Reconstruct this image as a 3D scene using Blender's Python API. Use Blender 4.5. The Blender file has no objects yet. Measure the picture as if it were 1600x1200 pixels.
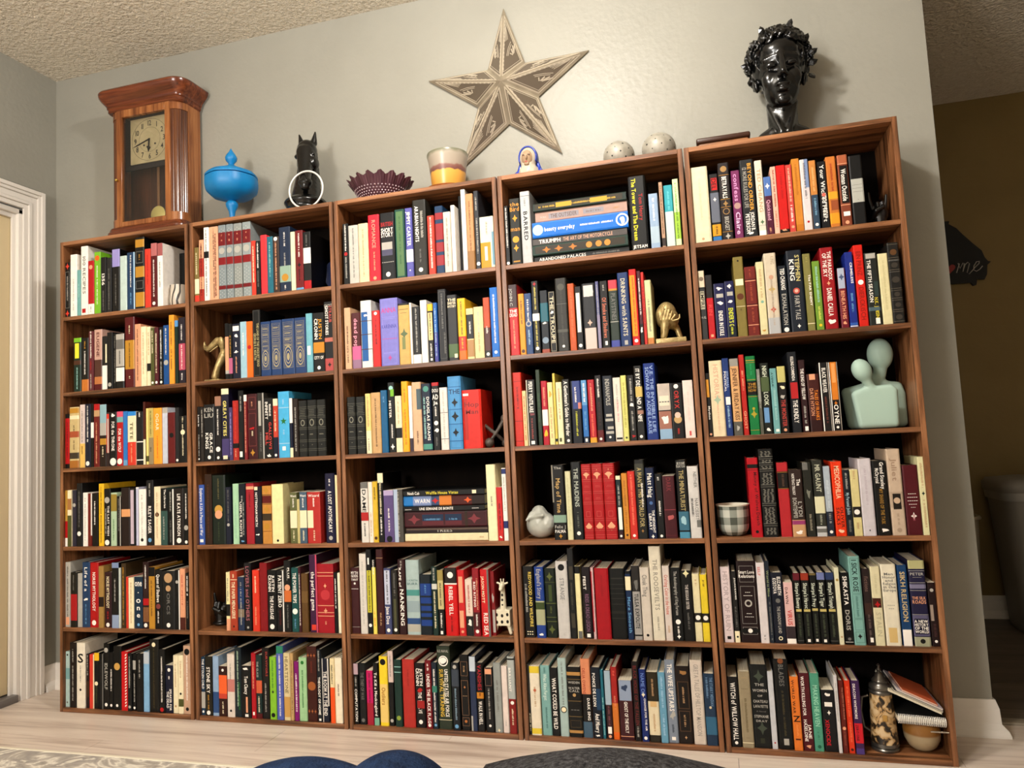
import bpy, bmesh, math, random
from mathutils import Vector, Matrix
S = bpy.context.scene
COL = S.collection
random.seed(11)
# ------------------------------------------------------------------ camera
cam = bpy.data.objects.new('camera', bpy.data.cameras.new('camera'))
COL.objects.link(cam)
cam.location = (2.50979, -2.30871, 0.94891)
cam.rotation_euler = (1.65214426, 0.0500554707, 0.270776206)
cam.data.sensor_width = 36.0
cam.data.lens = 36.0 * 1130.35 / 1600.0
cam.data.clip_start = 0.02
S.camera = cam
# ------------------------------------------------------------------ light and exposure
w = bpy.data.worlds.new('world'); S.world = w; w.use_nodes = True
w.node_tree.nodes['Background'].inputs[0].default_value = (1.0, 0.86, 0.68, 1)
w.node_tree.nodes['Background'].inputs[1].default_value = 0.05
S.view_settings.view_transform = 'Standard'
S.view_settings.look = 'None'
S.view_settings.gamma = 1.0
S.view_settings.exposure = 0.84
LAMP = (2.05, -0.93, 2.60)
ld = bpy.data.lights.new('ceiling_lamp_bulb', 'POINT')
ld.energy = 42; ld.color = (1.0, 0.97, 0.92); ld.shadow_soft_size = 0.07
lo = bpy.data.objects.new('ceiling_lamp_bulb', ld); lo.location = (LAMP[0], LAMP[1], LAMP[2])
COL.objects.link(lo)
ld = bpy.data.lights.new('room_fill_light', 'POINT'); ld.shadow_soft_size = 0.35  # unseen fill light added behind the camera, no fixture; brightens the lower shelves
ld.energy = 150; ld.color = (1.0, 0.97, 0.93)
lo = bpy.data.objects.new('room_fill_light', ld); lo.location = (0.9, -3.4, 1.9)
COL.objects.link(lo)
# ------------------------------------------------------------------ helpers
def hexc(h):
    h = h.lstrip('#')
    def f(c):
        c = int(c, 16) / 255
        return c / 12.92 if c <= 0.04045 else ((c + 0.055) / 1.055) ** 2.4
    return (f(h[0:2]), f(h[2:4]), f(h[4:6]), 1)
def mat(name, col=None, rough=0.5, metal=0.0, spec=0.5, **k):
    m = bpy.data.materials.new(name); m.use_nodes = True
    b = m.node_tree.nodes['Principled BSDF']
    if col is not None: b.inputs['Base Color'].default_value = hexc(col) if isinstance(col, str) else (*col, 1)
    b.inputs['Roughness'].default_value = rough
    b.inputs['Metallic'].default_value = metal
    b.inputs['Specular IOR Level'].default_value = spec
    for a, v in k.items(): b.inputs[a].default_value = v
    return m
def nodes(m): return m.node_tree.nodes, m.node_tree.links, m.node_tree.nodes['Principled BSDF']
def ramp(n, stops):
    r = n.new('ShaderNodeValToRGB')
    e = r.color_ramp.elements
    while len(e) > 1: e.remove(e[-1])
    e[0].position = stops[0][0]; e[0].color = hexc(stops[0][1])
    for p, c in stops[1:]:
        x = e.new(p); x.color = hexc(c)
    return r
def noise_mat(name, stops, scale=(8, 8, 8), detail=6, rough=0.5, bump=0.0, bscale=None, coord='Object', distort=0.0, spec=0.5, nrough=0.6):
    m = mat(name, 'ffffff', rough, spec=spec); n, l, b = nodes(m)
    tc = n.new('ShaderNodeTexCoord'); mp = n.new('ShaderNodeMapping'); mp.inputs['Scale'].default_value = scale
    l.new(tc.outputs[coord], mp.inputs[0])
    nz = n.new('ShaderNodeTexNoise'); nz.inputs['Scale'].default_value = 1; nz.inputs['Detail'].default_value = detail
    nz.inputs['Roughness'].default_value = nrough; nz.inputs['Distortion'].default_value = distort
    l.new(mp.outputs[0], nz.inputs[0])
    r = ramp(n, stops); l.new(nz.outputs[0], r.inputs[0]); l.new(r.outputs[0], b.inputs['Base Color'])
    if bump:
        bp = n.new('ShaderNodeBump'); bp.inputs['Strength'].default_value = bump; bp.inputs['Distance'].default_value = 0.01
        if bscale:
            n2 = n.new('ShaderNodeTexNoise'); n2.inputs['Scale'].default_value = bscale; n2.inputs['Detail'].default_value = 4
            l.new(tc.outputs[coord], n2.inputs[0]); l.new(n2.outputs[0], bp.inputs['Height'])
        else: l.new(nz.outputs[0], bp.inputs['Height'])
        l.new(bp.outputs[0], b.inputs['Normal'])
    return m
def prop(o, label=None, cat=None, group=None, kind=None):
    if label: o['label'] = label
    if cat: o['category'] = cat
    if group: o['group'] = group
    if kind: o['kind'] = kind
    return o
def meshobj(name, verts, faces, m, parent=None, smooth=False, cols=None):
    me = bpy.data.meshes.new(name); me.from_pydata(verts, [], faces)
    if m: me.materials.append(m)
    if cols is not None: setcol(me, cols)
    if smooth: me.shade_smooth()
    o = bpy.data.objects.new(name, me); COL.objects.link(o)
    if parent: o.parent = parent
    return o
def setcol(me, cols):
    a = me.color_attributes.new('Col', 'FLOAT_COLOR', 'CORNER')
    buf = []
    for p, c in zip(me.polygons, cols):
        buf.extend(c * p.loop_total)
    a.data.foreach_set('color', buf)
def bmobj(name, bm, m, parent=None, smooth=False, angle=None):
    me = bpy.data.meshes.new(name); bm.normal_update(); bm.to_mesh(me); bm.free()
    if m: me.materials.append(m)
    if smooth:
        me.shade_smooth()
        if angle: me.set_sharp_from_angle(angle=math.radians(angle))
    o = bpy.data.objects.new(name, me); COL.objects.link(o)
    if parent: o.parent = parent
    return o
def empty(name, loc=(0, 0, 0)):
    o = bpy.data.objects.new(name, None); o.location = loc; o.empty_display_size = 0.05; COL.objects.link(o); return o
def abox(bm, x0, x1, y0, y1, z0, z1, bev=0.0, rot=None, seg=2):
    r = bmesh.ops.create_cube(bm, size=1.0)
    vs = r['verts']
    M = Matrix.Translation(((x0 + x1) / 2, (y0 + y1) / 2, (z0 + z1) / 2))
    if rot: M = M @ rot.to_4x4()
    M = M @ Matrix.Diagonal((abs(x1 - x0), abs(y1 - y0), abs(z1 - z0), 1))
    bmesh.ops.transform(bm, matrix=M, verts=vs)
    if bev:
        es = list({e for v in vs for e in v.link_edges})
        bmesh.ops.bevel(bm, geom=es, offset=bev, segments=seg, affect='EDGES', profile=0.5)
def box(name, x0, x1, y0, y1, z0, z1, m, parent=None, bev=0.0, rot=None, seg=2):
    bm = bmesh.new(); abox(bm, x0, x1, y0, y1, z0, z1, bev, rot, seg)
    return bmobj(name, bm, m, parent, smooth=bev > 0, angle=40 if bev > 0 else None)
def lathe(bm, prof, c=(0, 0, 0), seg=48, fn=None):
    rings = []
    for r, z in prof:
        ring = []
        for i in range(seg):
            a = 2 * math.pi * i / seg
            rr, zz = (r, z) if fn is None else fn(r, z, a)
            ring.append(bm.verts.new((c[0] + rr * math.cos(a), c[1] + rr * math.sin(a), c[2] + zz)))
        rings.append(ring)
    for a, b in zip(rings, rings[1:]):
        for i in range(seg):
            bm.faces.new((a[i], a[(i + 1) % seg], b[(i + 1) % seg], b[i]))
    if prof[0][0] > 1e-5: bm.faces.new(list(reversed(rings[0])))
    if prof[-1][0] > 1e-5: bm.faces.new(rings[-1])
    bmesh.ops.remove_doubles(bm, verts=bm.verts, dist=1e-5)
def lathe_obj(name, prof, c, m, parent=None, seg=48, fn=None, smooth=True, angle=50):
    bm = bmesh.new(); lathe(bm, prof, c, seg, fn)
    bmesh.ops.recalc_face_normals(bm, faces=bm.faces)
    return bmobj(name, bm, m, parent, smooth, angle)
def tube(bm, pts, rad, seg=10, closed=False):
    pts = [Vector(p) for p in pts]; n = len(pts); rings = []
    rads = rad if isinstance(rad, (list, tuple)) else [rad] * n
    up = None
    for i, p in enumerate(pts):
        a = pts[(i - 1) % n] if (closed or i > 0) else p
        b = pts[(i + 1) % n] if (closed or i < n - 1) else p
        t = (b - a).normalized()
        if up is None: up = Vector((0, 0, 1)) if abs(t.z) < 0.9 else Vector((1, 0, 0))
        u = t.cross(up).normalized(); up = u.cross(t).normalized()
        rings.append([bm.verts.new(p + (u * math.cos(2 * math.pi * k / seg) + up * math.sin(2 * math.pi * k / seg)) * rads[i]) for k in range(seg)])
    rng = range(n) if closed else range(n - 1)
    for i in rng:
        a, b = rings[i], rings[(i + 1) % n]
        for k in range(seg): bm.faces.new((a[k], a[(k + 1) % seg], b[(k + 1) % seg], b[k]))
    if not closed:
        bm.faces.new(rings[0]); bm.faces.new(list(reversed(rings[-1])))
def tube_obj(name, pts, rad, m, parent=None, seg=10, closed=False):
    bm = bmesh.new(); tube(bm, pts, rad, seg, closed)
    bmesh.ops.recalc_face_normals(bm, faces=bm.faces)
    return bmobj(name, bm, m, parent, True, 60)
def ell(bm, c, r, rot=None, sub=3):
    q = bmesh.ops.create_icosphere(bm, subdivisions=sub, radius=1.0)
    M = Matrix.Translation(c)
    if rot: M = M @ Matrix.Rotation(rot[0], 4, 'X') @ Matrix.Rotation(rot[1], 4, 'Y') @ Matrix.Rotation(rot[2], 4, 'Z')
    bmesh.ops.transform(bm, matrix=M @ Matrix.Diagonal((*r, 1)), verts=q['verts'])
def cap(bm, p0, r0, p1, r1, n=6):
    p0, p1 = Vector(p0), Vector(p1)
    L = (p1 - p0).length
    n = max(n, int(L / (min(r0, r1) * 0.45)) + 1)
    n = min(n, 26)
    for i in range(n + 1):
        t = i / n; r = r0 + (r1 - r0) * t
        ell(bm, p0.lerp(p1, t), (r, r, r), sub=2)
def organic(name, bm, voxel, m, parent=None, smooth=4, fac=0.6):
    """union of overlapping closed lumps -> one continuous smooth skin"""
    me = bpy.data.meshes.new('tmp'); bm.to_mesh(me); bm.free()
    o = bpy.data.objects.new('tmp', me); COL.objects.link(o)
    md = o.modifiers.new('r', 'REMESH'); md.mode = 'VOXEL'; md.voxel_size = voxel
    if smooth:
        s = o.modifiers.new('s', 'SMOOTH'); s.iterations = smooth; s.factor = fac
    dg = bpy.context.evaluated_depsgraph_get(); dg.update()
    nm = bpy.data.meshes.new_from_object(o.evaluated_get(dg)); nm.name = name
    bpy.data.objects.remove(o); bpy.data.meshes.remove(me)
    nm.materials.clear(); nm.materials.append(m); nm.shade_smooth()
    r = bpy.data.objects.new(name, nm); COL.objects.link(r)
    if parent: r.parent = parent
    return r
# ------------------------------------------------------------------ lettering
GL = {}
def load_glyphs(chars):
    cus = {}
    for ch in chars:
        cu = bpy.data.curves.new('g', 'FONT'); cu.body = ch; cu.resolution_u = 2; cu.offset = 0.018
        o = bpy.data.objects.new('g', cu); COL.objects.link(o); cus[ch] = o
    dg = bpy.context.evaluated_depsgraph_get(); dg.update()
    for ch, o in cus.items():
        me = o.evaluated_get(dg).to_mesh()
        vs = [(v.co.x, v.co.y) for v in me.vertices]
        fs = [tuple(p.vertices) for p in me.polygons]
        x0 = min([v[0] for v in vs] or [0]); x1 = max([v[0] for v in vs] or [0.3])
        GL[ch] = ([(v[0] - x0, v[1]) for v in vs], fs, x1 - x0)
        o.evaluated_get(dg).to_mesh_clear()
    for o in cus.values():
        cu = o.data; bpy.data.objects.remove(o); bpy.data.curves.remove(cu)
def text_geo(s, gap=0.09):
    """flat list of (verts2d, faces), total width, in units of font size"""
    x = 0; out = []
    for ch in s:
        if ch == ' ': x += 0.28; continue
        v, f, wd = GL[ch]
        out.append(([(a + x, b) for a, b in v], f)); x += wd + gap
    return out, max(x - gap, 0.01)
# ------------------------------------------------------------------ materials
M_wall = noise_mat('wall_paint', [(0.3, '918e83'), (0.7, '979489')], (3, 3, 3), 3, 0.42, 0.12, 55, spec=0.35)
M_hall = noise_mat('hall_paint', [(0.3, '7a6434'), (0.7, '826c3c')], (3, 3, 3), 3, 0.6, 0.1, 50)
M_trim = mat('trim_white', 'e2dbd2', 0.32)
M_door = mat('door_cream', 'e0cba0', 0.4)
M_dark = mat('dark_gap', '0c0a08', 0.8)
M_ceil = noise_mat('popcorn_ceiling', [(0.25, 'd6c9b2'), (0.75, 'eee4d2')], (60, 60, 60), 3, 0.75, 1.0, 75)
nn, ll, bb = nodes(M_ceil)
for q in nn:
    if q.type == 'BUMP': q.inputs['Distance'].default_value = 0.02
def wood_mat(name, stops, axis, rough=0.35, sc=1.0, rough2=None):
    """long streaky grain running along one axis ('x','y','z')"""
    m = mat(name, 'ffffff', rough); n, l, b = nodes(m)
    tc = n.new('ShaderNodeTexCoord'); mp = n.new('ShaderNodeMapping')
    s = {'x': (1.6, 30, 30), 'z': (30, 30, 1.6), 'y': (30, 1.6, 30)}[axis]
    mp.inputs['Scale'].default_value = [v * sc for v in s]
    l.new(tc.outputs['Object'], mp.inputs[0])
    a = n.new('ShaderNodeTexNoise'); a.inputs['Scale'].default_value = 1.0; a.inputs['Detail'].default_value = 7; a.inputs['Roughness'].default_value = 0.62; a.inputs['Distortion'].default_value = 0.8
    l.new(mp.outputs[0], a.inputs[0])
    mp2 = n.new('ShaderNodeMapping'); mp2.inputs['Scale'].default_value = [v * sc * 4 for v in s]
    l.new(tc.outputs['Object'], mp2.inputs[0])
    c = n.new('ShaderNodeTexNoise'); c.inputs['Scale'].default_value = 1.0; c.inputs['Detail'].default_value = 3
    l.new(mp2.outputs[0], c.inputs[0])
    mx = n.new('ShaderNodeMath'); mx.operation = 'MULTIPLY_ADD'; mx.inputs[1].default_value = 0.35; 
    l.new(c.outputs[0], mx.inputs[0])
    sub = n.new('ShaderNodeMath'); sub.operation = 'SUBTRACT'; sub.inputs[1].default_value = 0.175
    l.new(a.outputs[0], sub.inputs[0]); l.new(sub.outputs[0], mx.inputs[2])
    r = ramp(n, stops); l.new(mx.outputs[0], r.inputs[0]); l.new(r.outputs[0], b.inputs['Base Color'])
    bp = n.new('ShaderNodeBump'); bp.inputs['Strength'].default_value = 0.25; bp.inputs['Distance'].default_value = 0.001
    l.new(mx.outputs[0], bp.inputs['Height']); l.new(bp.outputs[0], b.inputs['Normal'])
    return m
CH = [(0.3, '2a170c'), (0.42, '5c381e'), (0.52, '7e5030'), (0.62, '986540'), (0.75, 'b07c56')]
M_wx = wood_mat('bookcase_wood_across', CH, 'x', 0.38)
M_wz = wood_mat('bookcase_wood_upright', CH, 'z', 0.38)
M_back = noise_mat('bookcase_back_board', [(0.35, '0a0604'), (0.65, '110a06')], (20, 20, 2), 5, 0.9, spec=0.1)  # shade of the shelf interiors is put into this near-black colour
M_oak_z = wood_mat('clock_oak_upright', [(0.3, '5c3018'), (0.45, '804a26'), (0.58, '985e32'), (0.75, 'ac7244')], 'z', 0.25, 1.3)
M_oak_x = wood_mat('clock_oak_across', [(0.3, '3c180c'), (0.45, '5a2812'), (0.6, '70361a'), (0.75, '8a4a22')], 'x', 0.22, 1.3)
M_oak_flute = wood_mat('clock_oak_fluted', [(0.3, '3c1e10'), (0.5, '5c321a'), (0.7, '74441f')], 'z', 0.2, 1.0)
FL = [(0.22, '8e7a6c'), (0.36, 'b5a192'), (0.5, 'd2c2b4'), (0.64, 'dccec0'), (0.8, 'e4d8cb')]
M_floor = [wood_mat('plank_%s' % k, [(p, c) for p, c in FL], 'x', 0.4, s) for k, s in (('ash', 0.55), ('grey', 0.7), ('pale', 0.42))]
def attr_mat(name, rough, spec=0.5):
    m = mat(name, 'ffffff', rough, spec=spec); n, l, b = nodes(m)
    a = n.new('ShaderNodeAttribute'); a.attribute_name = 'Col'; l.new(a.outputs['Color'], b.inputs['Base Color'])
    return m, n, l, b, a
M_cover, n_, l_, b_, a_ = attr_mat('book_cover_cloth_and_paper', 0.45, 0.3)
tc = n_.new('ShaderNodeTexCoord'); nz = n_.new('ShaderNodeTexNoise'); nz.inputs['Scale'].default_value = 60; nz.inputs['Detail'].default_value = 5
l_.new(tc.outputs['Object'], nz.inputs[0])
hs = n_.new('ShaderNodeHueSaturation'); mr = n_.new('ShaderNodeMapRange'); mr.inputs[3].default_value = 0.82; mr.inputs[4].default_value = 1.16
l_.new(nz.outputs[0], mr.inputs[0]); l_.new(mr.outputs[0], hs.inputs['Value']); l_.new(a_.outputs['Color'], hs.inputs['Color']); l_.new(hs.outputs[0], b_.inputs['Base Color'])
M_print, n_, l_, b_, a_ = attr_mat('book_spine_ink', 0.42, 0.3)
M_page = mat('page_paper', 'e6dcc4', 0.75); n_, l_, b_ = nodes(M_page)
tc = n_.new('ShaderNodeTexCoord'); mp = n_.new('ShaderNodeMapping'); mp.inputs['Scale'].default_value = (900, 5, 5)
nz = n_.new('ShaderNodeTexNoise'); nz.inputs['Scale'].default_value = 1; nz.inputs['Detail'].default_value = 2
l_.new(tc.outputs['Object'], mp.inputs[0]); l_.new(mp.outputs[0], nz.inputs[0])
r = ramp(n_, [(0.3, 'b8a888'), (0.6, 'e8dec8')]); l_.new(nz.outputs[0], r.inputs[0]); l_.new(r.outputs[0], b_.inputs['Base Color'])
M_blackgloss = mat('black_ceramic', '060606', 0.22)
M_blackplain = mat('black_resin', '0a0a0a', 0.3)
M_steel = mat('polished_steel', 'd8d4cc', 0.15, 1.0)
M_gold = noise_mat('antique_gold', [(0.3, '7a6238'), (0.6, 'c0a872')], (30, 30, 30), 4, 0.4, 0.3)
nodes(M_gold)[2].inputs['Metallic'].default_value = 0.5
M_brass = mat('brass', 'c8a850', 0.3, 0.9)
# ------------------------------------------------------------------ the room
CZ = 2.714; WX = -0.295; WY = 0.25; EX = 3.268
def struct(o, label, cat='wall'):
    prop(o, label, cat, kind='structure'); return o
struct(box('wall_back', WX - 0.1, EX, WY, WY + 0.12, 0, CZ, M_wall), 'pale greige painted wall behind the row of bookcases')
struct(box('wall_left', WX - 0.1, WX, -5.0, -0.86, 0, CZ, M_wall), 'pale painted side wall beyond the cream door')
struct(box('wall_left_corner', WX - 0.1, WX, 0.172, WY, 0, CZ, M_wall), 'narrow strip of pale wall between door trim and corner')
struct(box('wall_left_lintel', WX - 0.1, WX, -0.86, 0.172, 2.166, CZ, M_wall), 'pale painted wall above the cream door')
struct(box('wall_front', WX - 0.1, 5.5, -5.1, -5.0, 0, CZ, M_wall), 'pale wall behind the viewer')
struct(box('wall_right', 5.5, 5.6, -5.1, 1.9, 0, CZ, M_wall), 'pale wall far to the right')
struct(box('wall_hall', 2.9, 5.5, 1.72, 1.82, 0, 2.75, M_hall), 'dim olive tan wall at the back of the hall')
struct(box('ceiling', WX - 0.1, 5.6, -5.1, WY + 0.12, CZ, CZ + 0.1, M_ceil), 'beige popcorn textured ceiling', 'ceiling')
struct(box('ceiling_hall', 2.9, 5.6, WY + 0.12, 1.82, 2.555, 2.83, M_ceil), 'dim lower ceiling of the hall on the right', 'ceiling')
struct(box('wall_hall_left', 2.9, 3.0, WY + 0.12, 1.72, 0, 2.555, M_hall), 'hidden side wall of the hall')
# floor: planks laid as separate boards
fl = struct(box('floor', WX - 0.1, 5.5, -5.0, 1.8, -0.03, -0.0025, M_dark), 'grey brown wood plank floor in front of the bookcases', 'floor')
def plank(y0, y1, x0, x1, m):
    bm = bmesh.new(); abox(bm, x0 + 0.0006, x1 - 0.0006, y0 + 0.0006, y1 - 0.0006, -0.0025, 0, 0.0)
    o = bmobj('plank', bm, m, fl); return o
y = 0.33; k = 0
while y > -2.5:
    x = WX - 0.09 - [0.4, 1.0, 0.1, 0.7, 1.25][k % 5]
    while x < 5.5:
        x1 = x + 1.5
        plank(y - 0.18, y, max(x, WX), min(x1, 5.5), M_floor[random.randrange(3)]); x = x1
    y -= 0.18; k += 1
bm = bmesh.new(); abox(bm, WX, 5.5, -5.0, y, -0.0025, 0); bmobj('plank_field', bm, M_floor[0], fl)
M_hf = wood_mat('hall_floor_wood', [(0.3, '4a4038'), (0.7, '6a5e52')], 'x', 0.45, 0.6)
y = 0.375; k = 0
while y < 1.7:
    x = 2.95 - 0.3 * (k % 3)
    while x < 5.4:
        plank(y, min(y + 0.18, 1.72), max(x, 2.95), min(x + 1.3, 5.5), M_hf); x += 1.3
    y += 0.18; k += 1
struct(box('trim_1', 3.27, 5.5, 0.33, 0.372, -0.002, 0.008, mat('threshold', '8a8070', 0.4), bev=0.003), 'thin threshold strip across the hall floor', 'trim')
# baseboards with a stepped profile and a shoe
def baseboard(name, pts, label, h=0.104):
    """pts: polyline along wall foot, profile built outward to the left of travel"""
    prof = [(0, h), (0.006, h), (0.013, h - 0.025), (0.015, 0.035), (0.028, 0.02), (0.033, 0.006), (0.033, 0.0), (0, 0)]
    vs = []; fs = []
    P = [Vector((x, y_, 0)) for x, y_ in pts]
    for i, p in enumerate(P):
        d0 = (p - P[i - 1]).normalized() if i > 0 else (P[1] - p).normalized()
        d1 = (P[i + 1] - p).normalized() if i < len(P) - 1 else d0
        n0 = Vector((d0.y, -d0.x, 0)); n1 = Vector((d1.y, -d1.x, 0))
        mt = (n0 + n1); mt = mt / max(mt.dot(n0), 0.2)
        for o_, z in prof: vs.append(tuple(p + mt * o_ + Vector((0, 0, z))))
    K = len(prof)
    for i in range(len(P) - 1):
        for j in range(K - 1):
            a = i * K + j; fs.append((a, a + 1, a + K + 1, a + K))
    fs.append(tuple(range(K))); fs.append(tuple(reversed(range((len(P) - 1) * K, len(P) * K))))
    return struct(meshobj(name, vs, fs, M_trim), label, 'baseboard')
baseboard('baseboard_back', [(3.105, WY), (EX, WY), (EX, WY + 0.12)], 'white moulded baseboard right of the last bookcase')
baseboard('baseboard_left', [(WX, 0.184), (WX, WY), (0.0, WY)], 'white baseboard in the left corner beside the first bookcase')
baseboard('baseboard_hall', [(3.0, 1.72), (5.5, 1.72)], 'baseboard at the foot of the dim hall wall')
# door on the left
door = empty('door_1', (WX, -0.34, 0)); struct(door, 'cream slab door in white moulded casing at the left edge', 'door')
DZ = 2.056
def dpart(name, x0, x1, y0, y1, z0, z1, m, bev=0.0):
    o = box(name, x0 - WX, x1 - WX, y0 + 0.34, y1 + 0.34, z0, z1, m, door, bev); return o
dpart('door_leaf', WX - 0.065, WX - 0.03, -0.76, 0.055, 0.035, DZ - 0.035, M_door, 0.002)
dpart('jamb', WX - 0.095, WX, 0.066, 0.088, 0, DZ, M_trim, 0.002)
dpart('jamb', WX - 0.095, WX, -0.785, -0.765, 0, DZ, M_trim, 0.002)
dpart('jamb', WX - 0.095, WX, -0.785, 0.088, DZ - 0.02, DZ, M_trim, 0.002)
dpart('door_stop', WX - 0.028, WX - 0.016, 0.05, 0.068, 0, DZ - 0.02, M_trim, 0.002)
dpart('door_stop', WX - 0.028, WX - 0.016, -0.765, 0.05, DZ - 0.04, DZ - 0.02, M_trim, 0.002)
dpart('sill', WX - 0.09, WX + 0.01, -0.785, 0.07, 0.0, 0.03, mat('sill_grey', '6a6460', 0.4), 0.004)
dpart('closer_gap', WX - 0.1, WX - 0.07, -0.785, 0.066, 0, DZ, M_dark)
def casing(name, a, b, ax):
    """moulded casing: four stepped strips of growing thickness"""
    o = None; bm = bmesh.new()
    for (u0, u1, t) in ((0.0, 0.020, 0.010), (0.020, 0.034, 0.017), (0.034, 0.060, 0.013), (0.060, 0.074, 0.020), (0.074, 0.092, 0.026)):
        if ax == 'v': abox(bm, 0, t, a + u0 + 0.34, a + u1 + 0.34, 0, b - (0.092 - u1) , 0.0015, seg=1)
        elif ax == 'w': abox(bm, 0, t, a - u1 + 0.34, a - u0 + 0.34, 0, b - (0.092 - u1), 0.0015, seg=1)
        else: abox(bm, 0, t, -0.79 - u0 + 0.34, 0.082 + u0 + 0.34, a + u0, a + u1, 0.0015, seg=1)
    return bmobj(name, bm, M_trim, door, True, 40)
casing('casing', 0.082, DZ + 0.098, 'v'); casing('casing', -0.79, DZ + 0.098, 'w'); casing('casing', DZ + 0.006, 0, 'h')
# ceiling lamp (just out of view above; it lights the room)
lamp = empty('ceiling_light', (LAMP[0], LAMP[1], CZ)); prop(lamp, 'round flush ceiling lamp above the bookcases', 'lamp')
lathe_obj('base_plate', [(0.0, 0.0), (0.09, 0.0), (0.095, -0.012), (0.06, -0.025), (0.0, -0.025)], (0, 0, 0), M_trim, lamp)
# ------------------------------------------------------------------ bookcases
T = 0.015; H = 1.855; PIT = 0.62; DEP = 0.236
SZ = [1.545, 1.239, 0.937, 0.630, 0.320, 0.016]
def bookcase(i, label, first=None):
    x = PIT * i
    if first is None:
        e = empty('bookcase', (x, 0, 0))
        a, b = 0.0025, PIT - 0.0025
        if True:
            box('side_panel', a, a + T, 0, DEP, 0, H, M_wz, e, 0.0008, seg=1)
            box('side_panel', b - T, b, 0, DEP, 0, H, M_wz, e, 0.0008, seg=1)
            box('top_panel', a + T, b - T, 0, DEP, H - T, H, M_wx, e, 0.0008, seg=1)
            box('back_panel', a + T, b - T, DEP - 0.004, DEP, 0, H - T, M_back, e)
            box('bottom_panel', a + T, b - T, 0, DEP - 0.004, 0.0, SZ[5], M_wx, e, 0.0008, seg=1)
            for z in SZ[:5]: box('shelf', a + T, b - T, 0, DEP - 0.004, z - T, z, M_wx, e, 0.0008, seg=1)
    else:
        e = first.copy(); COL.objects.link(e); e.location = (x, 0, 0)
        for ch in list(first.children):
            c = ch.copy(); COL.objects.link(c); c.parent = e
    prop(e, label, 'bookcase', 'identical wood bookcases side by side')
    return e
cases = []
for i, lb in enumerate(['leftmost tall brown wood bookcase, next to the door, under the clock',
                        'second tall brown wood bookcase from the left, under the blue dish',
                        'middle tall brown wood bookcase, under the flower pot',
                        'fourth tall brown wood bookcase from the left, under the pierced orbs',
                        'rightmost tall brown wood bookcase, under the black bust']):
    cases.append(bookcase(i, lb, cases[0] if cases else None))
cases[0].location.x -= 0.003
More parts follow.
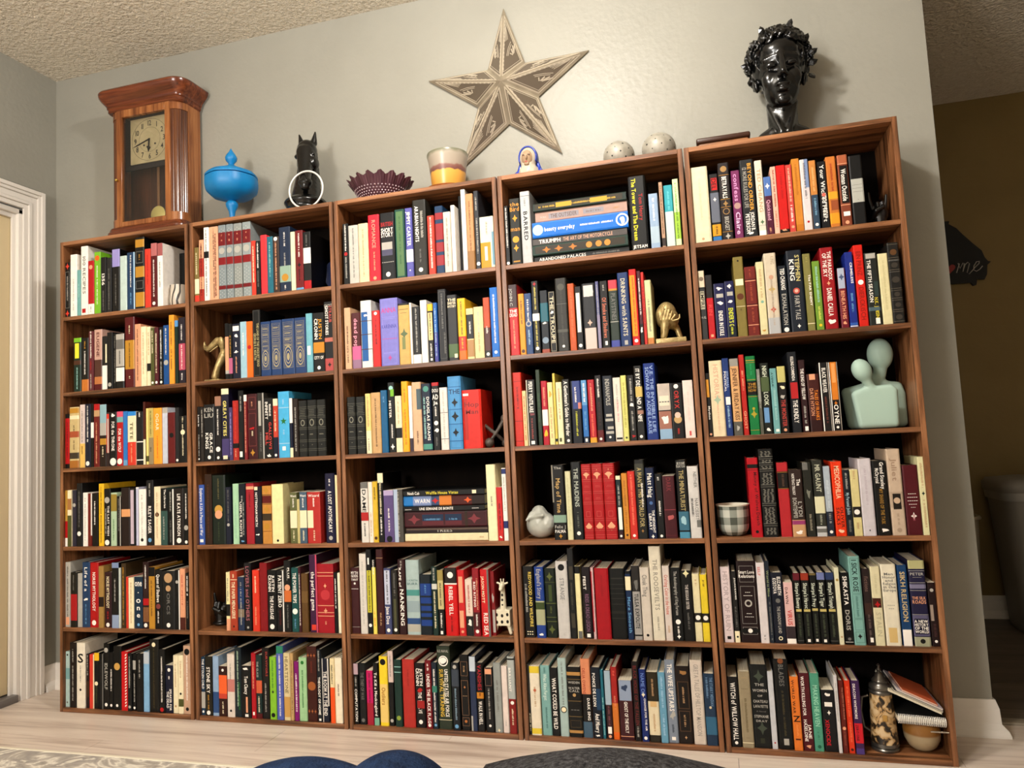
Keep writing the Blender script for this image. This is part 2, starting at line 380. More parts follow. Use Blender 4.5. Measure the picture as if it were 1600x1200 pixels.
# ------------------------------------------------------------------ books
DATA = r'''u 1 1 139 250 2260 0 97 0c0c0d||Q .07 .4 d84a38;Q .93 .4 d84a38;M .25 .7 b8b4ac;F .17 .83 b8b4ac
u 1 1 393 334 2564 0 105 f4eee6||M .4 .9 b8b4ac
u 1 1 732 181 1895 0 108 7fb0ae||M .3 .6 a4cfc8
u 1 1 917 342 2848 0 117 f4eee6|white book titled 100 RECIPES, fourth from left on top shelf of leftmost bookcase|T .12 .72 7c7a76 100 RECIPES;R .9 .96 .2 .7 b81c24
u 1 1 1285 292 2205 0 104 b81c24||B .8 1 f4eee6;O .12 .3 e4aa88;M .85 .95 7c7a76
u 1 1 1581 314 2533 0 115 84bc34||O .1 .35 e8702a;M .22 .85 f4eee6
u 1 1 1957 258 2262 0 62 1c1c1e||T .28 .52 f4eee6 1356;M .6 .95 7c7a76
u 1 1 2220 227 2223 0 88 2c2c2e||M .2 .95 7c7a76
u 1 1 2451 373 2534 0 117 0c0c0d|black book with pale blue band, ninth from left on top shelf of leftmost bookcase|B 0 .28 a49cd0;M .4 .9 7c7a76
u 1 1 2854 326 2215 0 99 c5d5cf||
u 1 1 3184 365 2319 0 114 264a6c||M .05 .6 f4eee6;M .7 .9 78a8cc;R 0 1 .88 1 b0cce0
u 1 1 3618 433 2860 0 67 0c0c0d|thick black book with orange yellow band, twelfth from left on top shelf of leftmost bookcase|B .03 .14 c0923a;F .2 .36 b8b4ac;M .24 .32 c0923a;B .41 .56 c0923a;F .61 .72 b8b4ac;B .77 .97 c0923a
u 1 1 4055 275 2355 0 88 d84a38||M .1 .6 b81c24
u 1 1 4358 280 2543 0 75 641018||B 0 .2 bb7777;M .26 .84 f4eee6;O .94 .25 f4eee6
u 1 1 4642 247 2516 0 93 f4eee6||B 0 .2 aa6666;M .3 .7 7c7a76
u 1 1 4908 811 2302 0 1000 0c0c0d|thick black book, sixteenth from left on top shelf of leftmost bookcase|M .2 .9 2c2c2e
u 1 2 602 371 2170 0 61 17352a||B 0 .08 84bc34;R .1 .38 .2 .75 ece048;B .42 .5 5a3622;M .55 .95 a4cfc8
u 1 2 982 347 2139 0 73 0c0c0d||M .05 .2 c0923a;M .25 .7 f4eee6;B .78 1 c7803c
u 1 2 1333 230 2382 0 77 6d3038||M 0 .45 f4eee6;M .5 .65 b81c24;M .72 .98 b8b4ac
u 1 2 1566 387 2434 0 115 c9a698|pale pink book with dark red lettering, fourth from left on second shelf of leftmost bookcase|T .05 .45 641018 EUGENE;B .5 .78 5c3a30;B .78 .9 c08050;B .9 1 641018
u 1 2 1957 248 2134 0 106 1c1c1e||B .55 1 f4eee6;R .15 .5 .7 .95 eee2c2
u 1 2 2233 276 2261 0 70 0c0c0d||O .92 .3 b8b4ac;M .1 .8 2c2c2e
u 1 2 2513 128 2197 0 108 0c0c0d||M .05 .9 7c7a76
u 1 2 2658 399 2148 0 68 0c0c0d|black book with light grey band, eighth from left on second shelf of leftmost bookcase|B 0 .6 b8b4ac;B .1 .28 7c7a76;B .62 .87 f4eee6;M .3 .55 2c2c2e
u 1 2 3072 459 2787 0 97 641018|thick dark red book with cream lettering, ninth from left on second shelf of leftmost bookcase|M .12 .24 eee2c2;B .33 .74 c0923a;M .35 .72 2c1a12;M .84 .88 eee2c2
u 1 2 3571 277 2465 0 68 e4aa88||M .08 .9 5a3622
u 1 2 3864 239 2341 0 60 eee2c2||M .1 .8 c2a07a
u 1 2 4106 166 2325 0 112 eee2c2||B .62 .75 0c0c0d;M .1 .5 c2a07a
u 1 2 4317 163 2253 0 73 5e6034||M .05 .45 eee2c2;O .95 .3 f4eee6
u 1 2 4488 175 2254 0 73 5c1a28||M .1 .8 eee2c2;O .95 .3 f4eee6
u 1 2 4667 179 2263 0 119 0c0c0d||M .05 .55 f4eee6;M .6 .9 b8b4ac;O .95 .3 f4eee6
u 1 2 4864 255 2308 0 112 1d5a96||M .05 .5 f4eee6;O .63 .4 b8b4ac
u 1 2 5157 229 2679 0 77 f0a840||M .1 .45 5a3622;M .5 .8 5a3622
u 1 2 5390 150 2455 0 118 17352a||B 0 .1 6aa0d0
u 1 2 5586 295 2545 0 92 2a2030||M .1 .35 f4eee6;B .4 .8 c05a70;M .42 .78 f4eee6;M .85 .95 f4eee6
u 1 3 139 230 2165 0 101 0c0c0d||B .08 .92 b81c24;M .15 .8 641018
u 1 3 381 465 2420 0 72 cdb98a|thick tan book with orange yellow band, second from left on third shelf of leftmost bookcase|B .02 .1 c0923a;B .14 .2 eee2c2;M .3 .4 2c1a12;B .4 .5 b06040;M .55 .7 5a3622;B .75 .85 4a4034;B .88 1 b07838
u 1 3 850 244 2498 0 116 d9c9c4||B .62 1 e6c070;M .1 .6 7c7a76;M .65 .8 5a3622
u 1 3 1127 258 2504 0 101 161d38||M .03 .6 f4eee6;O .94 .35 f4eee6
u 1 3 1389 133 2510 0 118 0c0c0d||B .3 .54 f4eee6
u 1 3 1535 277 2478 0 114 7a2420||B 0 .1 b81c24;B .1 .2 c2a07a;M .3 .95 e4aa88
u 1 3 1861 313 2438 0 78 2c1a12||B 0 .3 9ab8c0;B .3 .5 b8b4ac;B .55 .65 c0923a;M .68 .85 eee2c2
u 1 3 2183 148 2111 0 82 3a2a2a||R .03 .75 .1 .9 d84a38;R .12 .75 .3 .8 b8b4ac
u 1 3 2350 327 2112 0 70 0c0c0d||V .02 .1 f4eee6;T .18 .72 f4eee6 FOR the THRONE;O .92 .45 f4eee6
u 1 3 2687 292 2111 0 69 b81c24||B 0 .1 d8607c;T .32 .75 f4eee6 FOR the WOLF;B .1 .2 7fb0ae;O .92 .4 f4eee6
u 1 3 2996 187 2102 0 64 3a82c4||B .9 1 78a8cc
u 1 3 3187 395 2078 0 78 eee2c2|cream book with blue panel, twelfth from left on third shelf of leftmost bookcase|R 0 .08 0 1 3a92d4;T .2 .52 5e6034 TETE;B .57 1 d84a38;M .6 .95 e4aa88
u 1 3 3586 316 2057 0 96 1c1c1e||M .02 .1 f4eee6;B .56 .58 f4eee6;B .9 .92 f4eee6
u 1 3 3947 94 2416 0 60 5c2a20||B .6 1 eee2c2
u 1 3 4045 110 2156 0 101 f0dc90||B .85 .95 5e6034
u 1 3 4173 215 2160 0 80 c9b870||M .05 .5 5e6034;B .53 1 a09070;M .7 .8 0c0c0d
u 1 3 4398 375 2142 0 79 f2a93c|orange yellow book with cream lettering, seventeenth from left on third shelf of leftmost bookcase|T .1 .4 eee2c2 OGAR;M .5 .9 e8702a
u 1 3 4777 238 2141 0 109 c9cdd8||B 0 .1 b8b4ac
u 1 3 5065 319 1934 0 89 6e1a1c||O .45 .3 0c0c0d
u 1 3 5400 167 2103 0 79 2c2c2e||O .95 .3 f4eee6
u 1 3 5571 327 1770 0 89 0c0c0d||M .02 .3 eee2c2;O .35 .3 eee2c2;M .42 .85 eee2c2
u 1 4 139 146 2198 0 102 c09a48||B .55 .85 b81c24;B .85 1 f4eee6
u 1 4 289 182 2203 0 63 eee2c2||B .15 .35 b08050;B .45 1 5e6034
u 1 4 476 188 2200 0 119 3c3848||O .27 .4 b8b4ac
u 1 4 745 257 2463 0 61 1c1c1e||M .1 .7 7c7a76;O .8 .35 f4eee6
u 1 4 1006 228 2080 0 105 f4eee6||M .1 .9 b8b4ac
u 1 4 1238 194 2039 0 111 7c2a20||R 0 .8 .8 1 f4eee6
u 1 4 1500 266 2040 0 61 0c0c0d||M .15 .6 f4eee6
u 1 4 1770 244 2406 0 107 ecc030||M .05 .95 5a3622
u 1 4 2052 301 2202 0 82 0c0c0d||O .2 .4 b8b4ac;TU .3 .82 f4eee6 THE LAST WISH;ML .35 .82 b8b4ac;O .94 .35 f4eee6
u 1 4 2357 283 2039 0 95 b8ccb0||B .03 .35 a08a40;M .5 .9 2f7d3a
u 1 4 2682 182 1898 0 61 0c0c0d||M .05 .7 7c7a76;R 0 1 .8 1 b8b4ac
u 1 4 2878 411 2210 0 63 2c1c1a|thick black book with tan band, twelfth from left on fourth shelf of leftmost bookcase|B .37 .5 e0a878
u 1 4 3298 229 2182 0 71 1c1c1e||R .03 .97 .1 .75 c8b8c4
u 1 4 3531 116 2214 0 117 c9cade||B 0 .02 f4eee6
u 1 4 3689 324 2134 0 72 f4eee6||M .1 .9 b8b4ac;O .9 .2 0c0c0d
u 1 4 4017 320 2464 0 105 1c1c1e|black book with light grey lettering, sixteenth from left on fourth shelf of leftmost bookcase|M .05 .25 b8b4ac;T .4 .82 f4eee6 RILEY SAGER;O .92 .25 78a8cc
u 1 4 4360 288 2204 0 116 eedfc0||O .48 .3 5a3622;M .1 .9 c2a07a
u 1 4 4656 303 2134 0 117 41605a||B 0 .4 0c0c0d;TU .02 .35 f4eee6 The Librarian;M .5 .9 b8b4ac
u 1 4 5006 269 2093 0 81 0c0c0d||M .05 .4 b8b4ac;M .55 .95 7c7a76;R 0 1 .85 1 f4eee6
u 1 4 5313 408 2114 0 81 251a16|black book titled LIFE, twentieth from left on fourth shelf of leftmost bookcase|T .1 .22 f4eee6 LIFE;T .26 .84 f4eee6 KATE ATKINSON;O .92 .25 f4eee6
u 1 4 5726 206 2120 0 91 0c0c0d||M .1 .55 f4eee6;O .7 .45 b8b4ac;O .95 .3 f4eee6
u 1 5 139 242 2484 0 107 b8b4ac||M .05 .85 0c0c0d;R .85 .97 .15 .85 e4aa88
u 1 5 436 303 2099 0 66 222018||B .4 .88 b02028;M .05 .35 7c7a76
u 1 5 743 211 2051 0 105 b8b4ac||
u 1 5 968 359 2480 0 108 2a4a6e|navy blue book titled Life of a, fourth from left on fifth shelf of leftmost bookcase|T .08 .45 f4eee6 Life of a;V .55 .6 f4eee6;M .65 .95 78a8cc
u 1 5 1336 395 2460 0 112 b4161c|red book titled NORSE MYTHOLOGY, fifth from left on fifth shelf of leftmost bookcase|T .15 .75 f4eee6 NORSE MYTHOLOGY;O .93 .25 f4eee6
u 1 5 1789 233 2333 0 62 a88850||B .5 .66 2c1a12
u 1 5 2026 323 2094 0 117 3c1820|dark red book titled NORSE MYTHOLOGY, seventh from left on fifth shelf of leftmost bookcase|T .08 .65 eee2c2 NORSE MYTHOLOGY;M .7 .85 b81c24;O .95 .25 f4eee6
u 1 5 2412 317 2463 0 65 0c0c0d|black book with blue band, eighth from left on fifth shelf of leftmost bookcase|B 0 .08 8a9ab8;M .25 .6 b8b4ac;B .8 1 9aa8c0
u 1 5 2733 88 2260 0 80 c9cfc8||
u 1 5 2825 213 2423 0 97 4a3a22||M .05 .95 c0923a
u 1 5 3043 105 1921 0 115 d84a38||
u 1 5 3188 231 1894 0 80 eee2c2||M .1 .9 c2a07a
u 1 5 3424 379 1921 0 115 1c3a50|navy blue book with white lettering, thirteenth from left on fifth shelf of leftmost bookcase|h .04 .2 f4eee6 one;M .3 .33 f4eee6;h .38 .52 f4eee6 o;h .54 .66 f4eee6 n;h .68 .8 f4eee6 e;O .93 .15 78a8cc
u 1 5 3832 261 2478 0 93 3a2020||M .05 .4 f4eee6;B .55 .65 b81c24;B .68 .9 8a6040;O .95 .3 f4eee6
u 1 5 4113 267 2289 0 79 c0923a||B 0 .15 0c0c0d;M .2 .8 5a3622
u 1 5 4388 325 2189 0 79 0c0c0d||T .08 .55 f4eee6 Queen of Shadows;O .62 .3 8a4a4a;M .7 .9 f4eee6
u 1 5 4728 565 2141 0 71 222222|black book titled ORCS, seventeenth from left on fifth shelf of leftmost bookcase|O .12 .32 c2a07a;O .3 .2 c2a07a;T .38 .75 7c7a76 ORCS;O .93 .15 f4eee6
u 1 5 5306 203 2174 0 65 0c0c0d||O .2 .3 b8b4ac;R 0 1 .85 1 f4eee6
u 1 5 5521 225 2221 0 69 e4aa88||M .1 .6 b81c24;B .8 1 5c2a20
u 1 5 5749 162 2053 0 101 0c0c0d||M .05 .4 f4eee6;M .5 .8 7c7a76
u 1 6 139 191 2088 0 120 b9cdc8||O .06 .2 0c0c0d;B .3 .5 8ab0b0;O .92 .2 7c7a76
u 1 6 388 326 2446 0 70 241713|black book with light grey lettering, second from left on bottom shelf of leftmost bookcase|M .1 .3 b8b4ac;M .35 .9 b8b4ac
u 1 6 730 395 2450 0 63 e8e0d0|white book with grey lettering, third from left on bottom shelf of leftmost bookcase|h .15 .32 0c0c0d S;M .35 .62 7c7a76;O .72 .12 0c0c0d
u 1 6 1129 147 2015 0 119 2a1a1c||M .02 .4 b8b4ac;B .5 .8 4a3420
u 1 6 1313 217 2013 0 92 d84a38||R 0 1 .85 1 eee2c2
u 1 6 1546 224 2088 0 84 0c0c0d||B 0 .14 ecc030;O .55 .35 eee2c2;M .6 .9 5e6034
u 1 6 1788 186 2048 0 74 0c0c0d||M .1 .9 2c2c2e;R 0 1 .85 1 7c7a76
u 1 6 1978 263 2443 0 96 0c0c0d||O .1 .35 b8b4ac;T .3 .7 b8b4ac IDLEWOLF;O .93 .25 f4eee6
u 1 6 2245 175 2116 0 110 0c0c0d||M .3 .7 f4eee6;O .93 .3 f4eee6
u 1 6 2449 358 2359 0 87 0c0c0d|black book with orange yellow emblem, tenth from left on bottom shelf of leftmost bookcase|O .32 .38 d0a860;M .4 .9 141414;O .93 .15 f4eee6
u 1 6 2818 287 2156 0 85 cc1a22||VV .05 .95 f4eee6
u 1 6 3134 181 2104 0 63 15181a||M .05 .6 b8b4ac;O .93 .3 b8b4ac
u 1 6 3319 160 2094 0 115 0c0c0d||R .12 .28 .1 .9 b8b4ac;M .35 .85 b8b4ac;O .95 .3 f4eee6
u 1 6 3537 291 2117 0 62 101010||M .1 .45 b8b4ac;M .6 .9 2c2c2e
u 1 6 3832 249 2181 0 90 8fb8d8||B 0 .2 c0c8d0
u 1 6 4085 411 2636 0 110 14130e|thick black book with brown lettering, sixteenth from left on bottom shelf of leftmost bookcase|M .05 .95 5a5030;O .07 .2 eee2c2
u 1 6 4546 262 2303 0 68 0c0c0d||M .12 .85 f4eee6;O .95 .3 b81c24
u 1 6 4812 323 1724 0 104 161d38||O .1 .2 f4eee6;M .22 .3 f4eee6;TU .5 .95 f4eee6 SPEAKER FOR;TL .55 .9 f4eee6 THE DEAD
u 1 6 5139 217 2080 0 117 ece2c4||M .15 .55 c2a07a;O .88 .2 c2a07a
u 1 6 5380 216 2093 0 98 ece2c4||M .1 .4 c2a07a;B .75 .88 5e6034;O .66 .2 0c0c0d
u 1 6 5600 333 2448 0 107 c9a890|cream book with black emblem, twenty-first from left on bottom shelf of leftmost bookcase|O .09 .35 0c0c0d;M .15 .8 f4eee6;O .93 .2 0c0c0d
u 2 1 6379 190 2123 0 66 8a7a48||M .1 .5 eee2c2;B .58 .85 eee2c2;B .88 1 d84a38
u 2 1 6573 204 2402 0 86 b03a28||B 0 .3 e4aa88;M .05 .3 0c0c0d;B .6 .8 e4aa88;M .1 .9 641018
u 2 1 6808 214 2860 0 69 f4eee6||M .03 .95 0c0c0d;B .33 .42 0c0c0d
u 2 1 7026 386 2860 0 111 e2b090|orange book with black lettering, fourth from left on top shelf of second bookcase|M .03 .97 0c0c0d;MU .1 .95 641018
u 2 1 7446 326 2860 0 78 8f989a|grey book with dark red band, fifth from left on top shelf of second bookcase|B .1 .28 7c1820;M .13 .15 e4aa88;M .2 .23 e4aa88;B .44 .54 8e1c22;DD .04 .1 f4eee6;DD .58 .98 f4eee6;O .35 .38 b8b4ac;B .82 .87 7c1820
u 2 1 7790 294 2860 0 87 8f989a|grey book with dark red band, sixth from left on top shelf of second bookcase|B .1 .28 7c1820;M .13 .15 e4aa88;M .2 .23 e4aa88;B .44 .54 8e1c22;DD .04 .1 f4eee6;DD .58 .98 f4eee6;O .35 .38 b8b4ac;B .82 .87 7c1820
u 2 1 8089 357 2860 0 120 9a9e9a|grey book with dark red band, seventh from left on top shelf of second bookcase|B .1 .28 7c1820;M .13 .15 e4aa88;M .2 .23 e4aa88;B .44 .54 8e1c22;DD .04 .1 f4eee6;DD .58 .98 f4eee6;O .35 .38 b8b4ac;B .82 .87 7c1820
u 2 1 8485 357 2860 0 111 9aa2a2|light grey book with dark red band, eighth from left on top shelf of second bookcase|B .1 .28 7c1820;M .13 .15 e4aa88;M .2 .23 e4aa88;B .44 .54 8e1c22;DD .04 .1 f4eee6;DD .58 .98 f4eee6;O .35 .38 b8b4ac;B .82 .87 7c1820
u 2 1 8854 186 2097 0 119 d84a38||M .1 .8 eee2c2
u 2 1 9073 181 2055 0 87 0c0c0d||M .03 .5 f4eee6;M .55 .85 7c7a76
u 2 1 9277 262 2252 0 89 e8404a||M .1 .9 d84a38
u 2 1 9543 243 2162 0 104 2a7486||M .1 .7 a4cfc8
u 2 1 9804 255 2124 0 89 4a3830||O .04 .3 f4eee6;M .1 .95 e4aa88
u 2 1 10078 470 2437 0 77 22344e|thick navy blue book with white lettering, fourteenth from left on top shelf of second bookcase|M .08 .3 f4eee6;M .4 .6 b8b4ac;B .6 .85 9ab0a0;O .78 .3 c0923a;M .9 .96 f4eee6
u 2 1 10556 180 2214 0 84 eee2c2||
u 2 1 10761 309 2230 0 69 7c1c20|dark red book with white lettering, sixteenth from left on top shelf of second bookcase|M .05 .45 f4eee6;Q .58 .25 0c0c0d;M .65 .85 0c0c0d;B .96 1 78a8cc
u 2 1 11074 303 2140 0 83 0c0c0d|black book with white band, seventeenth from left on top shelf of second bookcase|B .28 .55 f4eee6;B .85 1 b81c24;M .05 .25 7c7a76
u 2 2 7638 155 2130 0 119 0c0c0d||B .24 .88 e4aa88;B .84 .9 b8b4ac
u 2 2 7797 156 2097 0 118 0c0c0d||M .2 .6 c0923a;B .62 .9 c07090
u 2 2 7977 332 2069 0 98 161d38||R .04 .13 .1 .9 f4eee6;V .18 .26 f4eee6;M .32 .42 f4eee6;V .48 .55 f4eee6;M .6 .9 e4aa88
u 2 2 8322 272 2118 0 90 a8c8d4||M .2 .6 f4eee6
u 2 2 8602 258 2102 0 80 f07a28||O .46 .3 b81c24
u 2 2 8883 322 2504 0 65 0c0c0c|black book titled THE LAND OF THE, sixth from left on second shelf of second bookcase|TL .35 .75 b9ae80 GEORGE R R MARTIN;TU .2 .85 b9ae80 THE LAND OF THE UNQUIET DEAD;F .01 .98 7c7a76
u 2 2 9209 405 2027 0 76 2b4a78|thick blue book, seventh from left on second shelf of second bookcase|FF .05 .88 b5a983;E .68 .34 b5a983
u 2 2 9618 446 2049 0 107 2b4a78|thick blue book, eighth from left on second shelf of second bookcase|FF .05 .88 b5a983;E .68 .34 b5a983
u 2 2 10080 517 2053 0 112 2b4a78|thick blue book, ninth from left on second shelf of second bookcase|FF .05 .88 b5a983;E .68 .34 b5a983
u 2 2 10628 452 2046 0 82 2b4a78|thick blue book, tenth from left on second shelf of second bookcase|FF .05 .88 b5a983;E .68 .34 b5a983
u 2 2 11085 254 2168 0 107 7fb8c4||R .55 .7 .2 .7 f4eee6
u 2 2 11367 446 2156 0 106 1a1714|black book titled CITY OF, twelfth from left on second shelf of second bookcase|TU .1 .45 d8a030 JUSTIN;TL .1 .45 f4eee6 CRONIN;B .5 .68 c89030;h .72 .8 f4eee6 CITY OF;O .93 .15 f4eee6
u 2 2 11835 373 2518 0 102 1c1c1e|black book titled GHOST STORIES, thirteenth from left on second shelf of second bookcase|h .03 .08 b8b4ac GHOST;TL .06 .48 f4eee6 GHOST STORIES;TU .06 .3 c05a50 STRAUB;B .52 .58 c07868;B .58 .82 1c1c22;B .82 1 b85a58;Q .91 .2 0c0c0d
u 2 3 6379 125 2077 0 100 26211e||T .06 .45 f4eee6 Love in;M .5 .9 b8b4ac;O .95 .25 f4eee6
u 2 3 6508 149 2047 0 106 36302c||M .05 .55 b8b4ac
u 2 3 6672 472 2132 0 82 1b1b1d|black book titled KINGS, third from left on third shelf of second bookcase|h .05 .14 b8b4ac KEN;h .15 .24 b8b4ac LIU;TL .5 .78 f4eee6 KINGS;TU .5 .85 f4eee6 GRACE;O .93 .15 f4eee6
u 2 3 7147 273 2417 0 102 1f1b1f||B 0 .15 a8806c;M .2 .6 f4eee6;O .82 .35 f4eee6;O .95 .2 f4eee6
u 2 3 7456 316 2682 0 77 241e3a|purple book titled GREAT CITIES, fifth from left on third shelf of second bookcase|B 0 .08 eee2c2;T .17 .66 e8dc84 GREAT CITIES;B .7 .95 554a7a;R .93 .98 .2 .8 eee2c2
u 2 3 7776 140 1966 0 89 564a74||M .1 .9 a49cd0
u 2 3 7919 243 2206 0 106 b0322a||M .05 .65 d84a38;R .72 .8 0 1 0c0c0d;M .82 .95 e4aa88
u 2 3 8174 226 2566 0 101 0c0c0d||M .08 .3 b8b4ac;R .6 .9 0 .6 2c1a12;R .88 .96 .2 .7 f4eee6
u 2 3 8429 122 2390 0 78 8a3038||M .1 .9 e4aa88;B 0 .1 f4eee6
u 2 3 8555 403 2411 0 117 4a1018|thick dark red book with orange lettering, tenth from left on third shelf of second bookcase|F .05 .24 b0605a;M .12 .2 e4aa88;F .3 .8 b0605a;V .5 .56 b81c24;M .57 .65 eee2c2;Q .9 .25 c0923a
u 2 3 8983 270 2420 0 99 393531||R .12 .5 .2 .6 b8b4ac;M .6 .9 7c7a76;R 0 1 .85 1 b8b4ac
u 2 3 9268 369 2203 0 95 0e0c0c|black book titled GALLOWS, twelfth from left on third shelf of second bookcase|TL .06 .35 f4eee6 INFINITY;MU .1 .3 f4eee6;TU .4 .85 d05048 GALLOWS;TL .5 .85 d05048 HILL;V .92 .98 f4eee6
u 2 3 9668 191 2164 0 61 c8503c||B 0 .12 eee2c2;M .2 .55 eee2c2;B .65 1 161d38;O .95 .25 f4eee6
u 2 3 9862 450 2409 0 93 58b4dc|thick blue book with pale blue lettering, fourteenth from left on third shelf of second bookcase|M .12 .2 b0cce0;B .24 .25 b0cce0;St .45 .3 2f7d3a;M .58 .65 b0cce0;B .78 .79 b0cce0;R .83 .89 .35 .65 f4eee6
u 2 3 10339 122 2141 0 75 161d38||B 0 .42 f4eee6;B .84 1 eee2c2
u 2 3 10465 215 2114 0 100 2e2018||M .15 .9 b8b4ac
u 2 3 10707 331 2024 0 88 1e1f1b|black book, seventeenth from left on third shelf of second bookcase|FB
u 2 3 11045 367 2030 0 109 1e1f1b|black book, eighteenth from left on third shelf of second bookcase|FB
u 2 3 11438 345 2019 0 99 1e1f1b|black book, nineteenth from left on third shelf of second bookcase|FB
u 2 4 6379 242 2207 0 108 4a68ae|blue book titled Explorers: A Life in, first from left on fourth shelf of second bookcase|T .06 .85 f4eee6 Explorers: A Life in Peace and War;R .91 .96 .2 .8 f4eee6
u 2 4 6667 301 2596 0 81 3c2414|brown book, second from left on fourth shelf of second bookcase|M .15 .9 6a4428
u 2 4 6974 567 2543 0 99 1c2a20|thick black book with olive lettering, third from left on fourth shelf of second bookcase|F .02 .97 2e4434;M .05 .35 7c7450;O .5 .3 c8a050;O .57 .28 e4aa88;M .68 .95 4e5a40
u 2 4 7550 234 2086 0 104 20263a||M .05 .6 7c7a76;O .66 .25 b8b4ac
u 2 4 7854 253 2199 0 110 b0d4b4||M .3 .9 9ac0a8
u 2 4 8136 276 2191 0 81 16202c||M .2 .3 b8b4ac;TL .3 .88 f4eee6 USEFUL KNOTS;MU .3 .85 b8b4ac;V .93 .98 78a8cc
u 2 4 8416 330 2196 0 111 a82a38|red book with orange band, seventh from left on fourth shelf of second bookcase|B .05 .1 e4aa88;M .15 .4 641018
u 2 4 8765 309 2062 0 112 1b1c2c||R 0 .06 0 .5 eee2c2;TL .1 .7 f4eee6 NOTTINGHAM NORTH;V .82 .86 f4eee6
u 2 4 9105 374 2079 0 101 c8924a|orange yellow book with dark red band, ninth from left on fourth shelf of second bookcase|B .17 .3 6a1c18;B .15 .16 0c0c0d;B .31 .32 0c0c0d;B .48 .6 4a3c28;B .78 .79 8a5a28;Q .08 .3 c0923a;Q .4 .3 c0923a;O .7 .3 c0923a
u 2 4 9492 462 2123 0 119 f0e4b0|thick cream book with black emblem, tenth from left on fourth shelf of second bookcase|O .95 .1 0c0c0d
u 2 4 10248 273 1809 0 117 70724a||h .04 .1 f4eee6 Wizard;M .12 .3 f4eee6;B .36 .7 eee2c2;M .75 .95 eee2c2
u 2 4 10545 101 1565 0 91 c8bc88||
u 2 4 10653 278 1815 0 92 556a7c||h .04 .1 f4eee6 Wizard;M .12 .3 f4eee6;B .36 .7 eee2c2;M .75 .95 eee2c2
u 2 4 10975 516 1804 0 70 b83a34|thick red book with white lettering, fourteenth from left on fourth shelf of second bookcase|h .04 .1 f4eee6 Wizard;M .12 .3 f4eee6;R .36 .7 0 .45 eee2c2;M .75 .95 eee2c2
u 2 4 11676 370 2435 0 110 1a1840|navy blue book titled A LOST APOTHECARY, fifteenth from left on fourth shelf of second bookcase|M .08 .18 f4eee6;T .25 .85 f4eee6 A LOST APOTHECARY;O .93 .2 b8b4ac
u 2 4 12069 113 2364 0 116 efe2b8||
u 2 5 7517 155 2087 0 89 e8dfb0||M .1 .5 7c7a76;B .55 .75 0c0c0d;B .8 1 e4aa88
u 2 5 7676 299 2126 0 101 b04a30||M .05 .12 eee2c2;B .14 .15 eee2c2;T .18 .8 eee2c2 THE PAPER MENAGERIE;Q .93 .15 0c0c0d
u 2 5 8013 254 1918 0 103 2c3c58||B .2 .5 20406e;B .6 .75 8a7a68;M .1 .9 b8b4ac
u 2 5 8275 289 2417 0 104 1e1c20|black book titled LOVERS and OTHERS, fourth from left on fifth shelf of second bookcase|T .05 .85 b07078 LOVERS and OTHERS;O .95 .15 b8b4ac
u 2 5 8639 278 2164 0 70 d8452e||M .1 .4 eee2c2;M .6 .9 e4aa88
u 2 5 8921 307 2413 0 107 8e1420|red book, sixth from left on fifth shelf of second bookcase|M .7 .71 d84a38
u 2 5 9244 365 2158 0 95 0d0b0b|black book titled THE PASSAGE, seventh from left on fifth shelf of second bookcase|TU .08 .35 f4eee6 JUSTIN;TL .08 .35 f4eee6 CRONIN;T .42 .8 f4eee6 THE PASSAGE;O .92 .25 f4eee6
u 2 5 9618 289 2140 0 100 130d10||T .08 .6 f4eee6 PATIENT ZERO;M .65 .9 641018;R 0 1 .88 1 f4eee6
u 2 5 9939 279 2497 0 85 101010|black book titled PLUS, ninth from left on fifth shelf of second bookcase|TU .1 .25 f4eee6 PLUS;M .1 .28 7c7a76;O .38 .4 e4aa88;B .42 .58 d07840;M .62 .95 7c7a76
u 2 5 10230 270 2240 0 97 1f5a58||T .08 .55 f4eee6 THE POWER TRIPS;O .68 .38 f4eee6;M .8 .95 78a8cc
u 2 5 10503 105 2255 0 106 4a1c28||M .1 .9 f4eee6
u 2 5 10622 260 2037 0 98 6a4e28||B .3 .5 7c6038
u 2 5 10955 292 2690 0 103 4a1d48|plum book titled the perfect game, thirteenth from left on fifth shelf of second bookcase|T .22 .72 f4eee6 the perfect game;R .9 .97 .2 .8 d84a38;R 0 1 .86 1 d8607c
u 2 5 11283 638 2376 0 62 a8192c|thick red book with orange band, fourteenth from left on fifth shelf of second bookcase|B .12 .13 e4aa88;B .17 .18 e4aa88;Q .32 .1 e4aa88;O .45 .28 c04048;B .6 .61 e4aa88;Q .68 .12 e4aa88;B .7 .71 e4aa88;B .75 .76 e4aa88;M .83 .88 e4aa88
u 2 5 11935 130 2075 0 70 0c0c0d||M .1 .6 f4eee6
u 2 5 12069 117 2055 0 86 eee8d0||
u 2 6 6379 176 2059 0 99 23445c||T .03 .55 f4eee6 THE STOLEN CHILD;B .6 .88 b8b4ac;O .94 .25 f4eee6
u 2 6 6559 309 2093 0 73 262318|black book titled STONE SKY, second from left on bottom shelf of second bookcase|T .18 .62 f4eee6 STONE SKY;M .65 .9 c0923a;O .95 .25 f4eee6
u 2 6 6875 245 2110 0 101 9db4ce||B .6 .95 3a5a88
u 2 6 7142 337 1762 0 98 3c1a10||O .08 .15 f4eee6;B .18 .65 e8703a;B .55 .65 c8503a;M .7 .95 eee2c2
u 2 6 7518 298 2208 0 63 ddd2c8|white book with grey lettering, fifth from left on bottom shelf of second bookcase|M .15 .4 7c7a76;B .4 .6 c88880;O .9 .15 0c0c0d
u 2 6 7820 269 2446 0 88 1e2e36|black book with light grey lettering, sixth from left on bottom shelf of second bookcase|M .05 .85 b5c8b0;MU .5 .9 2f7d3a
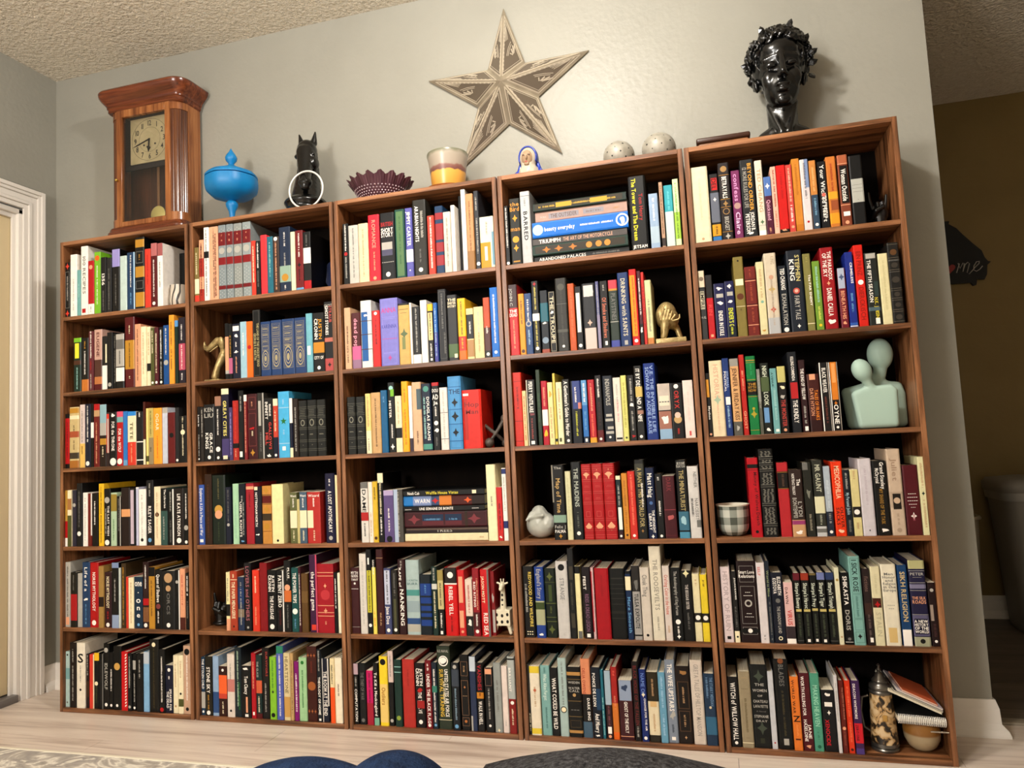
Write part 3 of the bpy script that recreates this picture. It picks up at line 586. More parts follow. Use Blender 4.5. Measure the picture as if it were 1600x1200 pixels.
u 2 6 8119 377 1818 0 74 0d0b0b|black book with white lettering, seventh from left on bottom shelf of second bookcase|V .03 .09 f4eee6;T .2 .55 f4eee6 Tom Clancy;R .6 .9 .45 .65 e4aa88;R .93 .98 .35 .7 f4eee6
u 2 6 8524 185 2268 0 63 b0182a||M .12 .55 e4aa88;R .9 .95 .3 .7 f4eee6
u 2 6 8718 236 2205 0 68 1d3a38||TL .1 .35 b8b4ac THE GLASS;B .4 .6 d06a48;M .65 .9 eee2c2;B .92 1 641018
u 2 6 8965 285 2461 0 79 15100f|black book titled SURVIVORS, tenth from left on bottom shelf of second bookcase|TU .05 .4 b04a40 SURVIVORS;M .5 .9 b8b4ac
u 2 6 9276 260 2153 0 71 8ec03c||M .05 .5 2f7d3a;Q .56 .2 0c0c0d;O .93 .3 0c0c0d
u 2 6 9555 270 2545 0 72 5a68b0|blue book with teal band, twelfth from left on bottom shelf of second bookcase|B 0 .1 3a8a70;M .12 .95 f4eee6
u 2 6 9851 249 2305 0 62 d8c8a0||T .05 .6 8a7a58 HEARTSTONE;B .65 .95 c8a060
u 2 6 10104 121 2303 0 88 c8a878||M .1 .9 5a3622
u 2 6 10259 172 2012 0 83 8a1878||M .2 .85 f4eee6
u 2 6 10435 310 2163 0 97 a8cca0|pale green book with green lettering, sixteenth from left on bottom shelf of second bookcase|M .2 .8 2f7d3a;O .08 .2 2f7d3a
u 2 6 10764 377 2553 0 95 4a1c12|dark red book with orange emblem, seventeenth from left on bottom shelf of second bookcase|h .06 .18 c07a48 + + +;M .2 .35 7c3420;O .53 .4 a86838;h .78 .95 c07a48 + + +
u 2 6 11172 168 2468 0 74 16202a||M .02 .3 b8b4ac;T .38 .9 f4eee6 THEOLOGY OF HOME;R .95 .98 .3 .8 f4eee6
u 2 6 11344 252 2151 0 114 1a2034||R 0 1 0 .15 f4eee6;T .2 .9 f4eee6 THE ROOM AT THE END;R 0 .75 .88 1 f4eee6
u 2 6 11683 174 2175 0 60 e8d8b0||B .45 1 e8642a;M .1 .4 0c0c0d
u 2 6 11861 269 2191 0 84 ece2cc|white book with brown lettering, twenty-first from left on bottom shelf of second bookcase|M .4 .6 6a4a40
u 3 1 12701 223 2233 0 77 0c0c0d||M .02 .45 f4eee6;O .5 .3 b81c24;M .55 .9 b8b4ac
u 3 1 12928 372 2138 0 85 c9c5bd|light grey book with grey lettering, second from left on top shelf of middle bookcase|M .05 .9 7c7a76
u 3 1 13327 373 2151 0 67 ead3b2|cream book with tan lettering, third from left on top shelf of middle bookcase|M .1 .9 c2a07a
u 3 1 13704 424 2427 0 110 d0283f|red book titled ROMANCE, fourth from left on top shelf of middle bookcase|T .08 .5 f0a08c ROMANCE;M .55 .85 e4aa88;O .95 .15 e4aa88
u 3 1 14176 543 2420 0 82 15171b|black book titled SHORT, fifth from left on top shelf of middle bookcase|h .13 .21 b81c24 BRITISH;h .22 .3 f4eee6 SHORT;h .29 .37 f4eee6 STORY;R .44 .64 .1 .85 b8b4ac;R .55 .64 .1 .85 5a5870;h .7 .76 b8b4ac ------;O .92 .16 f4eee6
u 3 1 14763 367 2469 0 62 15524a|teal book with green panel, sixth from left on top shelf of middle bookcase|R .03 .97 .15 .85 64845a;M .1 .8 3c6a48
u 3 1 15148 259 2483 0 97 6a68ae|blue book with white lettering, seventh from left on top shelf of middle bookcase|T .05 .55 f4eee6 JIMMY CARTER;B .6 .78 f4eee6;O .9 .1 f4eee6
u 3 1 15454 483 2711 0 66 34322c|charcoal book titled ARABIAN NIGHTS, eighth from left on top shelf of middle bookcase|TL .08 .55 f4eee6 ARABIAN NIGHTS;MU .15 .5 b8b4ac;M .65 .82 7c7a76;O .92 .16 f4eee6
u 3 1 15976 258 2099 0 93 c04a38||M .03 .9 f4eee6
u 3 1 16272 298 2393 0 80 1c4468|navy blue book with red band, tenth from left on top shelf of middle bookcase|B .1 .2 a03038;B .26 .5 a03038;B .54 .68 a03038;B .73 .88 a03038
u 3 1 16574 262 2151 0 95 e0d4c4|white book with grey lettering, eleventh from left on top shelf of middle bookcase|M .1 .9 7c7a76
u 3 1 16853 139 2367 0 117 f4eee6||M .1 .9 b8b4ac
u 3 1 17011 216 2791 0 500 0c0c0d|black book, thirteenth from left on top shelf of middle bookcase|M .2 .8 2c2c2e
u 3 1 17256 154 2857 0 85 f4eee6||M .05 .9 b8beb4
u 3 1 17419 255 2683 0 109 c89a70|tan book with brown lettering, fifteenth from left on top shelf of middle bookcase|M .1 .95 8a6038;B .75 1 a07848
u 3 1 17717 161 2743 0 99 3a3c42||M .08 .25 b8b4ac;M .35 .8 b8b4ac;O .93 .4 f4eee6
u 3 1 17903 479 1784 0 82 e9e2c8|thick white book with grey lettering, seventeenth from left on top shelf of middle bookcase|M .1 .35 7c7a76;R .5 1 0 .75 c8981c;R .58 .85 .3 .5 f4eee6;R .3 .95 .85 1 7aa0b0
u 3 2 12660 243 2214 0 69 d8b494||M .3 .9 5a3622
u 3 2 12933 342 2005 0 96 5c2428|dark red book titled dead pop, second from left on second shelf of middle bookcase|T .1 .62 f0a8b8 dead pop;B .6 .84 d8709c;B .84 1 a08098
u 3 2 13302 409 2410 0 94 dfe0dc|thick white book with blue panel, third from left on second shelf of middle bookcase|R .17 .9 .05 .65 2e6aa8;B .3 .31 5a3622;B .5 .51 5a3622;B .72 .73 5a3622;V .2 .25 f4eee6
u 3 2 13725 298 2014 0 117 d03434||M .15 .6 641018;O .05 .2 f4eee6
u 3 2 14045 671 2405 0 118 8c88cc|thick blue book with pink emblem, fifth from left on second shelf of middle bookcase|F .01 .28 a8a4e0;F .3 .8 a8a4e0;F .81 .97 a8a4e0;h .13 .22 c85a9c ANNA;h .35 .48 5a5aa8 KARENINA;h .56 .62 c85a9c --------;Q .88 .12 c85a9c
u 3 2 14747 414 2164 0 97 d0b070|thick tan book with black band, sixth from left on second shelf of middle bookcase|B 0 .03 0c0c0d;h .06 .12 5a3622 ------;h .13 .17 5a3622 -----;Q .5 .35 6a7a58;R .55 .75 .3 .6 8a9060
u 3 2 15184 76 2154 0 81 f4eee6||
u 3 2 15263 296 2002 0 114 202022|black book with light grey lettering, eighth from left on second shelf of middle bookcase|M .03 .8 b8b4ac;B .84 1 f4eee6
u 3 2 15594 237 2192 0 60 f4eee6||
u 3 2 15857 198 2038 0 66 14120e||B 0 .12 ecc030;R .15 .62 .1 .9 e8d09a;M .16 .6 0c0c0d;M .68 .9 f4eee6;R .93 .97 .3 .7 f4eee6
u 3 2 16061 140 2065 0 94 3070b8||B .5 1 4a4a98;M .1 .9 b0cce0
u 3 2 16241 311 2510 0 97 26262a|black book with grey lettering, twelfth from left on second shelf of middle bookcase|F .03 .96 7c7a76;M .06 .55 7c7a76;MU .6 .9 7c7a76
u 3 2 16587 357 2269 0 68 38393c|charcoal book titled SINISTER, thirteenth from left on second shelf of middle bookcase|h .05 .1 eee2c2 THE;h .1 .15 eee2c2 SINISTER;h .15 .2 eee2c2 MYSTERY;B .75 .95 5a7048;R .9 .96 .6 .9 eee2c2
u 3 2 16950 283 2124 0 98 e8c030|orange yellow book with brown lettering, fourteenth from left on second shelf of middle bookcase|M .05 .6 5a3622;B .62 .85 d0442c;B .85 1 f07a20;M .65 .82 ecc030
u 3 2 17252 249 1749 0 113 e8d2a0||B .12 .6 0c0c0d;M .25 .5 f4eee6;B .62 .95 b89060
u 3 2 17535 326 1770 0 83 dcd0a4|cream book with light grey lettering, sixteenth from left on second shelf of middle bookcase|M .1 .5 a8b8b0;M .5 .9 c2a07a
u 3 2 17876 230 2057 0 86 c05a34||B .5 .9 5a2a24;M .48 .6 f4eee6;B .88 1 0c0c0d;O .94 .25 f4eee6
u 3 2 18133 275 2372 0 74 1478c8|blue book with white lettering, eighteenth from left on second shelf of middle bookcase|M .1 .8 f4eee6;O .93 .2 f4eee6
u 3 3 12662 318 2027 0 77 20211d|black book, first from left on third shelf of middle bookcase|FB
u 3 3 12985 343 2019 0 118 20211d|black book, second from left on third shelf of middle bookcase|FB
u 3 3 13372 198 2104 0 83 e8d490||B .62 1 eee2c2;M .75 .95 7c7a76;M .05 .55 c2a07a
u 3 3 13574 356 2126 0 118 cdaa7c|tan book with brown lettering, fourth from left on third shelf of middle bookcase|M .1 .9 5a3622
u 3 3 13948 247 2184 0 115 206a94||M .1 .2 78a8cc
u 3 3 14238 262 2437 0 96 101410|black book with pale blue emblem, sixth from left on third shelf of middle bookcase|O .08 .3 a4cfc8;R .1 .2 .4 .9 84bc34;TL .22 .55 f4eee6 HESTER;M .6 .8 f4eee6;Q .92 .3 f4eee6
u 3 3 14518 227 1948 0 76 eee2c2||B .57 .74 0c0c0d;M .1 .5 c2a07a;B .73 .75 0c0c0d
u 3 3 14748 236 2443 0 119 f0b428|orange yellow book, eighth from left on third shelf of middle bookcase|M .1 .3 c86a20;M .4 .9 c86a20
u 3 3 15014 129 2270 0 90 f4eee6||B .8 1 4a3a48
u 3 3 15158 331 2381 0 85 dcb898|cream book with navy blue panel, tenth from left on third shelf of middle bookcase|R .1 .4 .5 1 5a6a70;M .7 .9 5a3622
u 3 3 15508 341 2305 0 79 1c2c44|navy blue book with teal emblem, eleventh from left on third shelf of middle bookcase|O .08 .3 5a9a8c;TU .2 .85 f4eee6 DOUGLAS ADAMS;ML .2 .85 a4cfc8;B .9 .98 5a9a8c
u 3 3 15874 257 2324 0 119 14100e|black book with red band, twelfth from left on third shelf of middle bookcase|B 0 .05 b81c24;h .08 .16 f4eee6 DOU;h .17 .26 f4eee6 AD;h .27 .33 f4eee6 Ja;M .36 .5 f4eee6;O .6 .3 f4eee6;V .65 .75 f4eee6;M .8 .95 7c7a76
u 3 3 16167 276 2127 0 90 e8e0d8|white book with light grey lettering, thirteenth from left on third shelf of middle bookcase|M .05 .9 b8b4ac;B .4 .41 7c7a76;B .82 .83 7c7a76
u 3 3 16480 474 2481 0 77 5a9ccc|thick blue book with black emblem, fourteenth from left on third shelf of middle bookcase|F .02 .98 2c6ca0;B .14 .15 2c6ca0;h .17 .25 1c4468 THE;Q .36 .25 0c0c0d;B .45 .46 2c6ca0;Q .55 .28 0c0c0d;B .65 .66 2c6ca0;Q .77 .24 0c0c0d;B .88 .89 2c6ca0
u 3 3 16978 675 1981 0 89 d2301e|thick red book with white panel, fifteenth from left on third shelf of middle bookcase|R .06 .1 .05 .35 f4eee6;R .15 .85 .02 .28 b82818;h .2 .3 8a1a14 Hop;h .33 .42 8a1a14 Man
u 3 4 12819 237 1611 0 500 0c0c0d||M .2 .9 2c2c2e
u 3 4 13062 278 2072 0 97 ddd8d0|white book titled DAME, second from left on fourth shelf of middle bookcase|B 0 .1 7c7a76;T .12 .5 0c0c0d DAME;B .5 .64 b83030;M .68 .9 0c0c0d
u 3 4 13367 158 2076 0 87 eee0d4||M .5 .9 c2a07a
u 3 4 13529 187 2090 0 78 d8b840||M .08 .3 5a3622;O .93 .3 5a3622
u 3 4 13720 210 2372 0 107 0c0c0d||B 0 .14 eee2c2;M .15 .6 eee2c2;M .64 .9 f4eee6
u 3 4 13937 362 1770 0 110 6a5888|purple book with light grey band, sixth from left on fourth shelf of middle bookcase|B 0 .1 b8a8c8;M .35 .8 f4eee6;O .94 .3 0c0c0d
u 3 4 14338 325 1793 0 61 5a5650|charcoal book with white panel, seventh from left on fourth shelf of middle bookcase|R 0 1 0 .45 b4c0d4;M .05 .9 b8b4ac
u 3 4 17703 318 2509 0 96 eee6c0|cream book with grey lettering, eighth from left on fourth shelf of middle bookcase|M .42 .55 7c7a76
u 3 4 18030 181 1750 0 105 c83030||M .3 .8 641018;V .9 .96 f4eee6
u 3 4 18245 153 2373 0 67 f4eee6||B .01 .08 2a3a74;M .12 .6 b8b4ac;B .73 .83 2a3a74
f 3 4 14697 2926 7840 191 107 101214|black book, first from top in flat stack on fourth shelf of middle bookcase|T .05 .2 f4eee6 Noah Cab;T .28 .68 e8d84c Waffle House Vistas;R .85 .9 .2 .8 eee2c2
f 3 4 14668 2921 7493 344 158 4a5a7c|blue book, second from top in flat stack on fourth shelf of middle bookcase|B 0 .12 2c84c4;B .12 .35 8a9ac0;T .14 .33 f4eee6 WARN;Q .4 .3 c03030;B .45 .6 d88a40;B .6 .85 5a1c18;Q .8 .3 e06a30;B .85 1 2a1410
f 3 4 14675 2923 7318 172 107 0e0e0e||T .02 .1 f4eee6 ------;T .2 .62 f4eee6 UNE SEMAINE DE BONTE;T .85 .93 f4eee6 ------
f 3 4 14668 2976 6761 554 179 4a1a22|dark red book, fourth from top in flat stack on fourth shelf of middle bookcase|F .01 .99 7a3040;Q .12 .3 8a4048;R .22 .48 .15 .85 6a2a34;R .22 .48 .4 .8 1c3858;M .25 .45 78a8cc;R .5 .7 .15 .85 6a2a34;R .5 .7 .4 .8 1c3858;M .55 .65 78a8cc;Q .85 .3 8a4048;B .74 .77 3a2a18
f 3 4 14730 2934 6568 190 141 2c1a1c|black book titled TREES, fifth from top in flat stack on fourth shelf of middle bookcase|T .35 .6 b8b4ac TREES;R 0 1 .6 .9 6a5a50
f 3 4 14686 2982 6300 265 144 e6dcb8|cream book, sixth from top in flat stack on fourth shelf of middle bookcase|R 0 1 0 .1 c2a07a;M .9 .95 c2a07a
u 3 5 12579 310 2232 0 106 4a1c22|dark red book with white emblem, first from left on fifth shelf of middle bookcase|h .05 .1 f4eee6 MYTH;h .1 .15 f4eee6 GODS;h .16 .2 f4eee6 TAROT;O .24 .12 f4eee6;h .29 .34 f4eee6 ------;B .9 .905 b8b4ac
u 3 5 12929 255 2715 0 78 dad4cc|white book with light grey lettering, second from left on fifth shelf of middle bookcase|M .1 .9 b8b4ac
u 3 5 13194 195 2860 0 92 0c0c0d|black book with white panel, third from left on fifth shelf of middle bookcase|R .1 .18 .3 .6 f4eee6;R .25 .75 .1 .9 c8c040;M .26 .74 0c0c0d;O .9 .3 f4eee6
u 3 5 13402 143 2501 0 80 0c0c0d||B .1 1 e8da70;M .7 .9 e8702a;M 0 .2 f4eee6
u 3 5 13572 260 2860 0 78 46141a|dark red book with tan band, fifth from left on fifth shelf of middle bookcase|B .1 .105 c2a07a;M .75 .9 c2a07a
u 3 5 13842 250 2211 0 92 50567c|blue book with white panel, sixth from left on fifth shelf of middle bookcase|R .03 .55 .1 .9 c8cad8;M .04 .54 0c0c0d;T .58 .85 f4eee6 Jane Doe;O .94 .25 f4eee6
u 3 5 14119 232 2155 0 88 28241e||M .05 .4 7c7a76;R .45 .9 .3 .7 5a5a40;O .93 .25 f4eee6
u 3 5 14378 264 2513 0 82 3a1218|dark red book titled RAPE of, eighth from left on fifth shelf of middle bookcase|TL .08 .4 f4eee6 RAPE of;T .4 .88 f4eee6 NANKING;M .02 .12 b8b4ac
u 3 5 14664 474 2488 0 105 b0c0be|thick light grey book with teal band, ninth from left on fifth shelf of middle bookcase|h .26 .29 5a7a78 LUCRETIA;h .3 .34 5a7a78 BURR;B .4 .48 5a9a94;B .55 .7 9cacb0;B .78 .86 3a5a88;B .86 .96 b8b4a8
u 3 5 15167 405 2002 0 95 14242c|thick navy blue book with blue band, tenth from left on fifth shelf of middle bookcase|B .15 .35 20488c;B .38 .48 20488c;B .52 .6 20488c;B .64 .7 20488c;B .75 .85 20488c;M .17 .33 78a8cc
u 3 5 15609 193 2268 0 62 1c3a34||B .25 .33 d0d0c8;M .36 .9 eee2c2;M .02 .2 b8b4ac
u 3 5 15813 208 2153 0 75 141210||B 0 .16 a8985c;R .16 .6 0 1 c8bc8c;M .2 .55 0c0c0d;M .65 .88 f4eee6;R .93 .98 .3 .7 f4eee6
u 3 5 16063 436 2232 0 87 cc1418|red book titled REBEL YELL, thirteenth from left on fifth shelf of middle bookcase|R 0 .23 0 1 2c2420;O .11 .24 f4eee6;B .23 .25 f4eee6;T .28 .7 f4eee6 REBEL YELL;M .72 .95 641018
u 3 5 16521 236 2145 0 115 cc2c30|red book with orange panel, fourteenth from left on fifth shelf of middle bookcase|R .1 .5 .15 .75 e4aa88;R .62 .88 .15 .75 e4aa88;O .94 .2 e4aa88
u 3 5 16785 235 1832 0 113 e0cec0||M .1 .6 b81c24;B .65 1 282424;V .7 .85 f4eee6
u 3 5 17047 233 2202 0 93 981c2c|red book with white lettering, sixteenth from left on fifth shelf of middle bookcase|TL .15 .62 f4eee6 RED RITING;MU .15 .62 e4aa88;B .65 .9 5a1420;M .68 .85 f4eee6;O .93 .25 f4eee6
u 3 5 17338 293 2171 0 61 c81c24|red book titled RED SEA, seventeenth from left on fifth shelf of middle bookcase|TL .1 .5 eee2c2 JASON MOTT;T .65 .98 f4eee6 RED SEA;R 0 1 .8 1 7c7a76
u 3 5 17635 143 2091 0 200 8a1c24||V .3 .5 b8b4ac;R .6 .95 .3 .9 b8b4ac
u 3 6 12579 169 2024 0 86 0c0c0d||B 0 .18 c0a8b0;M .2 .38 b8b4ac;T .42 .95 f4eee6 COMPUTATION
u 3 6 12777 253 2040 0 95 14181a||T .15 .6 7c7a76 THE THIEF OF WAR;O .93 .25 7c7a76
u 3 6 13060 226 1803 0 102 c8206c||M .05 .6 60103c;B .6 1 a82840
u 3 6 13314 184 2055 0 98 0c0c0d||T .15 .85 f4eee6 To Kill a Mockingbird;B .88 1 88b8a0
u 3 6 13551 298 2290 0 89 ecd23c|yellow book titled Outliers, fifth from left on bottom shelf of middle bookcase|O .08 .35 0c0c0d;B .4 .95 e8cc80;T .45 .7 a8742c Outliers
u 3 6 13870 190 2476 0 115 0c0c0d||B 0 .42 d8c4bc;M .05 .35 7c7a76;O .93 .3 b8b4ac
u 3 6 14108 254 2196 0 83 1c4038|teal book with pale blue band, seventh from left on bottom shelf of middle bookcase|B .1 .11 a4cfc8;B .18 .19 a4cfc8;O .87 .3 98a848
u 3 6 14411 422 2218 0 84 b83c34|thick red book, eighth from left on bottom shelf of middle bookcase|M .14 .4 983028
u 3 6 14845 347 2100 0 111 160f0f|black book titled THE TWELVE, ninth from left on bottom shelf of middle bookcase|TU .08 .35 f4eee6 JUSTIN;TL .08 .35 f4eee6 CRONIN;V .38 .46 b82c2c;T .45 .78 f4eee6 THE TWELVE;R .58 .7 .2 .95 a82c2c;O .91 .2 f4eee6
u 3 6 15241 216 2214 0 72 7c1424||M .05 .15 f4eee6;T .2 .92 f4eee6 UNDER THE BLACK FLAG;O .95 .25 f4eee6
u 3 6 15470 183 2145 0 78 22303e||M .1 .35 f4eee6;B .35 .45 488878;M .45 .9 f4eee6;O .94 .25 78a8cc
u 3 6 15672 455 2686 0 110 384234|dark green book titled UNITED STATES AIR, twelfth from left on bottom shelf of middle bookcase|h .04 .08 b8b4ac U.S. NAVAL;O .18 .38 f4eee6;O .18 .3 0c0c0d;V .13 .23 f4eee6;TU .28 .85 f4eee6 UNITED STATES AIR FORCE;TL .28 .85 d8b84c SURVIVAL TRAINING;M .42 .7 eee2c2;B .885 .89 eee2c2
u 3 6 16179 258 2165 0 64 1a2026|black book with light grey emblem, thirteenth from left on bottom shelf of middle bookcase|O .06 .25 b8b4ac;B .1 .35 48505c;M .38 .85 90a8b8;O .94 .25 78a8cc
u 3 6 16467 311 2421 0 110 100c0a|black book with orange emblem, fourteenth from left on bottom shelf of middle bookcase|F .09 .28 b08868;F .34 .8 b08868;F .83 .94 b08868;Q .43 .12 d09060;M .14 .24 c2a07a;h .52 .56 c2a07a ---;O .88 .15 c08048
u 3 6 16805 209 2377 0 102 34405c|navy blue book with white band, fifteenth from left on bottom shelf of middle bookcase|B 0 .2 c8d0d8;R .8 1 0 .3 b8b4ac
u 3 6 17035 238 2184 0 86 140f0e|black book titled WALK IN HELL, sixteenth from left on bottom shelf of middle bookcase|T .03 .4 b02434 VANISHES;B .43 .52 c88a30;M .44 .5 6a2a10;T .56 .9 f4eee6 WALK IN HELL
u 3 6 17322 282 2043 0 77 0e1012|black book with orange panel, seventeenth from left on bottom shelf of middle bookcase|F 0 .28 b89888;R .02 .1 .1 .9 e4aa88;M .32 .8 b8b4ac;O .9 .15 f4eee6
u 3 6 17625 250 2196 0 107 9ea29e|light grey book with grey lettering, eighteenth from left on bottom shelf of middle bookcase|M .25 .7 7c7a76;Q .97 .2 eee2c2
u 3 6 17896 196 2102 0 115 e4d6ce||M .8 .9 b8b4ac
u 3 6 18128 236 2414 0 69 b4b8b4|light grey book with white lettering, twentieth from left on bottom shelf of middle bookcase|TL .08 .52 f4eee6 BRILLIANT;B .55 1 8c2420;O .6 .25 f4eee6;M .68 .9 eee2c2;B .02 .04 0c0c0d
u 4 1 18779 146 2057 0 89 0c0c0d||M .02 .7 f4eee6;O .96 .35 f4eee6
u 4 1 18966 377 2279 0 93 26261f|black book with orange yellow emblem, second from left on top shelf of fourth bookcase|h .05 .12 c8902c the;h .12 .2 c8902c Bird;Q .3 .25 d8a030;h .42 .5 c8902c man;O .62 .3 d8a030;Q .75 .25 d8a030;R .94 .96 .2 .8 c8902c
u 4 1 19364 324 2475 0 90 bfbfbf|light grey book titled BARRED, third from left on top shelf of fourth bookcase|M .1 .2 7c7a76;T .28 .68 16161a BARRED;B .06 .065 0c0c0d;M .75 .85 b8b4ac
u 4 1 23003 536 2456 0 120 0c0b0b|black book titled The Tower and The, fourth from left on top shelf of fourth bookcase|TL .03 .86 ece028 The Tower and The Dream;TU .24 .6 a82420 Tom Henry;h .92 .97 f4eee6 JETSAM
u 4 1 23624 276 1800 0 102 9cb0c8|pale blue book with white lettering, fifth from left on top shelf of fourth bookcase|M .08 .5 f4eee6;B .6 .9 b0c0cc
u 4 1 23966 113 2126 0 63 b89880||M .05 .8 5a3622;B .86 .98 403430
u 4 1 24114 262 2010 0 111 3cA4b0|teal book with white band, seventh from left on top shelf of fourth bookcase|B .43 1 c8d4d0;M .1 .4 78c8d0
u 4 1 24399 175 2167 0 73 d8e4b8||M .05 .55 58a048;B .5 .9 a8cc50;M .5 .9 486820
f 4 1 19801 3117 17163 288 95 1c3028|black book, first from top in flat stack on top shelf of fourth bookcase|F .01 .98 2c5448;R .02 .96 .2 .9 3c3420;M .06 .9 c8a83c;R .25 .42 .25 .8 c8a030;R .62 .8 .25 .8 c8a030
f 4 1 19848 3075 16802 358 161 b4988c|orange book titled THE, second from top in flat stack on top shelf of fourth bookcase|F .01 .98 d09c8c;M .05 .12 b8b4ac;R .15 .48 .25 .75 98949a;T .17 .46 786058 THE OUTSIDER;R .53 .75 .3 .75 98949a;M .56 .72 786058;M .85 .92 b89060
f 4 1 19737 3197 16275 524 103 1478cc|blue book titled beauty, third from top in flat stack on top shelf of fourth bookcase|O .06 .35 b0cce0;T .13 .45 f4eee6 beauty everyday;M .5 .85 f4eee6;O .94 .4 f4eee6;O .94 .3 1478cc;V .91 .97 f4eee6
f 4 1 19715 3158 16026 246 159 5c5654|charcoal book titled THE, fourth from top in flat stack on top shelf of fourth bookcase|T .07 .3 f4eee6 TRIUMPH;T .33 .85 d0a890 THE ART OF THE MOTORCYCLE
f 4 1 19713 3177 15657 366 83 1c3830|teal book, fifth from top in flat stack on top shelf of fourth bookcase|F .01 .99 3c6858;R .03 .97 .2 .85 3c3220;Q .15 .3 b87c30;Q .28 .3 b87c30;Q .43 .3 b87c30;O .6 .28 c89040;O .7 .28 c89040;O .79 .28 c89040
f 4 1 19749 3152 15450 204 178 2a2a2a|black book titled ABANDONED, sixth from top in flat stack on top shelf of fourth bookcase|T .05 .55 f4eee6 ABANDONED PALACES;M .62 .9 7c7a76
u 4 2 18779 312 2398 0 99 c8393c|red book titled DEAD, first from left on second shelf of fourth bookcase|B 0 .33 4a3436;TL .05 .3 b8b4ac JOHN C;h .35 .4 f4eee6 THE;h .4 .46 f4eee6 DEAD;M .5 .9 e4aa88
u 4 2 19111 199 2065 0 117 e0a030||M .1 .5 5a3622;O .94 .3 5a3622
u 4 2 19322 239 2050 0 103 3a5480|blue book with white lettering, third from left on second shelf of fourth bookcase|M .1 .5 f4eee6;O .5 .4 b8b4ac;O .5 .25 3a5480;M .6 .85 b0cce0
u 4 2 19593 237 2430 0 68 100e0c|black book with red emblem, fourth from left on second shelf of fourth bookcase|Q .04 .25 b81c24;M .08 .4 d8c868;M .45 .9 d8c868;B .45 .55 f4eee6;O .93 .25 f4eee6
u 4 2 19861 268 2085 0 78 18202a|black book titled DEEP, fifth from left on second shelf of fourth bookcase|TL .1 .5 f4eee6 DEEP;B .2 .5 206a78;V .5 .55 f4eee6;O .8 .4 8898a8;B .94 1 a05038
u 4 2 20141 230 2036 0 115 121112||F .01 .98 d8ccb0;T .08 .3 d8ccb0 THE;V .3 .38 f4eee6;T .4 .85 d8ccb0 TROUPE
u 4 2 20405 377 2434 0 69 373530|charcoal book with grey band, seventh from left on second shelf of fourth bookcase|M .1 .95 4e4c44;B .35 .355 7c7a76;O .12 .3 5a584e;B .7 .74 5a5850;O .93 .12 f4eee6
u 4 2 20808 215 2224 0 97 c4602c|orange book, eighth from left on second shelf of fourth bookcase|M .1 .8 d88050
u 4 2 21049 206 2096 0 85 1c1c20||R .1 .72 .15 .75 e8e4d8;O .93 .28 f4eee6
u 4 2 21289 424 2163 0 70 333438|thick charcoal book with white emblem, tenth from left on second shelf of fourth bookcase|O .13 .38 d4ccc8;R .03 .2 .12 .85 d4ccc8;Q .6 .2 d8b8a8;R .68 1 .1 .95 d4c0b8
u 4 2 21732 102 2202 0 97 6a6c94||M .05 .5 b8b4ac;B .5 1 9890a8
u 4 2 21870 260 2187 0 63 141210|black book titled Of Smoke and Shadows, twelfth from left on second shelf of fourth bookcase|M .05 .15 b8b4ac;T .25 .85 d07c60 Of Smoke and Shadows;R .9 .96 .35 .65 f4eee6
u 4 2 22157 282 2187 0 66 38443c|dark green book with red band, thirteenth from left on second shelf of fourth bookcase|B 0 .13 c84a58;B .13 .16 c0923a;T .2 .6 7c7a76 PLAYSTINES;B .62 .63 b8b4ac;B .9 1 5058a0
u 4 2 22463 337 2398 0 83 2c4474|blue book titled DRINKING with SAINTS, fourteenth from left on second shelf of fourth bookcase|T .08 .86 d0c8b0 DRINKING with SAINTS;R .92 .98 .35 .65 b8b4ac
u 4 2 22840 228 2468 0 64 c8201c|red book with orange yellow panel, fifteenth from left on second shelf of fourth bookcase|R .08 .88 .05 .75 e0a020;M .1 .86 c8201c;O .94 .25 f4eee6
u 4 2 23091 110 2387 0 63 5a2430||M .1 .6 f4eee6;B .72 1 0c0c0d;V .75 .85 f4eee6
u 4 2 23209 91 2343 0 95 cc3830||M .2 .8 641018
u 4 2 23314 196 2073 0 105 d8d4a8||M .3 .8 7c7a76;B .9 1 c88a50
u 4 3 18782 296 2449 0 113 cc3a28|red book with dark red band, first from left on third shelf of fourth bookcase|B .12 .125 641018;M .2 .5 641018;B .66 .665 641018;B .93 .935 641018
u 4 3 19097 122 1820 0 68 e4cc9c||M .1 .9 b81c24
u 4 3 19240 301 2172 0 86 120e0e|black book with white panel, third from left on third shelf of fourth bookcase|R 0 1 0 .1 f0e8d8;T .03 .5 f4eee6 PERRY VENTILARE;V .5 .55 8a4a50;M .58 .9 a85048;R .93 .98 .3 .7 f4eee6
u 4 3 19582 137 2484 0 79 2c4028||M .3 .7 486840
u 4 3 19740 193 2101 0 96 b81434||R .45 .7 0 1 f4eee6;M .1 .4 e4aa88;V .75 .9 ecc030
u 4 3 19955 172 2039 0 89 e8dca4||V .1 .3 d8b050;M .4 .9 c2a07a
u 4 3 20137 80 2328 0 116 d8c460||B .92 .96 0c0c0d
u 4 3 20240 195 2025 0 82 e6e2bc||M .1 .6 c2a07a;R .9 .96 .2 .6 5e6034
u 4 3 20458 237 2098 0 63 2a2823|black book titled A Gentleman's Guide to, ninth from left on third shelf of fourth bookcase|T .03 .88 f4eee6 A Gentleman's Guide to Murder;O .95 .2 f4eee6
u 4 3 20712 338 2027 0 102 141826|black book with blue panel, tenth from left on third shelf of fourth bookcase|R 0 .45 .2 1 3c4c88;M .1 .35 f4eee6;R .35 .45 .7 1 d08878;M .48 .88 c8c840
u 4 3 21079 179 2028 0 69 18304c||R 0 .4 0 1 6ca0cc;M .05 .35 f4eee6;B .4 .9 3878b8;M .5 .8 78a8cc;R .93 .98 .3 .7 f4eee6
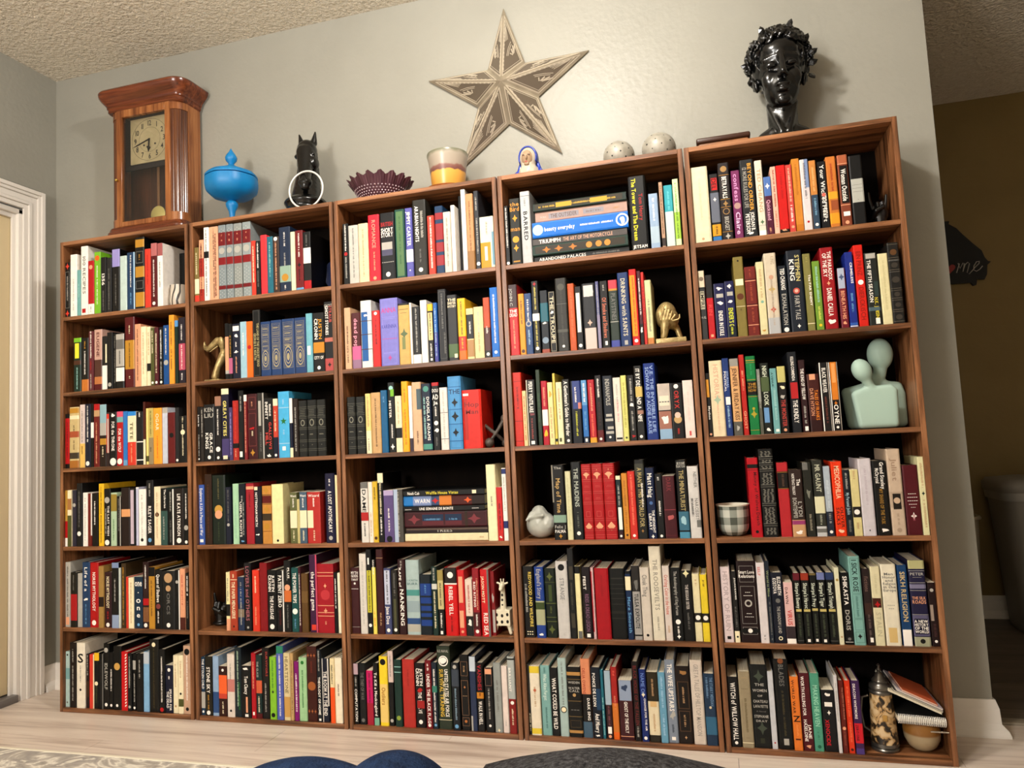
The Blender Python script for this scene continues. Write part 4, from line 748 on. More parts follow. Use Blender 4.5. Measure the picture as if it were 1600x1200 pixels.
u 4 3 21285 218 2030 0 98 b82434||M .05 .5 e4aa88;M .55 .9 f08060;B .92 1 e0a838
u 4 3 21527 209 2152 0 90 1a1012|black book with white lettering, thirteenth from left on third shelf of fourth bookcase|M .05 .35 f4eee6;M .4 .75 503030;B .82 1 6c1c1c;O .95 .2 f4eee6
u 4 3 21771 315 2121 0 115 252a36|black book titled INDIANAPOLIS, fourteenth from left on third shelf of fourth bookcase|T .05 .45 b8b4ac INDIANAPOLIS;R .58 .62 .2 .8 b8b4ac;R .65 .69 .1 .9 b8b4ac;R .77 .81 .3 .9 b8b4ac;R .84 .88 .1 .9 b8b4ac;O .93 .12 f4eee6
u 4 3 22111 236 2039 0 93 e4dcd0|white book with light grey lettering, fifteenth from left on third shelf of fourth bookcase|M .1 .5 b8b4ac;M .35 .7 d8a0a0;R .94 .97 .1 .9 0c0c0d
u 4 3 22362 174 2093 0 97 dcd888||M .1 .8 b0a850;O .95 .2 5e6034
u 4 3 22570 211 2082 0 76 201e1c|black book with light grey lettering, seventeenth from left on third shelf of fourth bookcase|M .05 .4 b8b4ac;V .42 .5 f4eee6;M .55 .85 b8b4ac;V .9 .96 b81c24
u 4 3 22794 240 2366 0 93 242320|black book titled IT BY DESIRE AND, eighteenth from left on third shelf of fourth bookcase|T .04 .75 f4eee6 IT BY DESIRE AND A KNIFE;R .28 .42 .1 1 d0b870;R .6 .65 .2 1 a88070;O .95 .2 f4eee6
u 4 3 23103 349 2421 0 75 1c3c84|blue book with pale blue lettering, nineteenth from left on third shelf of fourth bookcase|TU .03 .9 a0b4d8 V.E. THE INVISIBLE LIFE;TL .05 .92 a0b4d8 SCHWAB OF ADDIE LARUE
u 4 3 23502 376 1744 0 105 c8bcb0|light grey book with white panel, twentieth from left on third shelf of fourth bookcase|R .22 .4 .1 .9 e8dcc8;h .24 .38 7c7a76 ----;B .48 .5 0c0c0d;B .5 .82 a87868;V .52 .78 f4eee6;B .82 1 98b4cc
u 4 3 23901 351 1735 0 91 140e10|black book with white emblem, twenty-first from left on third shelf of fourth bookcase|O .06 .2 f4eee6;T .14 .46 c03c34 ORYX;O .66 .34 c8a878;O .58 .26 e8c8b8;M .82 .92 c03c34
u 4 3 24281 297 1795 0 68 e8d8d0|white book with red panel, twenty-second from left on third shelf of fourth bookcase|M .2 .7 e0c8c0;R .88 .96 .4 .6 d06060
u 4 4 19939 414 2404 0 74 16130f|black book titled Map of Time, first from left on fourth shelf of fourth bookcase|h .02 .06 b8b4ac The;T .18 .64 c8a870 Map of Time;R 0 .5 0 .12 9a9488;B .67 .77 90a898;h .8 .85 b8b4ac Felix J;h .86 .91 f4eee6 PALMA;Q .95 .15 c0923a
u 4 4 20379 180 2186 0 82 d8d4b0||M .1 .9 c8c49c
u 4 4 20582 312 2475 0 104 1d1f21|black book titled THE MAIDENS, third from left on fourth shelf of fourth bookcase|T .08 .58 b8bcb0 THE MAIDENS;M .65 .85 70746c;O .92 .2 f4eee6
u 4 4 20927 309 2393 0 71 b01a22|red book with orange emblem, fourth from left on fourth shelf of fourth bookcase|Q .14 .35 e4aa88;FC
u 4 4 21250 345 2393 0 103 b01a22|red book with orange emblem, fifth from left on fourth shelf of fourth bookcase|Q .14 .35 e4aa88;FC
u 4 4 21615 365 2394 0 99 b01a22|red book with orange emblem, sixth from left on fourth shelf of fourth bookcase|Q .14 .35 e4aa88;FC
u 4 4 22015 151 1985 0 65 20363a||B 0 .06 eee2c2;M .15 .5 b8b4ac;R .5 .85 .2 .9 f4eee6;B .87 1 40202a;O .95 .25 f4eee6
u 4 4 22191 180 2052 0 100 d0923c||M .1 .9 a87028;O .94 .2 5a3622
u 4 4 22391 224 2109 0 65 cc3c30|red book with white emblem, ninth from left on fourth shelf of fourth bookcase|M .05 .8 f08870;O .95 .2 f4eee6
u 4 4 22630 290 2460 0 67 262622|black book titled A MAN IS THIS, tenth from left on fourth shelf of fourth bookcase|B .05 .2 4a4a40;T .1 .85 b8a878 A MAN IS THIS WORLD FOR;MU .3 .6 f4eee6;Q .9 .15 b08850
u 4 4 22946 266 2199 0 96 16264a|navy blue book titled THE MIDNIGHT, eleventh from left on fourth shelf of fourth bookcase|T .08 .42 f4eee6 Matt Haig;O .5 .2 5878a8;TU .6 .92 f4eee6 THE MIDNIGHT;TL .65 .88 f4eee6 LIBRARY;Q .97 .2 f4eee6
u 4 4 23236 213 2002 0 74 151515|black book with white lettering, twelfth from left on fourth shelf of fourth bookcase|M .05 .1 f4eee6;M .42 .65 f4eee6;O .96 .2 f4eee6;R .1 .5 0 .2 2c1a12
u 4 4 23468 357 1926 0 113 521a24|dark red book with red band, thirteenth from left on fourth shelf of fourth bookcase|T .03 .25 843840 DARK;B .54 .55 9a4a50;V .6 .72 b86868;B .95 .955 7a3038
u 4 4 23899 310 2395 0 89 17191a|black book titled THE MINIATURIST, fourteenth from left on fourth shelf of fourth bookcase|h .02 .06 b8b4ac JESSIE;h .06 .1 b8b4ac BURTON;T .13 .65 b8a878 THE MINIATURIST;B .66 .9 4a788c;V .68 .88 a8c8d0;B .92 1 5c98b0
u 4 4 24238 322 2196 0 79 d4d0cc|white book titled NARCISSIST, fifteenth from left on fourth shelf of fourth bookcase|TU .08 .3 7c7a76 NEITHER;TU .45 .75 7c7a76 NARCISSIST;ML .45 .7 0c0c0d;R .75 .85 .6 1 7c7a76
u 4 5 18779 359 2259 0 108 131010|black book titled REDWOOD AND WILDFIRE, first from left on fifth shelf of fourth bookcase|TU .08 .85 e0c868 REDWOOD AND WILDFIRE;ML .25 .65 b8b4ac;h .88 .97 eee2c2 :::
u 4 5 19192 296 2245 0 62 2a4c94|blue book titled England's Story, second from left on fifth shelf of fourth bookcase|T .03 .45 b8b4ac England's Story;B .48 .82 b0b090;R .5 .6 0 1 4a5830;V .93 .98 f4eee6
u 4 5 19512 353 2196 0 104 142416|black book with green emblem, third from left on fifth shelf of fourth bookcase|Q .12 .3 68703c;B .2 .205 68703c;R .24 .48 .35 .65 4a5830;B .5 .51 68703c;M .55 .65 68703c;B .7 .71 68703c;B .76 .77 68703c;Q .88 .3 68703c
u 4 5 19907 374 2425 0 63 ccc8c4|light grey book titled STRANGE, fourth from left on fifth shelf of fourth bookcase|O .08 .28 0c0c0d;T .22 .5 888888 STRANGE;M .5 .55 b8b4ac;M .93 .96 b8b4ac
u 4 5 20305 198 2827 0 69 181a1a|black book with dark brown panel, fifth from left on fifth shelf of fourth bookcase|R .2 .35 .2 .8 4c463a;M .38 .68 605c50;R .72 .88 .2 .8 4c463a;M .05 .18 2c2c2e
u 4 5 20510 173 2252 0 117 e8deb0||R 0 .1 0 1 0c0c0d;R .9 1 .2 .9 7c7a76
u 4 5 20735 278 2233 0 101 1e0f18|black book titled RIDES A DREAD LEGION, seventh from left on fifth shelf of fourth bookcase|TL .1 .35 f4eee6 FEIST;T .38 .9 8c6a80 RIDES A DREAD LEGION;R .93 .98 .3 .7 f4eee6
u 4 5 21035 89 2217 0 73 d0b0b0||R .05 .9 0 .4 b02838
u 4 5 21158 436 2198 0 67 aa1224|thick red book, ninth from left on fifth shelf of fourth bookcase|M .1 .4 981020
u 4 5 21618 472 2179 0 118 101211|thick black book with charcoal panel, tenth from left on fifth shelf of fourth bookcase|R .13 .15 .1 .9 3c3c34;B .22 .23 3c3c34;B .28 .29 3c3c34;B .35 .36 3c3c34;B .42 .43 3c3c34;B .5 .51 3c3c34;B .6 .64 2c2c26;B .7 .71 3c3c34
u 4 5 22116 174 2103 0 100 1a3458||B 0 .04 0c0c0d;B .08 .28 eee2c2;T .38 .9 78a8cc Mere Smooth
u 4 5 22321 237 2266 0 109 a8a4a0|light grey book with charcoal panel, twelfth from left on fifth shelf of fourth bookcase|R 0 .35 0 1 34302e;V .15 .35 7c7a76;T .38 .85 0c0c0d TULSA EXPOLITE;B .93 .95 0c0c0d
u 4 5 22586 282 2213 0 68 d2c8bc|white book with grey lettering, thirteenth from left on fifth shelf of fourth bookcase|T .1 .4 7c7a76 Cloak Thing;O .93 .15 0c0c0d
u 4 5 22896 350 2860 0 97 dcd4c2|white book with grey lettering, fourteenth from left on fifth shelf of fourth bookcase|T .14 .68 9c968a THE ROOSEVELTS;M .75 .9 9c968a
u 4 5 23278 208 2260 0 81 d8ccc4|white book titled Crafting Color in the, fifteenth from left on fifth shelf of fourth bookcase|T .12 .65 c05c4c Crafting Color in the Home;M .8 .9 c2a07a
u 4 5 23517 299 2209 0 74 141414|black book with light grey lettering, sixteenth from left on fifth shelf of fourth bookcase|T .05 .65 b8b4ac The Autobiography of King Fortune;O .74 .25 f4eee6;M .8 .9 f4eee6;Q .94 .2 f4eee6
u 4 5 23831 315 2118 0 80 121110|black book titled THE BEGGAR SISTER, seventeenth from left on fifth shelf of fourth bookcase|Q .04 .3 e0d8b0;T .2 .55 d0c8c0 THE BEGGAR SISTER;M .6 .85 7c7a76
u 4 5 24164 208 2011 0 97 e2d8b4|cream book with black band, eighteenth from left on fifth shelf of fourth bookcase|B .58 .72 2c2824;O .65 .35 f4eee6;M .08 .18 c2a07a
u 4 5 24391 206 1994 0 81 e4cc3c|yellow book with black band, nineteenth from left on fifth shelf of fourth bookcase|B .58 .72 2c2824;O .65 .35 f4eee6;M .08 .18 5a3622
u 4 6 18779 74 2211 0 83 0c0c0d||B 0 .65 302c28;M .7 .95 eee2c2
u 4 6 18857 322 2143 0 68 e6dcc8|white book with yellow panel, second from left on bottom shelf of fourth bookcase|R 0 .1 0 1 e0c848;M .3 .6 c2a07a;B .9 .98 e0c848;O .35 .15 c07050
u 4 6 19210 301 2162 0 110 88b0ac|teal book titled What Alice Forgot, third from left on bottom shelf of fourth bookcase|T .12 .5 d8e4dc What Alice Forgot;M .6 .9 507a78;M .02 .1 507a78
u 4 6 19526 249 2103 0 99 131414|black book titled WHAT COULD BE WILD, fourth from left on bottom shelf of fourth bookcase|T .15 .9 f4eee6 WHAT COULD BE WILD;MU .5 .6 b8b4ac
u 4 6 19794 268 2411 0 108 aec0bc|light grey book with grey lettering, fifth from left on bottom shelf of fourth bookcase|M .05 .6 7c7a76;O .66 .38 0c0c0d;O .66 .28 eee2c2
u 4 6 20080 437 2151 0 86 12100c|black book titled WATER, sixth from left on bottom shelf of fourth bookcase|B .07 .12 b89058;B .17 .18 7c6844;h .2 .24 b8b4ac WISDEN;h .28 .32 b8b4ac WATER;h .32 .36 b8b4ac CALL;O .4 .12 c0a070;B .48 .49 7c6844;h .56 .64 7c7a76 ---;B .7 .71 7c6844;F .76 .86 7c6844;B .9 .94 b89058
u 4 6 20532 292 2408 0 111 d89470|orange book titled DARK SING, seventh from left on bottom shelf of fourth bookcase|TL .12 .45 a84c38 DELIA OWENS;R .45 .8 0 1 181412;TU .5 .78 f4eee6 DARK SING;B .8 1 50687a
u 4 6 20852 290 2160 0 91 16202e|navy blue book titled And Misery, eighth from left on bottom shelf of fourth bookcase|TL .08 .55 f4eee6 PONCE DE LEON;R .3 .6 .5 1 284a68;T .65 .92 f4eee6 And Misery;V .94 .98 f4eee6
u 4 6 21149 88 2087 0 96 2a7484||M .4 .95 a4cfc8
u 4 6 21270 192 2074 0 94 3a1c22||R 0 .5 0 1 a8b8c4;M .52 .8 8a5a60;R .82 .92 .2 .8 f4eee6;O .96 .25 e4aa88
u 4 6 21476 191 2186 0 104 a82c28|red book with orange yellow panel, eleventh from left on bottom shelf of fourth bookcase|R .5 .92 0 1 d08038;M .05 .12 e07060;M .4 .6 e09070;R .9 1 0 1 e07020
u 4 6 21701 413 1804 0 84 4a1820|dark red book titled GHOST OF THE, twelfth from left on bottom shelf of fourth bookcase|R 0 .34 .05 .95 98a4b8;V .04 .2 3c4c68;T .36 .88 f4eee6 GHOST OF THE HOLY;B .93 .94 e4aa88
u 4 6 22144 195 2382 0 66 1c1010|black book titled BLACK HOUSE OF THE, thirteenth from left on bottom shelf of fourth bookcase|T .05 .8 7a2c2c BLACK HOUSE OF THE FALLEN;M .82 .95 b8b4ac
u 4 6 22363 202 2151 0 62 1c3474|blue book titled CHANGE FOR THE AIR, fourteenth from left on bottom shelf of fourth bookcase|T .05 .35 7890c8 NAME OF;Q .35 .3 eee2c2;TU .4 .85 f4eee6 CHANGE FOR THE AIR;O .95 .25 f4eee6
u 4 6 22595 324 2088 0 72 e0d4b8|cream book with black panel, fifteenth from left on bottom shelf of fourth bookcase|R 0 .42 0 1 38301e;M .1 .35 c2a07a;R .42 .5 .2 .8 d8b888;M .6 .85 c2a07a;B .9 1 302c20
u 4 6 22935 214 2082 0 62 74a4bc|blue book with pale blue lettering, sixteenth from left on bottom shelf of fourth bookcase|M .05 .5 b0cce0;M .6 .9 b0cce0
u 4 6 23161 290 2458 0 113 8c94a0|light grey book titled THE WIFE UPSTAIRS, seventeenth from left on bottom shelf of fourth bookcase|T .05 .62 f4eee6 THE WIFE UPSTAIRS;V .6 .75 b8b4ac;M .78 .88 3c4450;R .93 .97 .3 .7 f4eee6
u 4 6 23468 415 2285 0 89 241610|thick black book with tan lettering, eighteenth from left on bottom shelf of fourth bookcase|V .05 .12 a88050;F .2 .55 8c6c4c;R .22 .53 .2 .8 1a100c;M .27 .48 c2a07a;F .58 .84 8c6c4c;R .6 .82 .2 .8 1a100c;M .63 .78 c2a07a;Q .92 .1 c2a07a
u 4 6 23916 348 2472 0 106 d4c8bc|white book with light grey lettering, nineteenth from left on bottom shelf of fourth bookcase|T .05 .9 a8a098 GRETA TALES OF HILLTOP MANSION
u 4 6 24292 315 2093 0 60 284058|navy blue book titled THE STARRY MERIDIAN, twentieth from left on bottom shelf of fourth bookcase|TU .05 .45 7c98b4 THE STARRY MERIDIAN;ML .05 .35 7c98b4;O .47 .12 d8c8a8;B .6 .85 40708c
u 5 1 24979 510 2450 0 88 ded4b8|thick cream book with tan emblem, first from left on top shelf of rightmost bookcase|M .15 .7 d0c4a4;O .95 .08 c2a07a
u 5 1 25532 266 2164 0 113 141416|black book with red panel, second from left on top shelf of rightmost bookcase|R .06 .24 .2 .85 cc2020;T .07 .23 0c0c0d DEL;B .28 .72 707480;Q .38 .2 f4eee6;B .75 .92 d09c28;M .76 .91 0c0c0d;B .93 1 3878b0
u 5 1 25823 319 2473 0 97 2e2628|black book titled BETRAYALS, third from left on top shelf of rightmost bookcase|O .08 .3 a88858;T .18 .46 f4eee6 BETRAYALS;B .155 .16 c0923a;B .47 .475 c0923a;Q .53 .25 a88858;B .57 .575 c0923a;O .63 .32 a88858;O .63 .25 2e2628;T .7 .88 b8b4ac BRIDGET;B .89 .895 c0923a;Q .95 .25 b8b4ac
u 5 1 26200 250 2168 0 86 7c3464|plum book titled confess, fourth from left on top shelf of rightmost bookcase|T .05 .45 d8a0c8 confess;O .52 .4 b89890;T .6 .95 e8c8e0 Claire
u 5 1 26483 384 2466 0 88 26292c|black book titled 12 MORE RULES FOR, fifth from left on top shelf of rightmost bookcase|TU .05 .66 d8a440 BEYOND ORDER;TL .1 .62 a8a49c 12 MORE RULES FOR LIFE;TU .68 .92 f4eee6 JORDAN B.;TL .7 .95 f4eee6 PETERSON;V .93 .97 f4eee6
u 5 1 26914 208 2377 0 66 ddd4c4|white book with tan lettering, sixth from left on top shelf of rightmost bookcase|T .05 .75 c2a07a TED CHIANG;B .86 .87 b8b4ac;Q .82 .3 5a7a58;B .93 1 f4eee6
u 5 1 27139 203 1823 0 69 5a1438||R 0 .33 0 1 5c7cb4;Q .16 .35 f4eee6;T .4 .75 d8a8b8 Quicksand;M .88 .96 e4aa88
u 5 1 27359 154 2118 0 70 e0b8a4||M .05 .6 a04030;M .65 .9 c07858
u 5 1 27522 266 2133 0 82 c81c16|red book with black band, ninth from left on top shelf of rightmost bookcase|M .1 .5 a81410;B .94 1 0c0c0d;V .93 .97 e4aa88
u 5 1 27800 172 2116 0 83 c85048||M .05 .55 ecc0a8;M .6 .85 f4eee6;O .92 .25 e4aa88
u 5 1 27988 220 2284 0 113 cc8c38|orange yellow book, eleventh from left on top shelf of rightmost bookcase|M .08 .5 b07020;B .9 1 c07c28
u 5 1 28218 230 2209 0 69 d8d0d0|white book with blue panel, twelfth from left on top shelf of rightmost bookcase|R 0 .4 .5 1 8898b8;M .05 .55 504c54;O .88 .15 b81c24
u 5 1 28472 189 2140 0 75 c88c4c|orange yellow book with navy blue band, thirteenth from left on top shelf of rightmost bookcase|B .5 1 3c5064;M .1 .45 e8b880;M .55 .8 88b0c8;O .93 .25 f4eee6
u 5 1 28709 227 2070 0 77 16151a|black book titled Your Wicked Heart, fourteenth from left on top shelf of rightmost bookcase|T .05 .9 f4eee6 Your Wicked Heart;MU .5 .85 f4eee6;O .5 .25 d87868
u 5 1 28950 269 2179 0 70 c8803c|orange yellow book with red lettering, fifteenth from left on top shelf of rightmost bookcase|M .1 .5 a03828;R .62 .76 .2 1 a05c38;B .5 .6 e0a838;B .8 .95 e0a030
u 5 1 29271 278 2183 0 77 8a4c34|brown book titled Woman Outside, sixteenth from left on top shelf of rightmost bookcase|B 0 .12 b06c4c;B .12 .13 e4aa88;R .15 .68 .15 .9 1c1614;T .2 .65 f4eee6 Woman Outside;B .7 .71 e4aa88;R .8 .86 .2 .85 f4eee6;O .95 .2 e4aa88
u 5 1 29587 345 2110 0 74 161618|black book with light grey panel, seventeenth from left on top shelf of rightmost bookcase|R .34 .68 .05 1 b8b8b0;h .4 .44 7c7a76 ------;h .45 .49 7c7a76 ------;h .5 .54 7c7a76 ------;h .62 .65 0c0c0d -
u 5 2 24979 193 2180 0 89 3c3c3c|charcoal book titled EMPIRE, first from left on second shelf of rightmost bookcase|B 0 .24 d8ccb4;O .12 .35 887868;R .3 .56 .1 .8 c8c0a8;T .31 .55 0c0c0d EMPIRE;h .66 .7 b8b4ac H.G.;B .25 .26 0c0c0d
u 5 2 25193 201 2014 0 62 bc1c28||B 0 .36 2c2828;T .4 .7 d85050 RIN;R .93 .97 .3 .7 e4aa88
u 5 2 25429 318 1727 0 115 1e2054|navy blue book with light grey panel, third from left on second shelf of rightmost bookcase|V .05 .14 f4eee6;R .19 .26 .2 .85 b8b4ac;V .32 .4 f4eee6;T .5 .95 f4eee6 ENDER IN EXILE
u 5 2 25762 265 1762 0 82 1e2054|navy blue book with light grey panel, fourth from left on second shelf of rightmost bookcase|V .05 .14 f4eee6;R .19 .26 .2 .85 b8b4ac;V .32 .4 f4eee6;T .48 .95 d8dc48 ENDER'S GAME;B .8 1 182430;M .82 .95 d8dc48
u 5 2 26062 288 2499 0 116 8a7c44|olive book with cream panel, fifth from left on second shelf of rightmost bookcase|R .28 .36 .1 .9 eee2c2;O .5 .35 6a3c20;B .62 .625 eee2c2;M .65 .7 5c5028;O .05 .1 0c0c0d
u 5 2 26374 327 2148 0 101 7a2820|dark red book with orange band, sixth from left on second shelf of rightmost bookcase|B .18 .19 4a1410;B .2 .21 e4aa88;B .54 .55 4a1410;B .56 .57 e4aa88;M .04 .15 a8583c;M .22 .5 a8583c;M .6 .8 a8583c;B .84 .85 e4aa88;M .88 .98 a8583c
u 5 2 26725 219 2267 0 100 d8d0a8|cream book with tan lettering, seventh from left on second shelf of rightmost bookcase|M .1 .5 c2a07a;O .55 .2 88b0a0;V .92 .96 c0923a
u 5 2 26967 342 2500 0 88 d0c4b0|white book with tan lettering, eighth from left on second shelf of rightmost bookcase|TU .04 .14 b8a890 KING;Q .45 .3 c8b070;Q .7 .25 c85c48;B .8 1 b8b8b8;M .3 .9 b8a898;O .3 .2 c8a088
u 5 2 27352 236 2075 0 117 15202c|navy blue book titled EXHALATION, ninth from left on second shelf of rightmost bookcase|T .04 .36 f4eee6 TED CHIANG;T .42 .88 b8b4ac EXHALATION;O .95 .3 f4eee6
u 5 2 27614 427 2500 0 67 1d2634|black book titled FAIRY TALE, tenth from left on second shelf of rightmost bookcase|TU .06 .38 d0c488 STEPHEN;TL .06 .42 f4eee6 KING;O .5 .22 c05c50;O .5 .12 e8b8a8;T .56 .85 b8b4ac FAIRY TALE;Q .93 .12 f4eee6
u 5 2 28077 212 2361 0 100 8a8450|olive book titled The FAR ENEMY, eleventh from left on second shelf of rightmost bookcase|TU .15 .8 f4eee6 The FAR ENEMY;M .05 .12 b0a868;B .9 .91 eee2c2
u 5 2 28324 207 2098 0 77 7c9c40|green book with pale blue lettering, twelfth from left on second shelf of rightmost bookcase|M .08 .6 a4cfc8;M .65 .85 d8d870;O .93 .2 ecc030
u 5 2 28570 356 2483 0 100 a01824|red book titled THE PARADOX, thirteenth from left on second shelf of rightmost bookcase|TU .05 .4 f4eee6 THE PARADOX;TL .07 .36 f4eee6 OF THE SKY;Q .44 .15 e4aa88;T .5 .84 f4eee6 DANIEL CALLA;V .87 .95 f4eee6
u 5 2 29011 200 1812 0 104 7c1c30||R 0 .34 0 .9 b0b8c8;Q .15 .4 506080;T .38 .85 e4aa88 BENEATH HIS;V .88 .96 e4aa88
u 5 2 29243 213 2265 0 70 24388c|blue book titled CRIMELESS, fifteenth from left on second shelf of rightmost bookcase|TU .14 .42 f4eee6 CRIMELESS;M .55 .8 78a8cc;B .94 1 4068b0;B .98 .99 f4eee6
u 5 2 29495 250 2446 0 72 d02c1c|red book titled DIERCKISCH, sixteenth from left on second shelf of rightmost bookcase|T .08 .38 982010 EIN PRINZ;O .46 .3 f4eee6;T .52 .92 982010 DIERCKISCH
u 5 2 29772 323 2172 0 61 2c302c|black book titled THE FIFTH SEASON, seventeenth from left on second shelf of rightmost bookcase|R .01 .08 .1 .9 b8b4ac;TL .1 .68 f4eee6 THE FIFTH SEASON;TU .62 .9 d8c840 N.K. JEMISIN;R .9 .98 .5 .85 f4eee6;B .75 .8 5c7078;R .4 .6 .6 1 3c4c48
u 5 2 30135 261 2114 0 74 ddd4ac|cream book, eighteenth from left on second shelf of rightmost bookcase|M .1 .8 ccc298
u 5 2 30409 296 2404 0 65 25221f|black book with brown emblem, nineteenth from left on second shelf of rightmost bookcase|O .12 .3 6c4c2c;B .22 .225 888888;B .36 .365 888888;FD
u 5 3 24979 117 1972 0 84 17100e||R .1 .38 0 .8 d89c38;T .45 .8 f4eee6 Mythos;O .96 .3 e4aa88
u 5 3 25114 382 2345 0 118 e4d4b4|cream book with light grey emblem, second from left on third shelf of rightmost bookcase|T .05 .5 d8b098 HISTORIAS;Q .52 .3 b0c0a8;M .58 .92 e0b8a0
u 5 3 25511 189 2392 0 82 20407c|blue book titled POLITICAL, third from left on third shelf of rightmost bookcase|TU .1 .45 a8b8d8 JOURNAL;TL .15 .45 f4eee6 POLITICAL;R .5 .6 .2 .9 f4eee6;M .62 .9 b0cce0
u 5 3 25733 253 2362 0 79 d8ac7c|tan book with light grey band, fourth from left on third shelf of rightmost bookcase|B 0 .1 a09c94;T .12 .8 684834 JENNIFER & FRIDAY KISS;B .82 1 68645c;V .85 .95 b8b4ac
u 5 3 26015 150 2466 0 88 b82c24||M .2 .45 e4aa88;T .68 .95 e4aa88 GHOST
u 5 3 26206 275 2401 0 77 128048|green book with orange yellow band, sixth from left on third shelf of rightmost bookcase|B .05 .06 c0923a;B .08 .085 c0923a;B .3 .305 c0923a;R .32 .5 0 1 0c0c0d;h .34 .38 c0923a THE;h .38 .42 c0923a MYTH;h .42 .46 c0923a NOW;B .515 .52 c0923a;Q .74 .35 b0a038;O .67 .15 b0a038;B .94 .945 c0923a;M .1 .25 30a068
u 5 3 26498 97 1987 0 104 94948c||B .5 1 68685c;M .1 .6 b8b4ac
u 5 3 26611 240 2158 0 103 22261e|black book titled NIGHTBIRD LOOK, eighth from left on third shelf of rightmost bookcase|T .04 .6 d8dcc8 NIGHTBIRD LOOK;B .2 .4 5c6a48;R .63 .84 .1 .7 78a0c8;V .9 .97 f4eee6
u 5 3 26881 183 1974 0 70 7cacac||TL .06 .28 204848 AVENUE;M .3 .8 a8ccc8;R .93 .97 .3 .8 f4eee6
u 5 3 27088 229 2021 0 74 1a1512|black book titled THE MONSTER, tenth from left on third shelf of rightmost bookcase|R 0 .24 0 1 c8c080;V .27 .36 eee2c2;V .42 .5 b8b4ac;T .5 .9 c05048 THE MONSTER;O .95 .2 e4aa88
u 5 3 27415 251 2435 0 100 1c2028|black book with white lettering, eleventh from left on third shelf of rightmost bookcase|T .06 .36 f4eee6 KILLING COMMENDA;R .38 .58 .1 .9 b82c30;T .6 .88 f4eee6 THE KINDLY
u 5 3 27707 180 2169 0 116 3c1c20|dark red book titled THE KING OF, twelfth from left on third shelf of rightmost bookcase|T .12 .55 f4eee6 THE KING OF YELLOW;M .64 .88 b8b4ac;R .92 .98 .3 .8 f4eee6
u 5 3 27916 326 1724 0 99 502018|dark red book with orange panel, thirteenth from left on third shelf of rightmost bookcase|R 0 .1 .2 .7 e4aa88;TU .28 .8 e08c30 TALES OF FRANKS;TL .25 .72 d8a080 DAVE HYSON;B .8 1 3c1818
u 5 3 28278 238 2043 0 86 1a1414|black book titled BLACK WEAVER, fourteenth from left on third shelf of rightmost bookcase|R 0 1 0 .1 f4eee6;R 0 1 .9 1 f4eee6;T .08 .44 f4eee6 BLACK WEAVER;M .5 .88 80483c
u 5 3 28545 237 2038 0 119 1a1210|black book titled OYNE, fifteenth from left on third shelf of rightmost bookcase|R 0 1 0 .08 f4eee6;R 0 1 .92 1 f4eee6;R 0 .55 .15 .85 d88830;R .02 .3 .3 .7 e8a868;T .62 .9 f4eee6 OYNE;Q .6 .2 d88830;O .95 .15 f4eee6
u 5 4 26022 308 2375 0 60 b81428|red book titled Mutiny of Wolves Death, first from left on fourth shelf of rightmost bookcase|R .08 .13 0 1 0c0c0d;B .15 .155 0c0c0d;TU .18 .85 501018 Mutiny of Wolves Death;O .93 .15 0c0c0d
u 5 4 26372 399 2627 0 64 100e0d|black book, second from left on fourth shelf of rightmost bookcase|FE
u 5 4 26863 307 2200 0 107 b83038|red book with black panel, third from left on fourth shelf of rightmost bookcase|R .12 .36 0 1 1c1412;B .13 .135 c0923a;B .35 .355 c0923a;M .16 .32 685040
u 5 4 27184 368 1973 0 85 3c2a24|brown book titled NORTEACI TRILOGY, fourth from left on fourth shelf of rightmost bookcase|TL .06 .38 f4eee6 NORTEACI TRILOGY;TU .14 .24 f4eee6 The;TL .42 .72 b8b4ac BONTEMPEI;TU .48 .7 b8b4ac LYDI;B .75 1 c8a078;B .76 .82 a04878;V .9 .97 f4eee6
u 5 4 27581 238 2174 0 63 2c2c24|black book with grey panel, fifth from left on fourth shelf of rightmost bookcase|R 0 .1 0 .6 7c7a76;V .35 .5 88887c;M .7 .92 a8a08c
u 5 4 27854 276 2233 0 93 393a32|charcoal book with light grey lettering, sixth from left on fourth shelf of rightmost bookcase|T .06 .42 c8c8b4 MR GAUNT;B .48 .7 dcd8b8;M .72 .85 b0b0a0;B .87 1 c8c8c8;B .9 .95 7c7a76
u 5 4 28152 184 2039 0 119 b4bcc4|light grey book with navy blue band, seventh from left on fourth shelf of rightmost bookcase|B .65 1 2c3444;M .2 .6 ccd4d8;M .68 .82 b8b4ac;O .94 .25 f4eee6
u 5 4 28372 291 2169 0 91 e04410|orange book titled MEDICOPHILIA, eighth from left on fourth shelf of rightmost bookcase|T .06 .5 f0c8a8 MEDICOPHILIA;TU .6 .9 501c08 OLIVER;TL .62 .85 501c08 SACKS;V .9 .96 f0c8a8
u 5 4 28673 170 1919 0 81 16202c||M .05 .3 b8b4ac;T .35 .68 b0c8d0 My Personal Jackie;M .75 .95 7c7a76
u 5 4 28863 215 1912 0 66 d8cc98|cream book with black panel, tenth from left on fourth shelf of rightmost bookcase|R .56 .72 0 1 2c2420;O .64 .35 f4eee6;M .02 .15 c2a07a;M .8 .9 c2a07a
u 5 4 29101 343 2222 0 64 cfc8cc|white book with light grey lettering, eleventh from left on fourth shelf of rightmost bookcase|M .1 .6 bcb0b8;Q .93 .08 0c0c0d
u 5 4 29484 355 2141 0 114 161310|black book titled MY SHARE OF THE, twelfth from left on fourth shelf of rightmost bookcase|TU .02 .38 f4eee6 Grand Stanley;TL .1 .3 f4eee6 McChrystal;T .38 .85 a8843c MY SHARE OF THE TASK;V .9 .97 f4eee6
